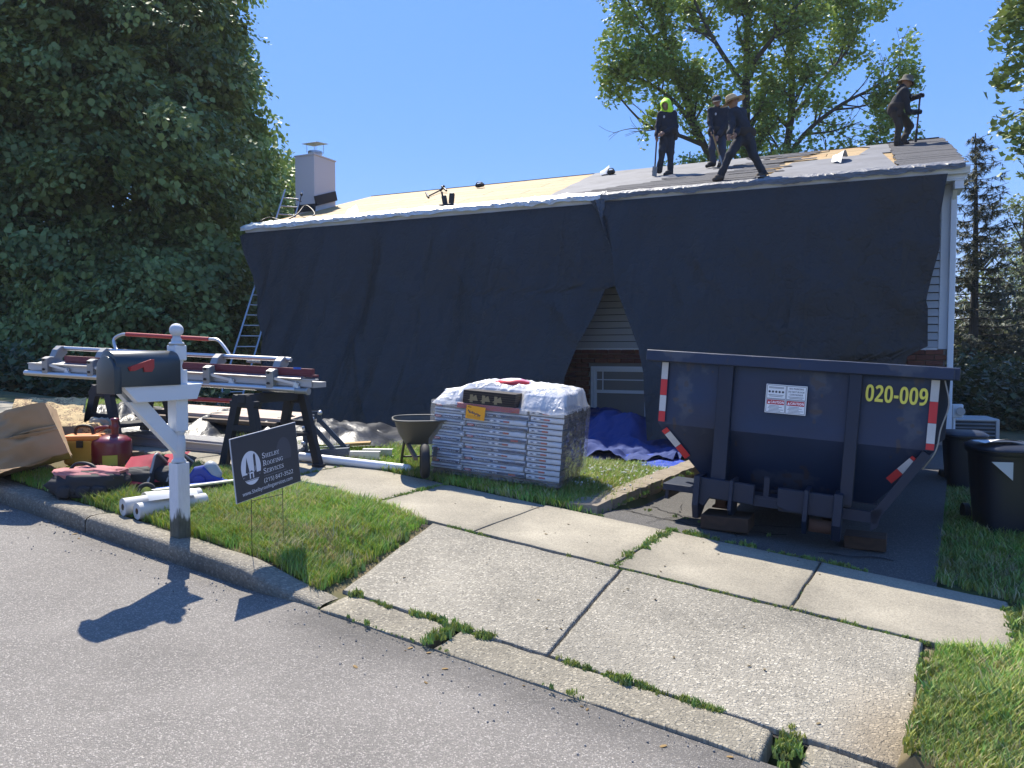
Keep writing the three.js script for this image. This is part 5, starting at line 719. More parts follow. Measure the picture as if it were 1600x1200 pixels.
  mess('blue_tarp', 'bright blue tarp edge lying in sunlight on the lawn right of the pallet', 'tarp', [gp(905, 716), gp(960, 714), gp(1010, 718), gp(1060, 733), gp(1095, 742)], M.blueTarp, 17, 0.1, 0.8, 0.6, 110, 26);
  // the big shaded heap against the wall
  const hp = gridGeo(90, 60, (s, q) => { const l = hAt(lerp(895, 1120, s), 640, 0), x = l.x, z = lerp(0.1, 3.4, q); const w = hW(x, 0, z), gy = onGround(w.x, w.z).y; const hh = 0.48 * smooth(0.75, 0.0, q) * (0.35 + 0.65 * smooth(0.75, 0.1, s) + 0.0) + 0.42 * Math.exp(-(((s - 0.5) / 0.26) ** 2 + ((q - 0.5) / 0.2) ** 2)); const cr = Math.abs(fbm(x * 2.2, z * 2.2, 5, 4) - 0.5) * 0.5 + 0.12 * Math.abs(fbm(x * 6, z * 6, 8, 3) - 0.5); w.y = gy + 0.02 + hh * smooth(0, 0.06, s) * smooth(1, 0.9, s) + cr; w.uv = [x, z]; return w; });
  single('blue_tarp', hp, S([0.008, 0.03, 0.15], { roughness: 0.85, bumpMap: T.crinkle, bumpScale: 0.004, side: 2 }), 'large crumpled blue tarp heaped over shrubs under the window', 'tarp');
}
// ---------------------------------------------------------------- blue hoist frame and channels
{
  const p = gnd(470, 714), t = thing('hoist_frame', 'slate blue steel hoist frame with silver knobs lying in the grass by the sign', 'hoist frame', p), S3 = (px, py, dz = 0) => at(px, py, -p.z + dz).sub(p);
  const B = (a, b, w = 0.03, h = 0.045) => bar(S3(...a), S3(...b), w, h);
  part('base_beam', [B([482, 711], [546, 707], 0.08, 0.1), B([482, 705, 0.35], [546, 701, 0.35], 0.06, 0.08)], M.slate, t); part('base_bracket', [B([504, 712, -0.03], [524, 711, -0.03], 0.03, 0.06), B([528, 710, -0.03], [542, 709, -0.03], 0.03, 0.05)], M.slate, t);
  for (const [a, b] of [[[477, 646], [477, 704]], [[488, 648, 0.2], [487, 702, 0.2]], [[499, 647, 0.1], [499, 660, 0.1]]]) part('upright', B(a, b, 0.035, 0.045), M.slate, t);
  part('diagonal_strut', B([479, 655], [524, 705], 0.03, 0.045), M.slate, t); part('diagonal_strut', B([500, 657, 0.15], [544, 704, 0.15], 0.03, 0.045), M.slate, t); part('top_bar', B([474, 643], [502, 643, 0.1], 0.012, 0.012), M.slate, t);
  for (const k of [[477, 645, -0.04], [500, 645, 0.06], [475, 669, -0.04], [474, 693, -0.05], [488, 655, 0.15]]) part('knob', new THREE.SphereGeometry(0.026, 12, 8).translate(...S3(...k).toArray()), M.alu, t);
  const wp = thing('wood_plank', 'short weathered wood plank resting on the hoist frame base', 'plank', gnd(543, 707)); part('board', box(0.28, 0.03, 0.14, 0.1, 0.09, -0.05, 0, 0.1, 0.04), M.ply3, wp);
  for (const [px, py, l, lab] of [[530, 719, 0.42, 'front grey metal channel lying in the grass right of the hoist frame'], [566, 715, 0.32, 'rear grey metal channel lying in the grass behind the white pipe']]) { const c = thing('metal_channel', lab, 'channel', gnd(px, py)); c.rotation.y = -4 * deg; part('web', box(l, 0.07, 0.01, l / 2, 0.05, 0), M.zinc, c); part('flange', [box(l, 0.008, 0.07, l / 2, 0.086, -0.035), box(l, 0.008, 0.07, l / 2, 0.012, -0.035)], M.zinc, c); }
}
// ---------------------------------------------------------------- clutter on the verge, far left
{
  const r = rngOf(41);
  // crumpled cardboard: one folded sheet with thickness
  const c0 = at(-60, 745, 5.7), t = thing('cardboard_box', 'large crumpled brown cardboard box lying open at the left picture edge', 'cardboard box', onGround(c0.x, c0.z)), o = t.position;
  const K = (px, py, D) => at(px, py, D).sub(o);
  const A = K(-70, 655, 5.75), B = K(70, 630, 5.95), C = K(107, 707, 6.05), Dd = K(-70, 760, 5.75), E1 = K(-70, 690, 5.6), dv = (a, b, c, d, seed, amp, n = 26) => gridGeo(n, n, (s, q) => { const p = a.clone().lerp(b, s).lerp(d.clone().lerp(c, s), q); const f = amp * Math.sin(Math.PI * s) * (fbm(s * 3, q * 3, seed, 4) - 0.45) * 2; p.z += f; p.y += f * 0.5 + 0.025 * Math.abs(fbm(s * 7, q * 7, seed + 3, 3) - 0.5); p.uv = [s, q * 0.7]; return p; });
  part('front_flap', dv(A, B, C, Dd, 3, 0.1), M.card, t); const C2 = K(104, 712, 6.0), B2 = K(88, 640, 7.1), A2 = K(-70, 660, 7.1), D2 = K(-70, 770, 5.7);
  part('side_flap', dv(B, B2, K(112, 712, 6.5), C, 7, 0.06), M.card, t); part('packing_tape', dv(A.clone().lerp(Dd, 0.5).add(V(0, 0.02, 0.012)), B.clone().lerp(C, 0.5).add(V(0, 0.02, 0.012)), B.clone().lerp(C, 0.58).add(V(0, 0.02, 0.012)), A.clone().lerp(Dd, 0.58).add(V(0, 0.02, 0.012)), 3, 0.1, 12), S([0.3, 0.22, 0.13], { roughness: 0.35, side: 2 }), t); part('bottom_flap', dv(Dd, C, K(112, 716, 6.5), K(-70, 765, 6.3), 9, 0.05), M.card, t); part('back_flap', dv(A2, B2, K(112, 716, 6.5), K(-70, 765, 6.3), 11, 0.05), M.card, t);
  // carton with a peeled top
  const q0 = onGround(at(75, 700, 7.3).x, at(75, 700, 7.3).z), pc = thing('peeled_carton', 'tan carton with a flaking peeled top behind the crumpled cardboard', 'carton', q0), Q = (px, py, D) => at(px, py, D).sub(q0);
  const tl = Q(24, 622, 7.9), tr = Q(135, 622, 7.7), br = Q(130, 667, 7.2), bl = Q(10, 665, 7.4), dn = V(0.0, -0.26, 0.1);
  const face = (a, b, c, d, amp = 0.012, seed = 3) => gridGeo(24, 24, (s, q) => { const p = a.clone().lerp(b, s).lerp(d.clone().lerp(c, s), q); const e = Math.min(s, 1 - s, q, 1 - q) < 0.02 ? 1.5 : 1; p.y += amp * e * (fbm(s * 11, q * 11, seed, 3) - 0.5) * 2; p.uv = [s * 0.6, q * 0.6]; return p; });
  part('top', face(tl, tr, br, bl), M.peel, pc); part('front', face(bl, br, br.clone().add(dn), bl.clone().add(dn), 0.004), M.card, pc); part('side', face(br, tr, tr.clone().add(dn), br.clone().add(dn), 0.004), M.card, pc); part('back', face(tr, tl, tl.clone().add(dn), tr.clone().add(dn), 0.004), M.card, pc); part('left_side', face(tl, bl, bl.clone().add(dn), tl.clone().add(dn), 0.004), M.card, pc); part('bottom', face(bl.clone().add(dn), br.clone().add(dn), tr.clone().add(dn), tl.clone().add(dn), 0.002), M.card, pc);
  // soft lump helper: squashed noisy ellipsoid ring loft
  const lump = (w, h, d, seed, amp, n = 34) => { const g = new THREE.SphereGeometry(1, n, Math.round(n * 0.7)), p = g.attributes.position; for (let i = 0; i < p.count; i++) { let x = p.getX(i), y = p.getY(i), z = p.getZ(i); const q = 1 + amp * (fbm(x * 2.3 + seed, y * 2.3, z * 2.3, 4) - 0.5) * 2 + amp * 0.6 * (Math.abs(fbm(x * 4 + seed, y * 4, z * 4 + 9, 3) - 0.5) * -2 + 0.4); const sq = v => Math.sign(v) * Math.pow(Math.abs(v), 0.7); p.setXYZ(i, sq(x) * w * q, Math.max(-0.98, sq(y)) * h * q + h, sq(z) * d * q); } const m = mergeVertices(g, 1e-3); m.computeVertexNormals(); return uvBox(m); };
  const insul = thing('insulation_scrap', 'crumpled beige insulation scrap beside the peeled carton', 'scrap', at(142, 672, 7.3).sub(V(0, 0.12, 0))); part('body', lump(0.13, 0.1, 0.1, 4, 0.4), M.peel, insul); part('skin', lump(0.1, 0.1, 0.06, 9, 0.4).translate(0.06, 0.03, -0.06), S([0.28, 0.26, 0.2], { roughness: 0.9 }), insul);
  const yb = thing('yellow_case', 'yellow orange plastic case behind the gas can', 'case', gnd(128, 728)); part('shell', rbox(0.3, 0.24, 0.2, 0.04, 0, 0.13, -0.05, 0, 0.2, 0), S([0.5, 0.25, 0.03], { roughness: 0.5 }), yb); part('lid', rbox(0.31, 0.05, 0.21, 0.02, 0, 0.25, -0.05, 0, 0.2, 0), S([0.62, 0.2, 0.04], { roughness: 0.5 }), yb); part('handle', tube([V(-0.08, 0.28, -0.05), V(-0.06, 0.34, -0.05), V(0.06, 0.34, -0.05), V(0.08, 0.28, -0.05)], 0.014, 16), M.black, yb); part('latch', box(0.05, 0.06, 0.02, 0.02, 0.2, 0.065), M.black, yb);
  // gas can
  const gc = thing('gas_can', 'round dark red metal gas can with spout and handle', 'gas can', gnd(174, 727));
  part('body', lathe([[0.001, 0], [0.16, 0], [0.172, 0.015], [0.172, 0.11], [0.176, 0.115], [0.172, 0.12], [0.172, 0.21], [0.165, 0.235], [0.13, 0.262], [0.06, 0.28], [0.001, 0.282]], 40), M.maroon, gc);
  part('spout', [lathe([[0.03, 0.26], [0.03, 0.33], [0.036, 0.335], [0.036, 0.36], [0.028, 0.365], [0.028, 0.4], [0.034, 0.405], [0.034, 0.425], [0.001, 0.43]], 16).translate(0.04, 0, 0)], M.maroon, gc);
  part('handle', tube([V(-0.15, 0.24, 0), V(-0.14, 0.32, 0), V(-0.06, 0.345, 0), V(0.02, 0.34, 0)], 0.014, 24), M.maroon, gc); part('trigger', bar(V(-0.11, 0.3, 0), V(0.05, 0.38, 0), 0.025, 0.012), M.maroon, gc); part('label', gridGeo(10, 2, (s, q) => { const a = 1.0 - s * 0.7; return V(0.174 * Math.cos(a + 0.5), 0.02 + q * 0.09, 0.174 * Math.sin(a + 0.5)); }), S([0.5, 0.4, 0.06], { side: 2 }), gc);
  // tool bags
  const bag = (label, px, py, w, h, d, top, seed, yaw) => { const b = thing('tool_bag', label, 'tool bag', gnd(px, py), 'tool bags on the verge'); b.rotation.y = yaw; part('body', lump(w, h, d, seed, 0.28), M.blackM, b); part('top_cover', lump(w * 0.88, h * 0.55, d * 0.8, seed + 3, 0.38).translate(0, h * 1.02, 0), top, b); for (const q of [-0.45, 0.1, 0.5]) part('side_pocket', lump(w * 0.2, h * 0.45, 0.03, seed + q, 0.25).translate(w * q, h * 0.15, d * 0.98), M.blackM, b); part('strap', [tube([V(-w * 0.6, h * 1.5, d * 0.3), V(-w * 0.4, h * 2.35, 0), V(w * 0.1, h * 2.3, d * 0.2), V(w * 0.4, h * 1.6, d * 0.4)], 0.013, 24, 6), tube([V(-w * 0.2, h * 0.4, d), V(-w * 0.1, h * 1.3, d * 0.9), V(0, h * 2.1, d * 0.2)], 0.012, 20, 6)], M.black, b); part('buckle', rbox(0.05, 0.03, 0.012, 0.004, w * 0.2, h * 0.55, d * 1.03, 0, 0, 0.5), M.zinc, b); return b; };
  bag('faded pink and black tool bag nearest the kerb', 142, 775, 0.26, 0.105, 0.17, S([0.42, 0.17, 0.16], { roughness: 0.9 }), 3, 0.1);
  const rd = S([0.42, 0.025, 0.045], { roughness: 0.75 });
  const open = (label, px, py, yaw, lean) => { const b = thing('tool_bag', label, 'tool bag', gnd(px, py), 'tool bags on the verge'); b.rotation.y = yaw; part('body', lump(0.15, 0.09, 0.12, px, 0.2), M.blackM, b); part('red_panel', gridGeo(14, 14, (s, q) => { const p = V(lerp(-0.13, 0.1, s) + 0.05 * q, 0.07 + 0.21 * q * (0.85 + 0.15 * s), 0.1 - 0.12 * q * (1 + lean) + 0.035 * Math.sin(s * 3.1) + 0.015 * fbm(s * 5, q * 5, px, 3)); return p; }), S([0.42, 0.025, 0.045], { roughness: 0.75, side: 2 }), b); part('side_panel', gridGeo(10, 10, (s, q) => V(0.1 + 0.05 * q + 0.06 * s, 0.06 + (0.24 - 0.07 * s) * q, 0.1 - 0.12 * q - 0.16 * s + 0.01 * fbm(s * 6, q * 6, 4, 2))), S([0.03, 0.035, 0.04], { roughness: 0.7, side: 2 }), b); part('back_panel', gridGeo(10, 10, (s, q) => V(lerp(-0.12, 0.15, s), 0.05 + 0.17 * q, -0.12 - 0.03 * q)), S([0.02, 0.02, 0.022], { roughness: 0.8, side: 2 }), b); part('zip', tube([V(0.12, 0.07, 0.1), V(0.14, 0.18, 0.05), V(0.155, 0.285, -0.02), V(0.2, 0.2, -0.14)], 0.01, 20, 6), M.cast, b); return b; };
  open('open red and black tool bag in the middle of the three', 212, 766, 0.15, 1.2); open('red and black tool bag partly behind the mailbox post', 252, 762, -0.2, 1.4);
  // paper rolls
  const ra = gnd(196, 806), rb = gnd(262, 798);
  const roll = (label, px, py, len, rad, yaw, sl) => { const b = thing('paper_roll', label, 'roll', gnd(px, py), 'white rolls by the mailbox'); b.position.y += rad; b.rotation.y = yaw; part('wrap', [place(new THREE.CylinderGeometry(rad, rad, len, 26, 1, true), len / 2, 0, 0, 0, 0, Math.PI / 2), place(new THREE.RingGeometry(rad * 0.38, rad, 26), 0, 0, 0, 0, -Math.PI / 2, 0), place(new THREE.RingGeometry(rad * 0.38, rad, 26), len, 0, 0, 0, Math.PI / 2, 0)], S([0.6, 0.6, 0.58], { roughness: 0.7, map: T.cloudy, side: 2 }), b); part('core', [place(new THREE.CylinderGeometry(rad * 0.38, rad * 0.38, len, 16, 1, true), len / 2, 0, 0, 0, 0, Math.PI / 2)], S([0.2, 0.14, 0.09], { side: 2 }), b); return b; };
  roll('left white paper roll lying on the kerb edge before the mailbox post', 192, 806, 0.56, 0.062, 48 * deg); roll('right white paper roll lying beside the mailbox post', 214, 812, 0.5, 0.058, 50 * deg);
  part('loose_sheet', gridGeo(14, 10, (s, q) => V(lerp(0.06, 0.42, s), 0.05 + 0.075 * Math.sin(q * 2.2 + 0.3) * lerp(1, 0.7, s), 0.06 - 0.13 * q)), S([0.62, 0.62, 0.6], { side: 2, roughness: 0.7 }), scene.getObjectByName('paper_roll_001'));
  // compressor wheel, blue level, saw
  const wh = thing('small_wheel', 'small black rubber wheel with yellow hub lying behind the paper rolls', 'wheel', gnd(229, 782)); part('tyre', place(new THREE.TorusGeometry(0.05, 0.02, 10, 24), 0, 0.07, 0, -0.15, 0.5, 0), M.rubber, wh); part('hub', place(new THREE.CylinderGeometry(0.038, 0.038, 0.025, 18), 0, 0.07, 0, Math.PI / 2 - 0.15, 0.5, 0), M.yellow, wh);
  const lv = thing('spirit_level', 'long blue and silver level lying across the verge behind the mailbox post', 'level', gnd(238, 786)), le = gnd(368, 768).sub(lv.position); lv.quaternion.setFromUnitVectors(V(1, 0, 0), le.clone().normalize()); const ll = le.length(); part('beam', [box(ll, 0.075, 0.05, ll / 2, 0.05, 0)], M.black, lv); part('top_edge', [box(ll, 0.012, 0.052, ll / 2, 0.094, 0)], M.alu, lv); part('blue_face', box(ll * 0.9, 0.01, 0.05, ll / 2, 0.09, -0.06), S([0.04, 0.12, 0.5]), lv);
  const sw = thing('nail_gun', 'blue power tool with a grey cap lying in the grass behind the level', 'power tool', gnd(318, 766)); sw.rotation.y = 0.3;
  part('body', extrude([[-0.14, 0.0], [0.12, 0.0], [0.14, 0.06], [0.06, 0.1], [0.0, 0.17], [-0.06, 0.16], [-0.12, 0.07]], 0.07, 0.012).translate(0, 0.02, -0.03), S([0.015, 0.04, 0.25], { roughness: 0.4 }), sw); part('cap', [place(new THREE.CapsuleGeometry(0.06, 0.06, 6, 16), 0.07, 0.15, -0.02, 0, 0, 0.5)], S([0.3, 0.32, 0.33], { roughness: 0.5 }), sw); part('handle', rod(V(0.1, 0.08, 0), V(0.24, 0.02, 0.02), 0.025, 0.02), M.zinc, sw); part('red_trim', bar(V(-0.05, 0.06, 0.055), V(0.09, 0.075, 0.055), 0.01, 0.008), M.tapeR, sw); part('motor', place(new THREE.CylinderGeometry(0.045, 0.045, 0.06, 16), -0.03, 0.09, 0.05, Math.PI / 2, 0, 0), S([0.015, 0.04, 0.25], { roughness: 0.4 }), sw);
  const bx = thing('wood_offcut', 'small brown wood offcut lying behind the gas can', 'offcut', gnd(212, 722)); part('block', box(0.14, 0.1, 0.1, 0, 0.05, 0, 0, 0.4), M.darkWood, bx);
}
// ---------------------------------------------------------------- things left on the roof
{
  const RQ = (o, px, py, dn = 0) => roofW(px, py, dn).sub(o);
  const o = roofW(682, 304, 0.02), pk = thing('roof_hammer', 'long handled roofing pick lying on the bare deck boards', 'pick', o);
  part('handle', rod(RQ(o, 669, 308, 0.02), RQ(o, 692, 299, 0.06), 0.02), M.blackM, pk); part('head', [rod(RQ(o, 688, 301, 0.04), RQ(o, 696, 300, 0.16), 0.03), rod(RQ(o, 692, 300, 0.14), RQ(o, 698, 301, 0.05), 0.028)], M.black, pk); part('grip', rod(RQ(o, 666, 304.5, 0.06), RQ(o, 670, 309.5, 0.02), 0.024), M.black, pk);
  const b = roofW(699, 325, 0.0), bp = thing('tool_pouch', 'black tool pouch standing on the deck near the eave', 'pouch', b); bp.rotation.y = HTH; part('pouch', [rbox(0.3, 0.04, 0.2, 0.015, 0, 0.03, 0, -0.25), rbox(0.1, 0.24, 0.07, 0.02, -0.06, 0.14, 0, 0, 0, 0.2)], M.black, bp); part('side_pocket', rbox(0.11, 0.28, 0.08, 0.03, 0.1, 0.16, 0, 0, 0, -0.1), M.black, bp); part('tool', rod(V(-0.1, 0.18, 0), V(-0.13, 0.34, 0), 0.02), M.black, bp);
  const lump = (px, py, nm, label, cat, w, h, m) => { const q = roofW(px, py, 0.02), g = thing(nm, label, cat, q); g.rotation.y = HTH; part('bundle', [rbox(w, h, 0.12, h * 0.3, 0, h / 2, 0, 0, 0, 0.1), rbox(w * 0.5, h * 0.8, 0.1, h * 0.3, w * 0.4, h * 0.5, 0.05, 0, 0.3, -0.2)], m, g); part('strap', tube([V(-w * 0.5, 0.02, 0.05), V(-w * 0.2, h * 1.2, 0.06), V(w * 0.4, h * 1.1, 0.06), V(w * 0.7, 0.02, 0.05)], 0.012, 14, 5), m, g); };
  lump(750, 293.5, 'knee_pads', 'small black knee pads lying on the ridge', 'knee pads', 0.22, 0.09, M.black); lump(955, 273.5, 'work_glove', 'small dark glove lying on the ridge left of the man in the yellow hood', 'glove', 0.16, 0.1, M.black);
  const pp = (label, pts, m) => { const q = roofW(pts[0][0], pts[0][1], 0.02), g = thing('paper_scrap', label, 'scrap', q); part('sheet', gridGeo(8, 8, (s, k) => { const a = RQ(q, ...pts[0], 0.03).lerp(RQ(q, ...pts[1], 0.03), s), c = RQ(q, ...pts[3], 0.03).lerp(RQ(q, ...pts[2], 0.03), s), p = a.lerp(c, k); p.y += 0.12 * Math.sin(k * 3.1) * (0.4 + s) + 0.03 * fbm(s * 5, k * 5, 3, 2); return p; }), m, g); };
  const wp = S([0.66, 0.66, 0.64], { side: 2, roughness: 0.8 });
  pp('white torn wrapper lying on the wood patch near the right ridge', [[1299, 256], [1314, 257], [1325, 249], [1303, 249]], wp); pp('silver scrap of underlayment peaked on the deck near the chimney', [[540, 340], [562, 340], [553, 331], [545, 331]], M.silverTarp); pp('pale paper scrap lying on the ridge beside the dark glove', [[938, 276], [952, 274], [952, 271.5], [938, 274]], wp);
  const cb = roofW(470, 340, 0.01), hs = thing('air_hose', 'black air hose coiled on the roof in front of the chimney', 'hose', cb); part('hose', tube([RQ(cb, 400, 352, 0.03), RQ(cb, 420, 347, 0.1), RQ(cb, 445, 346, 0.03), RQ(cb, 466, 341, 0.1), RQ(cb, 480, 337, 0.24), RQ(cb, 492, 339, 0.05), RQ(cb, 470, 345, 0.03)], 0.018, 60, 6), M.black, hs); part('coupling', rod(RQ(cb, 398, 353, 0.03), RQ(cb, 402, 351.5, 0.04), 0.026), M.zinc, hs);
}
// ---------------------------------------------------------------- people on the roof
// a field of tapered capsules joined smoothly, meshed by surface nets
function figure(bones, cell, k = 0.035) {
  const lo = V(1e9, 1e9, 1e9), hi = V(-1e9, -1e9, -1e9);
  for (const b of bones) { const r = Math.max(b.r0, b.r1) + 0.03; for (const p of [b.a, b.b]) { lo.min(p.clone().subScalar(r)); hi.max(p.clone().addScalar(r)); } }
  const nx = Math.ceil((hi.x - lo.x) / cell) + 2, ny = Math.ceil((hi.y - lo.y) / cell) + 2, nz = Math.ceil((hi.z - lo.z) / cell) + 2, f = new Float32Array(nx * ny * nz).fill(0.2);
  for (const b of bones) {
    const r = Math.max(b.r0, b.r1) + 0.06, d = b.b.clone().sub(b.a), L2 = Math.max(1e-9, d.lengthSq()), kk = b.k ?? k;
    const i0 = Math.max(0, Math.floor((Math.min(b.a.x, b.b.x) - r - lo.x) / cell)), i1 = Math.min(nx - 1, Math.ceil((Math.max(b.a.x, b.b.x) + r - lo.x) / cell)), j0 = Math.max(0, Math.floor((Math.min(b.a.y, b.b.y) - r - lo.y) / cell)), j1 = Math.min(ny - 1, Math.ceil((Math.max(b.a.y, b.b.y) + r - lo.y) / cell)), k0 = Math.max(0, Math.floor((Math.min(b.a.z, b.b.z) - r - lo.z) / cell)), k1 = Math.min(nz - 1, Math.ceil((Math.max(b.a.z, b.b.z) + r - lo.z) / cell));
    for (let z = k0; z <= k1; z++) for (let y = j0; y <= j1; y++) for (let x = i0; x <= i1; x++) {
      const X = lo.x + x * cell - b.a.x, Y = lo.y + y * cell - b.a.y, Z = lo.z + z * cell - b.a.z, t = clamp((X * d.x + Y * d.y + Z * d.z) / L2);
      const ex = X - d.x * t, ey = Y - d.y * t, ez = Z - d.z * t; let q = Math.sqrt(ex * ex + ey * ey + ez * ez) - lerp(b.r0, b.r1, t);
      if (b.wr) q += b.wr * (fbm((lo.x + x * cell) * 16, (lo.y + y * cell) * 11, (lo.z + z * cell) * 16, 2) - 0.5);
      const o = (z * ny + y) * nx + x, v = f[o], h = clamp(0.5 + 0.5 * (v - q) / kk); f[o] = b.cut ? Math.max(v, -q) : v + (q - v) * h - kk * h * (1 - h);
    }
  }
  const id = new Int32Array(f.length).fill(-1), P = [], I = [], at3 = (x, y, z) => f[(z * ny + y) * nx + x];
  for (let z = 0; z < nz - 1; z++) for (let y = 0; y < ny - 1; y++) for (let x = 0; x < nx - 1; x++) {
    let c = 0, sx = 0, sy = 0, sz = 0, m = 0; const v = [];
    for (let q = 0; q < 8; q++) { v[q] = at3(x + (q & 1), y + (q >> 1 & 1), z + (q >> 2)); if (v[q] < 0) m++; }
    if (m === 0 || m === 8) continue;
    for (let a = 0; a < 8; a++) for (const bit of [1, 2, 4]) { const b = a | bit; if (b === a || (v[a] < 0) === (v[b] < 0)) continue; const t = v[a] / (v[a] - v[b]); sx += (a & 1) + (bit === 1 ? t : 0); sy += (a >> 1 & 1) + (bit === 2 ? t : 0); sz += (a >> 2) + (bit === 4 ? t : 0); c++; }
    id[(z * ny + y) * nx + x] = P.length / 3; P.push(lo.x + (x + sx / c) * cell, lo.y + (y + sy / c) * cell, lo.z + (z + sz / c) * cell);
  }
  const g3 = (x, y, z) => id[(z * ny + y) * nx + x], qd = (a, b, c, d, fl) => { if (a < 0 || b < 0 || c < 0 || d < 0) return; fl ? I.push(a, b, c, a, c, d) : I.push(a, c, b, a, d, c); };
  for (let z = 1; z < nz - 1; z++) for (let y = 1; y < ny - 1; y++) for (let x = 1; x < nx - 1; x++) {
    const s = at3(x, y, z) < 0; if (s !== at3(x + 1, y, z) < 0) qd(g3(x, y - 1, z - 1), g3(x, y, z - 1), g3(x, y, z), g3(x, y - 1, z), s);
    if (s !== at3(x, y + 1, z) < 0) qd(g3(x - 1, y, z - 1), g3(x - 1, y, z), g3(x, y, z), g3(x, y, z - 1), s);
    if (s !== at3(x, y, z + 1) < 0) qd(g3(x - 1, y - 1, z), g3(x, y - 1, z), g3(x, y, z), g3(x - 1, y, z), s);
  }
  const g = new THREE.BufferGeometry(); g.setAttribute('position', new THREE.Float32BufferAttribute(P, 3)); g.setIndex(I); g.computeVertexNormals(); g.setAttribute('uv', new THREE.Float32BufferAttribute(new Float32Array(P.length / 3 * 2), 2)); return g;
}
const bone = (a, b, r0, r1 = r0, o = {}) => ({ a, b, r0, r1, ...o });
function handBones(w, dirIn, grip, side) { // palm plus five fingers curled round a grip axis
  const d = dirIn.clone().normalize(), g = grip.clone().normalize(), n = d.clone().cross(g).normalize(), o = [], palm = w.clone().addScaledVector(d, 0.05);
  o.push(bone(w, palm, 0.027, 0.032, { k: 0.012 }), bone(palm.clone().addScaledVector(g, -0.028), palm.clone().addScaledVector(g, 0.028), 0.022, 0.022, { k: 0.012 }));
  const len = [0.9, 1, 0.95, 0.78];
  for (let k = 0; k < 4; k++) { const base = w.clone().addScaledVector(d, 0.085).addScaledVector(g, (1.5 - k) * 0.019), L = 0.034 * len[k], p1 = base.clone().addScaledVector(d, L).addScaledVector(n, side * 0.012), p2 = p1.clone().addScaledVector(n, side * L * 0.9).addScaledVector(d, -0.003), p3 = p2.clone().addScaledVector(d, -L * 0.7); o.push(bone(base, p1, 0.0095, 0.009, { k: 0.004 }), bone(p1, p2, 0.009, 0.0085, { k: 0.004 }), bone(p2, p3, 0.0085, 0.0075, { k: 0.004 })); }
  const tb = w.clone().addScaledVector(d, 0.03).addScaledVector(g, 0.028), t1 = tb.clone().addScaledVector(d, 0.025).addScaledVector(g, 0.022).addScaledVector(n, side * 0.015), t2 = t1.clone().addScaledVector(d, 0.022).addScaledVector(n, side * 0.02); o.push(bone(tb, t1, 0.0125, 0.011, { k: 0.008 }), bone(t1, t2, 0.0105, 0.009, { k: 0.004 }));
  return o;
}
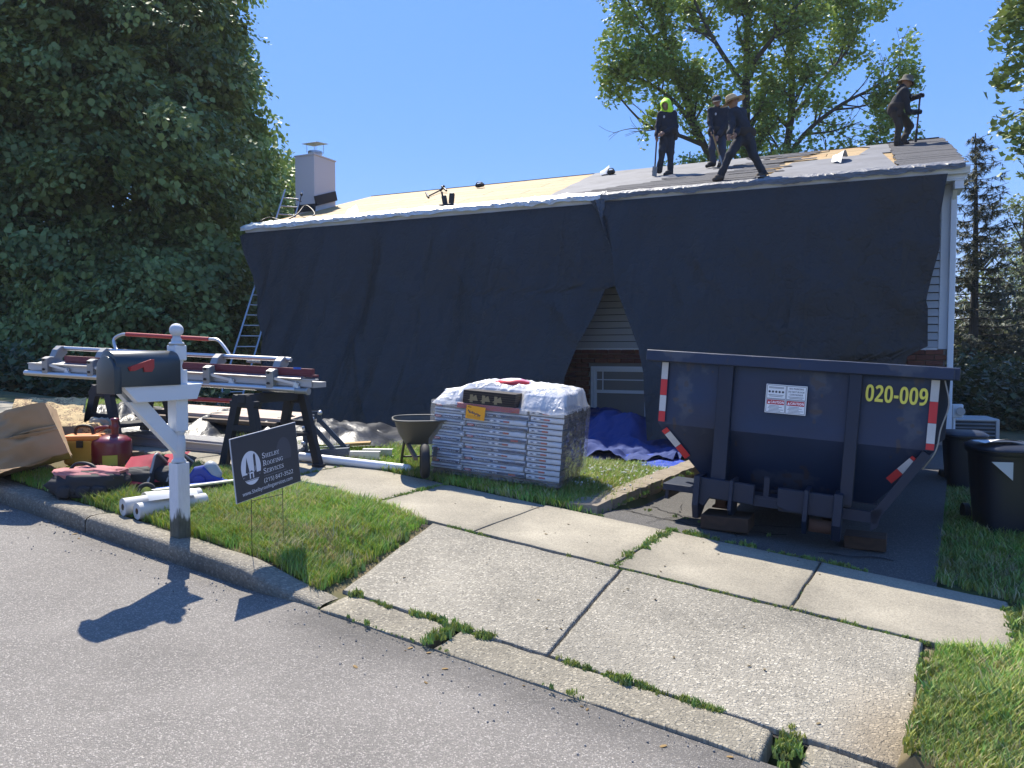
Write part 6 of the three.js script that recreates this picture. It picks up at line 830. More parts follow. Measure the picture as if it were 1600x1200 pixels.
function worker(o) {
  const D = o.D, J = {}; for (const [n, [px, py, dz = 0]] of Object.entries(o.j)) J[n] = at(px, py, D + dz);
  const base = o.base, t = thing('person', o.label, 'person', base, 'roofers'); for (const n in J) J[n].sub(base);
  const up = J.head.clone().sub(J.neck).normalize(), face = o.face.clone().normalize(), rt = face.clone().cross(up).normalize();
  const chest = J.shL.clone().lerp(J.shR, 0.5), pelvis = J.hipL.clone().lerp(J.hipR, 0.5), mid = chest.clone().lerp(pelvis, 0.55), W2 = 1;
  // continuous body
  const toe = (an, tp) => tp;
  const hc = J.head, limbs = (s, c) => [ // s: extra radius
    bone(J.shL, J.elL, 0.052 + s, 0.042 + s, c), bone(J.elL, J.haL.clone().lerp(J.elL, 0.28), 0.042 + s, 0.033 + s, c), bone(J.shR, J.elR, 0.052 + s, 0.042 + s, c), bone(J.elR, J.haR.clone().lerp(J.elR, 0.28), 0.042 + s, 0.033 + s, c)];
  const torso = (s, c) => { const sw = J.shR.clone().sub(J.shL), fw = o.front || face; return [bone(J.shL.clone().addScaledVector(sw, 0.06), J.shR.clone().addScaledVector(sw, -0.06), 0.068 + s, 0.068 + s, c), bone(chest.clone().addScaledVector(sw, -0.2).add(V(0, -0.05, 0)), mid.clone().addScaledVector(sw, -0.13), 0.105 + s, 0.1 + s, c), bone(chest.clone().addScaledVector(sw, 0.2).add(V(0, -0.05, 0)), mid.clone().addScaledVector(sw, 0.13), 0.105 + s, 0.1 + s, c), bone(mid, pelvis, 0.118 + s, 0.125 + s, c), bone(chest, J.neck, 0.07 + s, 0.052 + s * 0.7, c)]; };
  const legs = (s, c) => ['L', 'R'].flatMap(q => [bone(pelvis.clone().lerp(J['hip' + q], 0.8), J['kn' + q], 0.088 + s, 0.06 + s, c), bone(J['kn' + q], J['an' + q], 0.058 + s, 0.04 + s, c)]);
  const bodyB = [...torso(-0.012, {}), ...limbs(-0.01, {}), ...legs(-0.012, {}), bone(J.neck, hc, 0.05, 0.055), ...['L', 'R'].map(q => bone(J['ha' + q].clone().lerp(J['el' + q], 0.4), J['ha' + q].clone().lerp(J['el' + q], 0.06), 0.034, 0.027))];
  const headB = [bone(hc.clone().addScaledVector(up, 0.02), hc.clone().addScaledVector(up, 0.05).addScaledVector(face, -0.012), 0.082, 0.084, { k: 0.03 }), bone(hc.clone().addScaledVector(up, -0.055).addScaledVector(face, 0.035), hc.clone().addScaledVector(face, 0.03), 0.048, 0.062, { k: 0.03 }), bone(hc.clone().addScaledVector(face, 0.085).addScaledVector(up, 0.012), hc.clone().addScaledVector(face, 0.104).addScaledVector(up, -0.014), 0.011, 0.015, { k: 0.012 }), bone(hc.clone().addScaledVector(face, 0.082).addScaledVector(up, -0.046).addScaledVector(rt, -0.016), hc.clone().addScaledVector(face, 0.082).addScaledVector(up, -0.046).addScaledVector(rt, 0.016), 0.009, 0.009, { k: 0.008 }), ...[-1, 1].flatMap(s => [bone(hc.clone().addScaledVector(rt, s * 0.08).addScaledVector(up, 0.01), hc.clone().addScaledVector(rt, s * 0.088).addScaledVector(up, -0.02), 0.014, 0.01, { k: 0.01 }), bone(hc.clone().addScaledVector(face, 0.098).addScaledVector(rt, s * 0.032).addScaledVector(up, 0.018), hc.clone().addScaledVector(face, 0.104).addScaledVector(rt, s * 0.032).addScaledVector(up, 0.018), 0.014, 0.014, { cut: true })]), bone(J.neck, hc.clone().addScaledVector(up, -0.03), 0.05, 0.05, { k: 0.02 })];
  const handG = ['L', 'R'].map((q, i) => figure(handBones(J['ha' + q].clone().addScaledVector(J['ha' + q].clone().sub(J['el' + q]).normalize(), -0.05), J['ha' + q].clone().sub(J['el' + q]), o.grip, i ? 1 : -1), 0.0042, 0.006));
  part('body', [figure(bodyB, 0.014), figure(headB, 0.006, 0.02), ...handG], M.skin, t);
  const cloth = (c, r = 0.9) => S(c, { roughness: r, bumpMap: T.grainB, bumpScale: 0.001 });
  const jb = [...torso(0.012, { wr: 0.02 }), ...limbs(0.014, { wr: 0.024 }), bone(J.haL.clone().lerp(J.elL, 0.34), J.haL.clone().lerp(J.elL, 0.2), 0.044, 0.044), bone(J.haR.clone().lerp(J.elR, 0.34), J.haR.clone().lerp(J.elR, 0.2), 0.044, 0.044), bone(mid, pelvis.clone().lerp(mid, -0.1), 0.13, 0.142, { wr: 0.02 }), bone(J.hipL, J.hipR, 0.1, 0.1, { wr: 0.02 })];
  if (o.collar) jb.push(bone(J.neck.clone().addScaledVector(face, -0.05).addScaledVector(up, 0.02), J.neck.clone().addScaledVector(face, -0.1).addScaledVector(up, -0.03), 0.055, 0.05));
  part('jacket', figure(jb, 0.013), cloth(o.jacket), t);
  part('trousers', figure([bone(pelvis.clone().add(V(0, 0.02, 0)), pelvis.clone().add(V(0, -0.06, 0)), 0.125, 0.12, { wr: 0.02 }), ...legs(0.014, { wr: 0.03 }), ...['L', 'R'].map(q => bone(J['kn' + q].clone().lerp(J['an' + q], 0.75), J['an' + q], 0.062, 0.066, { wr: 0.03 }))], 0.013), cloth(o.pants), t);
  for (const q of ['L', 'R']) { const a = J['an' + q], p = J['to' + q]; part('boot', figure([bone(a.clone().add(V(0, 0.02, 0)), a.clone().add(V(0, -0.05, 0)), 0.052, 0.055), bone(a.clone().add(V(0, -0.06, 0)).addScaledVector(p.clone().sub(a), -0.15), p, 0.042, 0.038), bone(a.clone().add(V(0, -0.02, 0)), p.clone().lerp(a, 0.35).add(V(0, 0.012, 0)), 0.05, 0.042)], 0.009, 0.02), cloth(o.boot || [0.04, 0.03, 0.024]), t); }
  if (o.gloves) part('gloves', ['L', 'R'].map((q, i) => figure(handBones(J['ha' + q].clone().addScaledVector(J['ha' + q].clone().sub(J['el' + q]).normalize(), -0.05), J['ha' + q].clone().sub(J['el' + q]), o.grip, i ? 1 : -1).map(b => ({ ...b, r0: b.r0 + 0.003, r1: b.r1 + 0.003 })), 0.0045, 0.006)), cloth(o.gloves), t);
  const m4 = new THREE.Matrix4().makeBasis(rt.clone().negate(), up, face), put = g => g.applyMatrix4(m4).translate(hc.x, hc.y, hc.z); // hat frame: y up, z forward
  if (o.hat === 'hood') part('hood', put(figure([bone(V(0, 0.05, -0.03), V(0, 0.0, -0.045), 0.118, 0.115), bone(V(0, 0.1, -0.03), V(0.0, 0.165, -0.03), 0.08, 0.02), bone(V(-0.06, -0.1, 0.0), V(0.06, -0.1, 0.0), 0.085, 0.085), bone(V(0, -0.01, 0.06), V(0, 0.05, 0.06), 0.09, 0.085), bone(V(0, -0.035, 0.15), V(0, 0.03, 0.15), 0.068, 0.075, { cut: true }), bone(V(0, -0.02, 0.075), V(0, 0.02, 0.075), 0.068, 0.075, { cut: true })], 0.008, 0.03)), S([0.5, 0.85, 0.02], { roughness: 0.7, emissive: 0x000000 }), t);
  if (o.hat === 'cap') { const c = part('cap', put(join([new THREE.SphereGeometry(0.104, 24, 12, 0, 6.283, 0, 1.57).scale(1, 0.95, 1.1).translate(0, 0.05, -0.01), gridGeo(14, 6, (a, b) => { const q = (a - 0.5) * 2.0; return V(Math.sin(q) * (0.1 + 0.012 * b), 0.052 - 0.02 * b - 0.015 * q * q * b, 0.1 * Math.cos(q) + 0.075 * b * Math.cos(q * 0.9)); })])), S([0.03, 0.03, 0.032], { side: 2, roughness: 0.9 }), t); }
  const brim = (prof, mat, droop) => { const g = lathe(prof, 36), p = g.attributes.position; for (let i = 0; i < p.count; i++) { const x = p.getX(i), z = p.getZ(i), r = Math.hypot(x, z); if (r > 0.115) p.setY(i, p.getY(i) + droop(x, z, r)); } g.computeVertexNormals(); g.translate(0, 0.05, -0.005); const h = part('hat', put(g), mat, t); return h; };
  const hatM = c => S(c, { side: 2, roughness: 0.95, bumpMap: T.grainB, bumpScale: 0.002 });
  if (o.hat === 'straw') { brim([[0.235, -0.02], [0.2, -0.012], [0.15, -0.004], [0.115, 0.004], [0.105, 0.05], [0.095, 0.1], [0.07, 0.125], [0.03, 0.128], [0.001, 0.118]], hatM([0.5, 0.38, 0.22]), (x, z, r) => 0.25 * (r - 0.115) * (Math.abs(x) / r) - 0.12 * (r - 0.115) * (z / r)); part('hat_band', put(lathe([[0.112, 0.0], [0.113, 0.03], [0.11, 0.03]], 32).translate(0, 0.055, -0.005)), S([0.2, 0.14, 0.08]), t); }
  if (o.hat === 'bucket') brim([[0.165, -0.05], [0.14, -0.02], [0.112, 0.0], [0.106, 0.04], [0.096, 0.085], [0.06, 0.1], [0.001, 0.1]], hatM([0.13, 0.115, 0.085]), (x, z, r) => -0.3 * (r - 0.112));
  { const bl = pelvis.clone().lerp(mid, 0.25), sd3 = J.hipR.clone().sub(J.hipL).normalize(), fw = (o.front || face).clone().normalize(); part('tool_belt', figure([bone(bl.clone().addScaledVector(sd3, -0.07), bl.clone().addScaledVector(sd3, 0.07), 0.152, 0.152, { k: 0.01 }), bone(bl.clone().add(V(0, 0.19, 0)).addScaledVector(sd3, -0.1), bl.clone().add(V(0, 0.19, 0)).addScaledVector(sd3, 0.1), 0.165, 0.165, { cut: true }), bone(bl.clone().add(V(0, -0.19, 0)).addScaledVector(sd3, -0.1), bl.clone().add(V(0, -0.19, 0)).addScaledVector(sd3, 0.1), 0.165, 0.165, { cut: true }), bone(bl.clone().addScaledVector(sd3, 0.16).addScaledVector(fw, 0.06).add(V(0, -0.02, 0)), bl.clone().addScaledVector(sd3, 0.17).addScaledVector(fw, 0.06).add(V(0, -0.14, 0)), 0.05, 0.055, { k: 0.01 })], 0.01, 0.01), cloth([0.03, 0.022, 0.016]), t); }
  if (o.logo) { const p = chest.clone().lerp(pelvis, 0.18).addScaledVector(J.shL.clone().sub(J.shR), o.logo[0]).addScaledVector(o.front || face, o.logo[1]); const g = new THREE.SphereGeometry(0.02, 10, 8).scale(1, 1.4, 0.35); g.applyQuaternion(new THREE.Quaternion().setFromUnitVectors(V(0, 0, 1), (o.front || face).clone().normalize())); part('chest_logo', g.translate(p.x, p.y, p.z), S([0.5, 0.5, 0.5]), t); }
  return { t, J, base };
}
function shovel(label, a, b, head) { // straight shaft from hand end a to roof end b
  const t = thing('roof_shovel', label, 'shovel', b), A = a.clone().sub(b), d = A.clone().normalize(); part('shaft', rod(A, d.clone().multiplyScalar(0.16), 0.017, 0.017, 10), head === 'wood' ? M.ply3 : S([0.09, 0.05, 0.045], { roughness: 0.6 }), t);
  part('grip', [rod(A.clone().addScaledVector(d, 0.02), A.clone().addScaledVector(d, -0.1), 0.021, 0.021, 10)], M.black, t);
  part('blade', [bar(d.clone().multiplyScalar(0.2), d.clone().multiplyScalar(0.0), head === 'pole' ? 0.045 : 0.11, 0.014), rod(d.clone().multiplyScalar(0.26), d.clone().multiplyScalar(0.14), 0.024)], head === 'pole' ? M.blackM : M.cast, t); return t;
}
{
  const footD = (px, py) => { const p = roofW(px, py); return -p.z; };
  const navy = [0.012, 0.014, 0.022], Dp = [0, 0, 0];
  { const D = footD(1040, 274), base = roofW(1040, 274, 0), w = worker({ D, base, label: 'person in a yellow green hood standing on the roof with a shovel', j: { head: [1040.5, 166], neck: [1042, 174.5], shL: [1032, 179, 0.02], shR: [1052.5, 178, 0.0], elL: [1027.6, 198, -0.02], haL: [1025.6, 215, -0.14], elR: [1056, 198, -0.05], haR: [1034, 209.5, -0.26], hipL: [1037.5, 209], hipR: [1049.5, 209], knL: [1034.6, 236, -0.08], anL: [1030.5, 263.5, 0.0], toL: [1021.5, 268, -0.06], knR: [1047.5, 238, -0.04], anR: [1047.5, 267, 0.0], toR: [1039, 272.5, -0.1] }, face: V(-0.35, -0.35, 0.9), front: V(-0.3, -0.1, 0.95), grip: V(0.1, 1, 0), jacket: navy, pants: [0.02, 0.024, 0.032], boot: [0.028, 0.024, 0.022], hat: 'hood', logo: [0.18, 0.13] });
    shovel('long handled shovel held upright by the person in the yellow hood', at(1026.4, 212, D - 0.16), roofW(1022.5, 277, 0.02)); }
  { const D = footD(1118, 262), base = roofW(1118, 262, 0), w = worker({ D, base, label: 'person in a dark cap prying with a bar behind the straw hat worker', j: { head: [1120, 159], neck: [1121.3, 168], shL: [1110, 173.5, 0.02], shR: [1135, 173, 0.02], elL: [1109, 191, -0.08], haL: [1113.6, 206, -0.24], elR: [1134, 195, -0.08], haR: [1119.4, 216, -0.26], hipL: [1115.5, 209.5], hipR: [1128.5, 209.5], knL: [1112, 232, -0.1], anL: [1114.5, 253, 0.0], toL: [1104.5, 259.5, -0.1], knR: [1129, 234, -0.06], anR: [1127, 254, 0], toR: [1123, 259.5, -0.12] }, face: V(-0.1, -0.4, 0.9), front: V(-0.15, -0.1, 0.95), grip: V(0.3, -1, 0), jacket: navy, pants: [0.03, 0.042, 0.07], boot: [0.035, 0.026, 0.02], hat: 'cap', collar: 1, logo: [0.2, 0.13] });
    shovel('pale wooden handled shovel held by the person in the dark cap', at(1112, 203, D - 0.26), roofW(1129.5, 263, 0.02), 'wood'); }
  { const D = footD(1150, 281), base = roofW(1122, 282.5, 0).lerp(roofW(1186, 280, 0), 0.5); worker({ D, base, label: 'person in a wide straw hat striding left in a wide stance on the shingles', j: { head: [1146, 163], neck: [1149.5, 171], shL: [1143.5, 176, -0.12], shR: [1160, 175.5, 0.08], elL: [1144, 195, -0.2], haL: [1138.4, 212.5, -0.28], elR: [1158, 196, -0.02], haR: [1148, 212, -0.2], hipL: [1157.5, 212], hipR: [1170.5, 212, 0.05], knL: [1141, 241, -0.12], anL: [1126.5, 273.5, -0.02], toL: [1116, 280.5, -0.08], knR: [1177, 242, 0.0], anR: [1192.5, 270.5, 0.05], toR: [1180.5, 278, -0.06] }, face: V(-0.85, -0.25, 0.35), front: V(-0.8, -0.2, 0.4), grip: V(0.2, 1, 0), jacket: [0.016, 0.02, 0.03], pants: [0.018, 0.022, 0.03], boot: [0.07, 0.05, 0.035], hat: 'straw' }); }
  { const D = footD(1404, 229), base = roofW(1405, 228, 0); const w = worker({ D, base, label: 'person in a bucket hat crouching on the right end of the ridge with a pole', j: { head: [1416.4, 129], neck: [1413.5, 137.5], shL: [1411, 143, 0.16], shR: [1412.5, 142.5, -0.16], elL: [1424, 153.5, 0.14], haL: [1437.2, 150, 0.0], elR: [1420, 175, -0.16], haR: [1433.8, 175.4, -0.06], hipL: [1398.5, 170, 0.1], hipR: [1399, 170.5, -0.1], knL: [1421.5, 197, 0.12], anL: [1411.5, 219, 0.08], toL: [1418, 224, 0.0], knR: [1405, 196, -0.1], anR: [1401.5, 221, -0.06], toR: [1409, 226.5, -0.1] }, face: V(0.95, -0.25, 0.2), front: V(0.95, -0.2, 0.1), grip: V(-0.1, 1, 0), jacket: [0.012, 0.014, 0.02], pants: [0.035, 0.03, 0.024], boot: [0.03, 0.024, 0.02], hat: 'bucket', collar: 1, gloves: [0.02, 0.02, 0.02], logo: [0, 0.2] });
    shovel('straight pole shovel held by the crouching person in the bucket hat', at(1438, 147, D - 0.02), roofW(1430.5, 224, 0.02), 'pole'); }
}

// ---------------------------------------------------------------- trees
function leafClump(seed, n, rad, size, droop = 0.3) {
  const r = rngOf(seed), p = [], idx = [], q = new THREE.Quaternion(), e = new THREE.Euler();
  for (let k = 0; k < n; k++) {
    const a = r() * 6.283, y = rr(r, -1, 1), d = rad * Math.cbrt(r()), c = V(Math.cos(a) * Math.sqrt(1 - y * y) * d, y * d * 0.8, Math.sin(a) * Math.sqrt(1 - y * y) * d), s = size * rr(r, 0.6, 1.2);
    e.set(rr(r, -1.0, 0.5) - droop, r() * 6.283, rr(r, -0.7, 0.7), 'YXZ'); q.setFromEuler(e); const o = p.length / 3;
    // lobed leaf: five points round a folded midrib
    [[0, 0, -0.5], [-0.34, 0.03, -0.18], [-0.52, 0.09, 0.12], [-0.2, 0.03, 0.2], [0, -0.02, 0.55], [0.2, 0.03, 0.2], [0.52, 0.09, 0.12], [0.34, 0.03, -0.18], [0, -0.03, 0.05]].forEach(v => { const w = V(...v).multiplyScalar(s).applyQuaternion(q).add(c); p.push(w.x, w.y, w.z); });
    for (let i = 0; i < 8; i++) idx.push(o + 8, o + i, o + (i + 1) % 8);
  }
  const g = new THREE.BufferGeometry(); g.setAttribute('position', new THREE.Float32BufferAttribute(p, 3)); g.setIndex(idx); g.computeVertexNormals(); return g;
}
const leafM = Phy([1, 1, 1], { roughness: 0.55, transmission: 0.42, thickness: 0, side: 2, specularIntensity: 0.5 }), barkM = S(0xffffff, { map: T.bark, roughness: 0.95 });
function spray(seed, n, rad, size) { // a flat drooping fan of leaves, pointing along +z
  const r = rngOf(seed), p = [], idx = [], q = new THREE.Quaternion(), e = new THREE.Euler();
  for (let k = 0; k < n; k++) {
    const z = rr(r, -1, 1), x = rr(r, -0.75, 0.75) * (1 - 0.5 * Math.abs(z)), c = V(x * rad, (-0.32 * z * z - 0.2 * z - 0.35 * x * x + rr(r, -0.14, 0.14)) * rad, z * rad), s = size * rr(r, 0.65, 1.25);
    e.set(rr(r, 0.1, 1.25), rr(r, -1.1, 1.1), rr(r, -0.6, 0.6), 'YXZ'); q.setFromEuler(e); const o = p.length / 3;
    [[0, 0, -0.4], [-0.4, 0.04, -0.05], [-0.3, 0.05, 0.25], [0, -0.02, 0.6], [0.3, 0.05, 0.25], [0.4, 0.04, -0.05], [0, -0.03, 0.1]].forEach(v => { const w = V(...v).multiplyScalar(s).applyQuaternion(q).add(c); p.push(w.x, w.y, w.z); });
    for (let i = 0; i < 6; i++) idx.push(o + 6, o + i, o + (i + 1) % 6);
  }
  const g = new THREE.BufferGeometry(); g.setAttribute('position', new THREE.Float32BufferAttribute(p, 3)); g.setIndex(idx); g.computeVertexNormals(); return g;
}
const clumps = [leafClump(1, 12, 0.34, 0.17), leafClump(2, 11, 0.32, 0.155), spray(3, 34, 0.62, 0.15)];
function taper(pts, r0, r1, seg = 8) { const c = new THREE.CatmullRomCurve3(pts, false, 'centripetal'), n = Math.max(3, pts.length * 3), fr = c.computeFrenetFrames(n), rings = []; for (let i = 0; i <= n; i++) { const p = c.getPointAt(i / n), r = lerp(r0, r1, i / n); rings.push(Array.from({ length: seg }, (_, k) => { const a = k / seg * 6.283; return p.clone().addScaledVector(fr.normals[i], Math.cos(a) * r).addScaledVector(fr.binormals[i], Math.sin(a) * r); })); } return loft(rings, false, true); }
// limbs: [points, r0, r1]; recursive twigs; returns wood geometry list and leaf spots
function grow(limbs, seed, o) {
  const r = rngOf(seed), wood = [], spots = [];
  const rec = (pts, r0, r1, lev) => {
    wood.push(taper(pts, r0, r1, lev === 0 ? 9 : lev === 1 ? 6 : 4)); const c = new THREE.CatmullRomCurve3(pts, false, 'centripetal'), L = c.getLength();
    if (lev >= o.levels) { for (let k = 0; k < o.leaf; k++) { const q = c.getPoint(rr(r, 0.35, 1)); q.add(V(rr(r, -1, 1), rr(r, -0.8, 0.6), rr(r, -1, 1)).multiplyScalar(o.jit)); spots.push(q); } return; }
    const n = Math.max(2, Math.round(L * o.dens[lev])); for (let k = 0; k < n; k++) { const t = rr(r, lev === 0 ? (o.start || 0.3) : 0.2, 1), p = c.getPoint(t), tn = c.getTangent(t), ax = V(rr(r, -1, 1), rr(r, -0.6, 0.8), rr(r, -1, 1)).cross(tn).normalize(), dir = tn.clone().applyAxisAngle(ax, rr(r, 0.45, 1.15)); dir.y += o.up || 0.12; dir.normalize(); const l = o.len[lev] * rr(r, 0.55, 1.15) * (1.1 - 0.5 * t), mid = p.clone().addScaledVector(dir, l * 0.5).add(V(rr(r, -1, 1), rr(r, -0.5, 1), rr(r, -1, 1)).multiplyScalar(l * 0.1)), end = p.clone().addScaledVector(dir, l).add(V(0, l * (o.curl || 0.08), 0)); rec([p, mid, end], Math.max(0.006, lerp(r0, r1, t) * 0.5), 0.005, lev + 1); }
  };
  for (const [pts, a, b] of limbs) rec(pts, a, b, 0); return { wood, spots };
}
function tree(name, label, base, group) { return thing(name, label, 'tree', base, group); }
function crown(t, spots, cl, seed, col, scale = [0.8, 1.25]) {
  const r = rngOf(seed), o = spots.map(p => { const b = rr(r, 0.7, 1.3), y = r(); return { p, s: rr(r, ...scale), ry: r() * 6.283, rx: rr(r, -0.4, 0.4), rz: rr(r, -0.4, 0.4), c: [lerp(col[0][0], col[1][0], y) * b, lerp(col[0][1], col[1][1], y) * b, lerp(col[0][2], col[1][2], y) * b] }; });
  return scatter('crown', cl, leafM, o, null, null, t);
}
{
  // tall open tree behind the roof: limbs follow the photographed branching
  const D = 27, base = at(1180, 560, D); base.y = 0.2; const t = tree('shade_tree', 'tall open crowned tree with bare lower branches rising behind the roof workers', base), q = (px, py, dz = 0) => at(px, py, D + dz).sub(base);
  const T0 = V(0, 0, 0), fork = q(1160, 330), limbs = [
    [[T0, q(1172, 420), q(1165, 300), q(1166, 150, 0.3), q(1168, 40, 0.4), q(1176, -60, 0.3)], 0.3, 0.06], [[q(1170, 380), q(1135, 290, -0.3), q(1104, 235, -0.6), q(1072, 160, -0.9), q(1042, 70, -1.1), q(1020, -30, -1)], 0.17, 0.04],
    [[q(1104, 235, -0.6), q(1060, 165, -1.3), q(1010, 128, -1.8), q(955, 105, -2.2)], 0.1, 0.02], [[q(1102, 228, -0.6), q(1062, 212, -1), q(1010, 195, -1.4), q(965, 150, -1.6)], 0.08, 0.02],
    [[q(1172, 360), q(1200, 300, 0.4), q(1228, 235, 0.8), q(1238, 130, 1), q(1236, 30, 1), q(1250, -50, 1)], 0.18, 0.04], [[q(1205, 290, 0.4), q(1255, 212, -0.3), q(1312, 165, -0.8), q(1372, 132, -1.1), q(1412, 92, -1.3)], 0.11, 0.02],
    [[q(1232, 190, 0.9), q(1290, 120, 1.4), q(1335, 60, 1.6), q(1345, 10, 1.6)], 0.09, 0.02], [[q(1166, 140, 0.3), q(1120, 70, 1), q(1085, 0, 1.4), q(1070, -60, 1.4)], 0.1, 0.03], [[q(1167, 110, 0.3), q(1215, 50, -0.8), q(1260, -10, -1.2)], 0.1, 0.03], [[q(1042, 80, -1.1), q(1005, 40, -1.3), q(975, -10, -1.4)], 0.06, 0.02],
    [[q(1300, 172, -0.7), q(1350, 165, -0.9), q(1395, 140, -1)], 0.04, 0.01], [[q(1255, 210, -0.3), q(1300, 205, -0.5), q(1345, 190, -0.6)], 0.05, 0.012] ];
  const g = grow(limbs, 5, { levels: 2, dens: [2.5, 3.2], len: [1.75, 0.85], leaf: 6, jit: 0.34, start: 0.32, up: 0.1 });
  part('trunk', g.wood, barkM, t); const keep = g.spots.filter(p => { const w = p.clone().add(base); const k = 800 + F * w.x / -w.z; return k > 936 && k < 1424 && fbm(w.x * 0.55, w.y * 0.55, w.z * 0.55 + 4, 2) > 0.36; }); crown(t, keep, clumps[1], 7, [[0.2, 0.29, 0.05], [0.38, 0.47, 0.1]], [0.75, 1.25]);
  // small pale trees low behind the ridge
  const low = (label, px, py, d, w, h, n, sd) => { const b = at(px, 600, d); b.y = 0; const s = tree('young_tree', label, b, 'young trees behind the ridge'), top = at(px, py, d).sub(b), r = rngOf(sd), lm = [[[V(0, 0, 0), top.clone().multiplyScalar(0.6), top], 0.12, 0.02]]; for (let k = 0; k < 9; k++) { const a = r() * 6.283, y = rr(r, 0.5, 0.95) * top.y; lm.push([[V(0, y * 0.8, 0), V(Math.cos(a) * w * 0.5, y * 0.95, Math.sin(a) * w * 0.5), V(Math.cos(a) * w * rr(r, 0.6, 1), y + rr(r, 0, 0.7), Math.sin(a) * w * rr(r, 0.6, 1))], 0.05, 0.012]); } const gg = grow(lm, sd, { levels: 2, dens: [n, 1.6], len: [1.0, 0.5], leaf: 3, jit: 0.25, start: 0.4 }); part('trunk', gg.wood, barkM, s); crown(s, gg.spots, clumps[1], sd + 1, [[0.18, 0.26, 0.055], [0.3, 0.38, 0.09]], [0.8, 1.2]); };
  low('small light green tree showing above the ridge left of the tall tree', 1078, 238, 25, 1.0, 2, 1.3, 31); low('small light green tree showing above the ridge below the tall tree', 1290, 218, 25.5, 1.7, 2, 1.0, 41); low('small light green tree showing above the ridge between the striding man and the tall trunk', 1205, 225, 25.2, 1.3, 2, 1.3, 45); low('small light green tree showing above the ridge behind the two middle workers', 1120, 222, 26.5, 1.5, 2, 1.3, 47); low('small light green tree showing above the ridge at the right', 1370, 196, 26, 1.2, 2, 1.2, 51);
}
{
  // dense maples on the left: crown volumes of leaf clumps round a limbed trunk
  const dense = (label, base, blobs, n, sd, col, sc) => {
    const t = tree('maple_tree', label, base, 'maples left of the house'), r = rngOf(sd), limbs = [], hi = Math.max(...blobs.map(b => b[0].y)) - base.y;
    limbs.push([[V(0, -0.3, 0), V(0.1, hi * 0.3, 0), V(0, hi * 0.65, 0.1), V(0.1, hi * 0.95, 0)], 0.42, 0.06]);
    for (const [c, rx, ry, rz] of blobs) { const e = c.clone().sub(base), y0 = clamp(e.y * 0.55, 1.5, hi * 0.7); limbs.push([[V(0, y0, 0), V(e.x * 0.5, lerp(y0, e.y, 0.6), e.z * 0.5), e], 0.16, 0.04]); }
    const g = grow(limbs, sd, { levels: 1, dens: [1.1], len: [1.6], leaf: 2, jit: 0.3, start: 0.35, up: 0.1 }); part('trunk', g.wood, barkM, t);
    const vol = blobs.map(b => b[1] * b[2] + b[1] * b[3] + b[2] * b[3]), tot = vol.reduce((a, b) => a + b, 0), rc = rngOf(sd + 3), list = [];
    blobs.forEach(([c, rx, ry, rz], i) => { const m = Math.round(n / 8 * vol[i] / tot); for (let k = 0; k < m; k++) {   // m boughs, each a row of sprays
      const a = r() * 6.283, y = rr(r, -1, 1), s = Math.sqrt(1 - y * y), inner = r() < 0.3, rad = inner ? rr(r, 0.35, 0.7) : rr(r, 0.72, 1.02), dx = Math.cos(a) * s, dz = Math.sin(a) * s, w = V(c.x + dx * rx * rad, c.y + y * ry * rad, c.z + dz * rz * rad);
      if (fbm(w.x * 0.42, w.y * 0.55, w.z * 0.42 + sd, 3) < (inner ? 0.4 : 0.46)) continue;
      const out = V(dx, 0, dz).normalize(), yaw = Math.atan2(out.x, out.z) + rr(r, -0.7, 0.7), f = V(Math.sin(yaw), 0, Math.cos(yaw)), l = V(f.z, 0, -f.x), tone = rr(rc, 0.82, 1.2), L = rr(r, 0.7, 1.25);
      for (let j = 0; j < 8; j++) { const q = rr(r, -1, 0.5) * L, sd2 = rr(r, -0.55, 0.55) * L * (0.4 + 0.6 * (0.5 - q / L)), p = w.clone().addScaledVector(f, q).addScaledVector(l, sd2).add(V(0, -0.22 * (q / L + 1) ** 2 * L * 0.5 + rr(r, -0.38, 0.38), 0)).sub(base), b = tone * rr(rc, 0.8, 1.2), u = rc(); list.push({ p, s: rr(r, ...sc), ry: yaw + rr(r, -0.9, 0.9), rx: rr(r, -0.5, 0.6), rz: rr(r, -0.6, 0.6), c: [0, 1, 2].map(z => lerp(col[0][z], col[1][z], u) * b) }); }
    } });
    for (const p of g.spots) { const b = rr(rc, 0.7, 1.2); list.push({ p, s: 0.8, ry: r() * 6.28, c: col[0].map(z => z * b) }); }
    scatter('crown', clumps[2], leafM, list, null, null, t);
    return t;
  };
  const gy = p => { const q = onGround(p.x, p.z); return q; }, B = (px, py, D, rx, ry, rz = rx) => [at(px, py, D), rx, ry, rz];
  const dk = [[0.12, 0.18, 0.055], [0.24, 0.31, 0.09]], md = [[0.17, 0.26, 0.07], [0.34, 0.45, 0.12]];
  dense('huge dark maple filling the left of the picture', gy(at(150, 560, 21)), [B(60, 120, 20, 3.2, 2.6), B(200, 30, 21, 3.0, 2.6), B(170, 230, 19.5, 3.2, 2.6), B(20, 330, 19, 2.8, 2.4), B(250, 180, 21.5, 2.2, 2.8), B(120, 420, 19.5, 3.0, 1.9), B(270, 350, 20.5, 2.3, 2.0), B(-80, 200, 20, 2.8, 3), B(90, -90, 21, 3.6, 2.6)], 9000, 61, dk, [0.8, 1.3]);
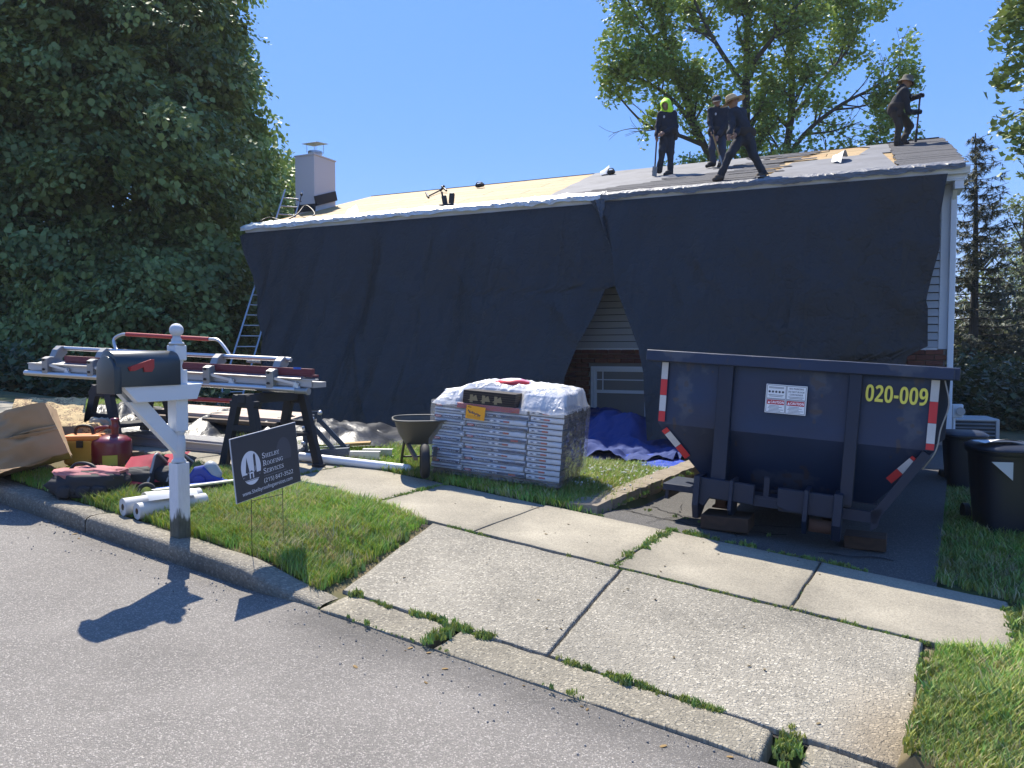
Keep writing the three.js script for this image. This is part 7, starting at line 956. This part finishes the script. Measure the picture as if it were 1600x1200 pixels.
  dense('tall maple with a bright sunlit edge against the sky left of the chimney', gy(at(330, 560, 25)), [B(288, 50, 24.5, 1.75, 2.6), B(286, 170, 24, 2.1, 2.4), B(330, 290, 24, 1.8, 2.3), B(270, -50, 25, 2.1, 2.4), B(380, 330, 24.5, 1.3, 1.5), B(330, 420, 24, 2.0, 2.0), B(412, 280, 26, 0.7, 0.8), B(345, 120, 24.6, 0.9, 1.0), B(360, 215, 24.6, 1.1, 0.9)], 6400, 71, md, [0.75, 1.2]);
  dense('low dark maple branches behind the bending brake', gy(at(250, 560, 18)), [B(60, 520, 18.5, 2.6, 1.7), B(200, 500, 18.5, 2.4, 1.6), B(320, 510, 19.5, 1.7, 1.7), B(-60, 460, 18, 2.6, 2.2), B(130, 590, 19.5, 2.6, 1.0), B(290, 590, 20, 2.2, 1.0)], 6000, 81, dk, [0.7, 1.15]);
  dense('far maple standing behind the left end of the house', gy(at(430, 560, 33)), [B(425, 300, 32, 1.6, 1.5), B(400, 400, 31, 2.6, 2.6), B(440, 275, 33, 0.8, 0.8), B(200, 560, 33, 7, 3, 2), B(0, 520, 33, 7, 4, 2), B(380, 540, 33, 3, 3, 2)], 6000, 91, md, [0.9, 1.5]);
  // foliage of a near tree reaching into the top right corner
  const nb = gy(at(1900, 600, 15)), nt = tree('oak_tree', 'oak whose leafy branch ends reach in at the top right picture edge', nb), q = (px, py, dz = 0) => at(px, py, 15 + dz).sub(nb);
  const og = grow([[[V(0, 0, 0), q(1890, 300), q(1860, 60), q(1840, -200)], 0.35, 0.15], [[q(1880, 220), q(1760, 120), q(1660, 50), q(1595, 20)], 0.1, 0.015], [[q(1880, 260), q(1760, 190), q(1670, 120), q(1585, 100)], 0.1, 0.015], [[q(1885, 320), q(1780, 270), q(1690, 190), q(1592, 170)], 0.09, 0.015], [[q(1885, 320), q(1780, 300), q(1690, 255), q(1600, 235)], 0.08, 0.012]], 101, { levels: 2, dens: [2.4, 3], len: [0.9, 0.45], leaf: 4, jit: 0.2, start: 0.45 });
  part('trunk', og.wood, barkM, nt); crown(nt, og.spots.filter(p => { const w = p.clone().add(nb); const k = 800 + F * w.x / -w.z; return k > 1553; }), clumps[0], 103, [[0.16, 0.22, 0.05], [0.28, 0.34, 0.1]], [0.8, 1.1]);
}
{
  // spruce right of the house, tiers of drooping sparse boughs
  const D = 27, b = at(1517, 640, D); b.y = -0.3; const H = at(1508, 208, D).y - b.y, t = tree('spruce_tree', 'thin dark spruce with sparse drooping boughs right of the house', b), r = rngOf(121), wood = [taper([V(0, 0, 0), V(0.02, H * 0.4, 0), V(-0.02, H * 0.75, 0), V(-0.1, H, 0)], 0.2, 0.02)], spots = [];
  for (let y = H * 0.2; y < H * 0.985; y += H * 0.03) { const k = 1 - y / H, n = 5 + Math.round(4 * k); for (let i = 0; i < n; i++) { const a = r() * 6.283, L = (0.22 + 3.4 * Math.pow(k, 0.85)) * rr(r, 0.45, 1.1), d = V(Math.cos(a), 0, Math.sin(a)), p0 = V(0, y, 0), p1 = p0.clone().addScaledVector(d, L * 0.5).add(V(0, -0.03 * L, 0)), p2 = p0.clone().addScaledVector(d, L).add(V(0, 0.1 * L, 0)); wood.push(taper([p0, p1, p2], 0.025 * (0.4 + k), 0.006, 4)); const m = Math.round(L * 9) + 2; for (let j = 0; j < m; j++) { const s = rr(r, 0.22, 1.02), p = s < 0.5 ? p0.clone().lerp(p1, s * 2) : p1.clone().lerp(p2, s * 2 - 1); p.add(V(rr(r, -0.2, 0.2) * L * 0.4, rr(r, -0.14, 0.03), rr(r, -0.2, 0.2) * L * 0.4)); spots.push(p); } } }
  part('trunk', wood, barkM, t);
  const nr = rngOf(5), np = [], ni = []; for (let k = 0; k < 16; k++) { const a = nr() * 6.283, y = rr(nr, -0.9, 0.3), L = rr(nr, 0.1, 0.22), o = np.length / 3, dx = Math.cos(a) * L, dz = Math.sin(a) * L; np.push(-dz * 0.08, 0.01, dx * 0.08, dz * 0.08, 0.01, -dx * 0.08, dx, y * L, dz); ni.push(o, o + 1, o + 2); } const ng = new THREE.BufferGeometry(); ng.setAttribute('position', new THREE.Float32BufferAttribute(np, 3)); ng.setIndex(ni); ng.computeVertexNormals();
  crown(t, spots, ng, 123, [[0.07, 0.095, 0.05], [0.14, 0.14, 0.075]], [0.8, 1.4]);
  // woods right of and behind the house
  const wood2 = (label, px, py, d, w, n, sd, col, cl = clumps[1], sc = [0.8, 1.2]) => { const bb = at(px, 620, d); bb.y = -0.4; const s = tree('woodland_tree', label, bb, 'woodland trees right of the house'), top = at(px, py, d).sub(bb), q = rngOf(sd), lm = [[[V(0, 0, 0), V(rr(q, -0.3, 0.3), top.y * 0.5, 0), top], 0.2, 0.03]]; for (let k = 0; k < 16; k++) { const a = q() * 6.283, y = rr(q, 0.12, 0.95) * top.y, ww = w * (0.5 + 0.5 * Math.sin(Math.PI * clamp(y / top.y, 0.15, 0.95))); lm.push([[V(0, y * 0.85, 0), V(Math.cos(a) * ww * 0.5, y, Math.sin(a) * ww * 0.5), V(Math.cos(a) * ww, y + rr(q, -0.3, 0.9), Math.sin(a) * ww)], 0.06, 0.012]); } const gg = grow(lm, sd, { levels: 2, dens: [n, 1.2], len: [1.3, 0.6], leaf: 3, jit: 0.35, start: 0.3 }); part('trunk', gg.wood, barkM, s); crown(s, gg.spots, cl, sd + 1, col, sc); };
  const pale = [[0.2, 0.25, 0.08], [0.34, 0.38, 0.14]], mid = [[0.12, 0.16, 0.06], [0.22, 0.26, 0.1]], dkk = [[0.075, 0.095, 0.045], [0.14, 0.16, 0.07]];
  wood2('pale leafy woodland tree at the right edge beyond the spruce', 1600, 320, 36, 3.2, 0.9, 131, pale); wood2('pale green woodland tree close behind the spruce', 1530, 370, 40, 3.4, 0.9, 141, pale); wood2('darker woodland tree with two bare stems at the right edge', 1560, 430, 33, 3, 1.1, 151, mid); wood2('dark shrubby tree behind the air conditioner', 1520, 520, 31, 3, 1.3, 161, dkk, clumps[1], [0.9, 1.4]); wood2('dark shrubby tree above the trash bins', 1600, 500, 30, 3, 1.3, 171, dkk, clumps[1], [0.9, 1.4]); wood2('wide dark tree far right outside the picture edge', 1680, 420, 34, 3.4, 1.1, 181, mid); wood2('dark woodland tree low behind the house corner', 1470, 520, 34, 2.6, 1.2, 191, dkk);
  // undergrowth along the back of the lot
  const ug = [], q = rngOf(201); for (let k = 0; k < 5200; k++) { const px = rr(q, 1440, 1760), d = rr(q, 26, 44), p = at(px, 600, d); p.y = onGround(p.x, p.z).y + Math.abs(q() - q()) * 2.6; const b = rr(q, 0.6, 1.3), l = q() < 0.25 ? 1.8 : 1; ug.push({ p, s: rr(q, 0.8, 1.5), ry: q() * 6.28, c: [0.085 * b * l, 0.105 * b * l, 0.045 * b] }); }
  for (let k = 0; k < 2600; k++) { const px = rr(q, 1486, 1800), d = rr(q, 15.5, 27), p = at(px, 600, d); p.y = onGround(p.x, p.z).y + Math.abs(q() - q()) * 1.5; const b = rr(q, 0.6, 1.3); ug.push({ p, s: rr(q, 0.7, 1.2), ry: q() * 6.28, c: [0.07 * b, 0.095 * b, 0.035 * b] }); }
  scatter('undergrowth', clumps[1], leafM, ug, 'dark tangled undergrowth along the woods right of the house', 'undergrowth');
  const lu = [], q2 = rngOf(203); for (let k = 0; k < 7000; k++) { const px = rr(q2, -500, 420), d = rr(q2, 21, 40), p = at(px, 600, d); p.y = onGround(p.x, p.z).y + Math.abs(q2() - q2()) * 3.2; const b = rr(q2, 0.6, 1.3); lu.push({ p, s: rr(q2, 0.9, 1.7), ry: q2() * 6.28, c: [0.08 * b, 0.125 * b, 0.045 * b] }); }
  for (let k = 0; k < 3600; k++) { const px = rr(q2, -400, 350), d = rr(q2, 13.2, 22), p = at(px, 600, d); p.y = onGround(p.x, p.z).y + Math.abs(q2() - q2()) * 0.8; const b = rr(q2, 0.6, 1.3); lu.push({ p, s: rr(q2, 0.7, 1.2), ry: q2() * 6.28, c: [0.06 * b, 0.1 * b, 0.035 * b] }); }
  scatter('hedge_growth', clumps[1], leafM, lu, 'dark hedge growth beneath the maples left of the house', 'undergrowth');
}
scene.fog = new THREE.FogExp2(0xffffff, 0.0006);
renderer.render(scene, camera);
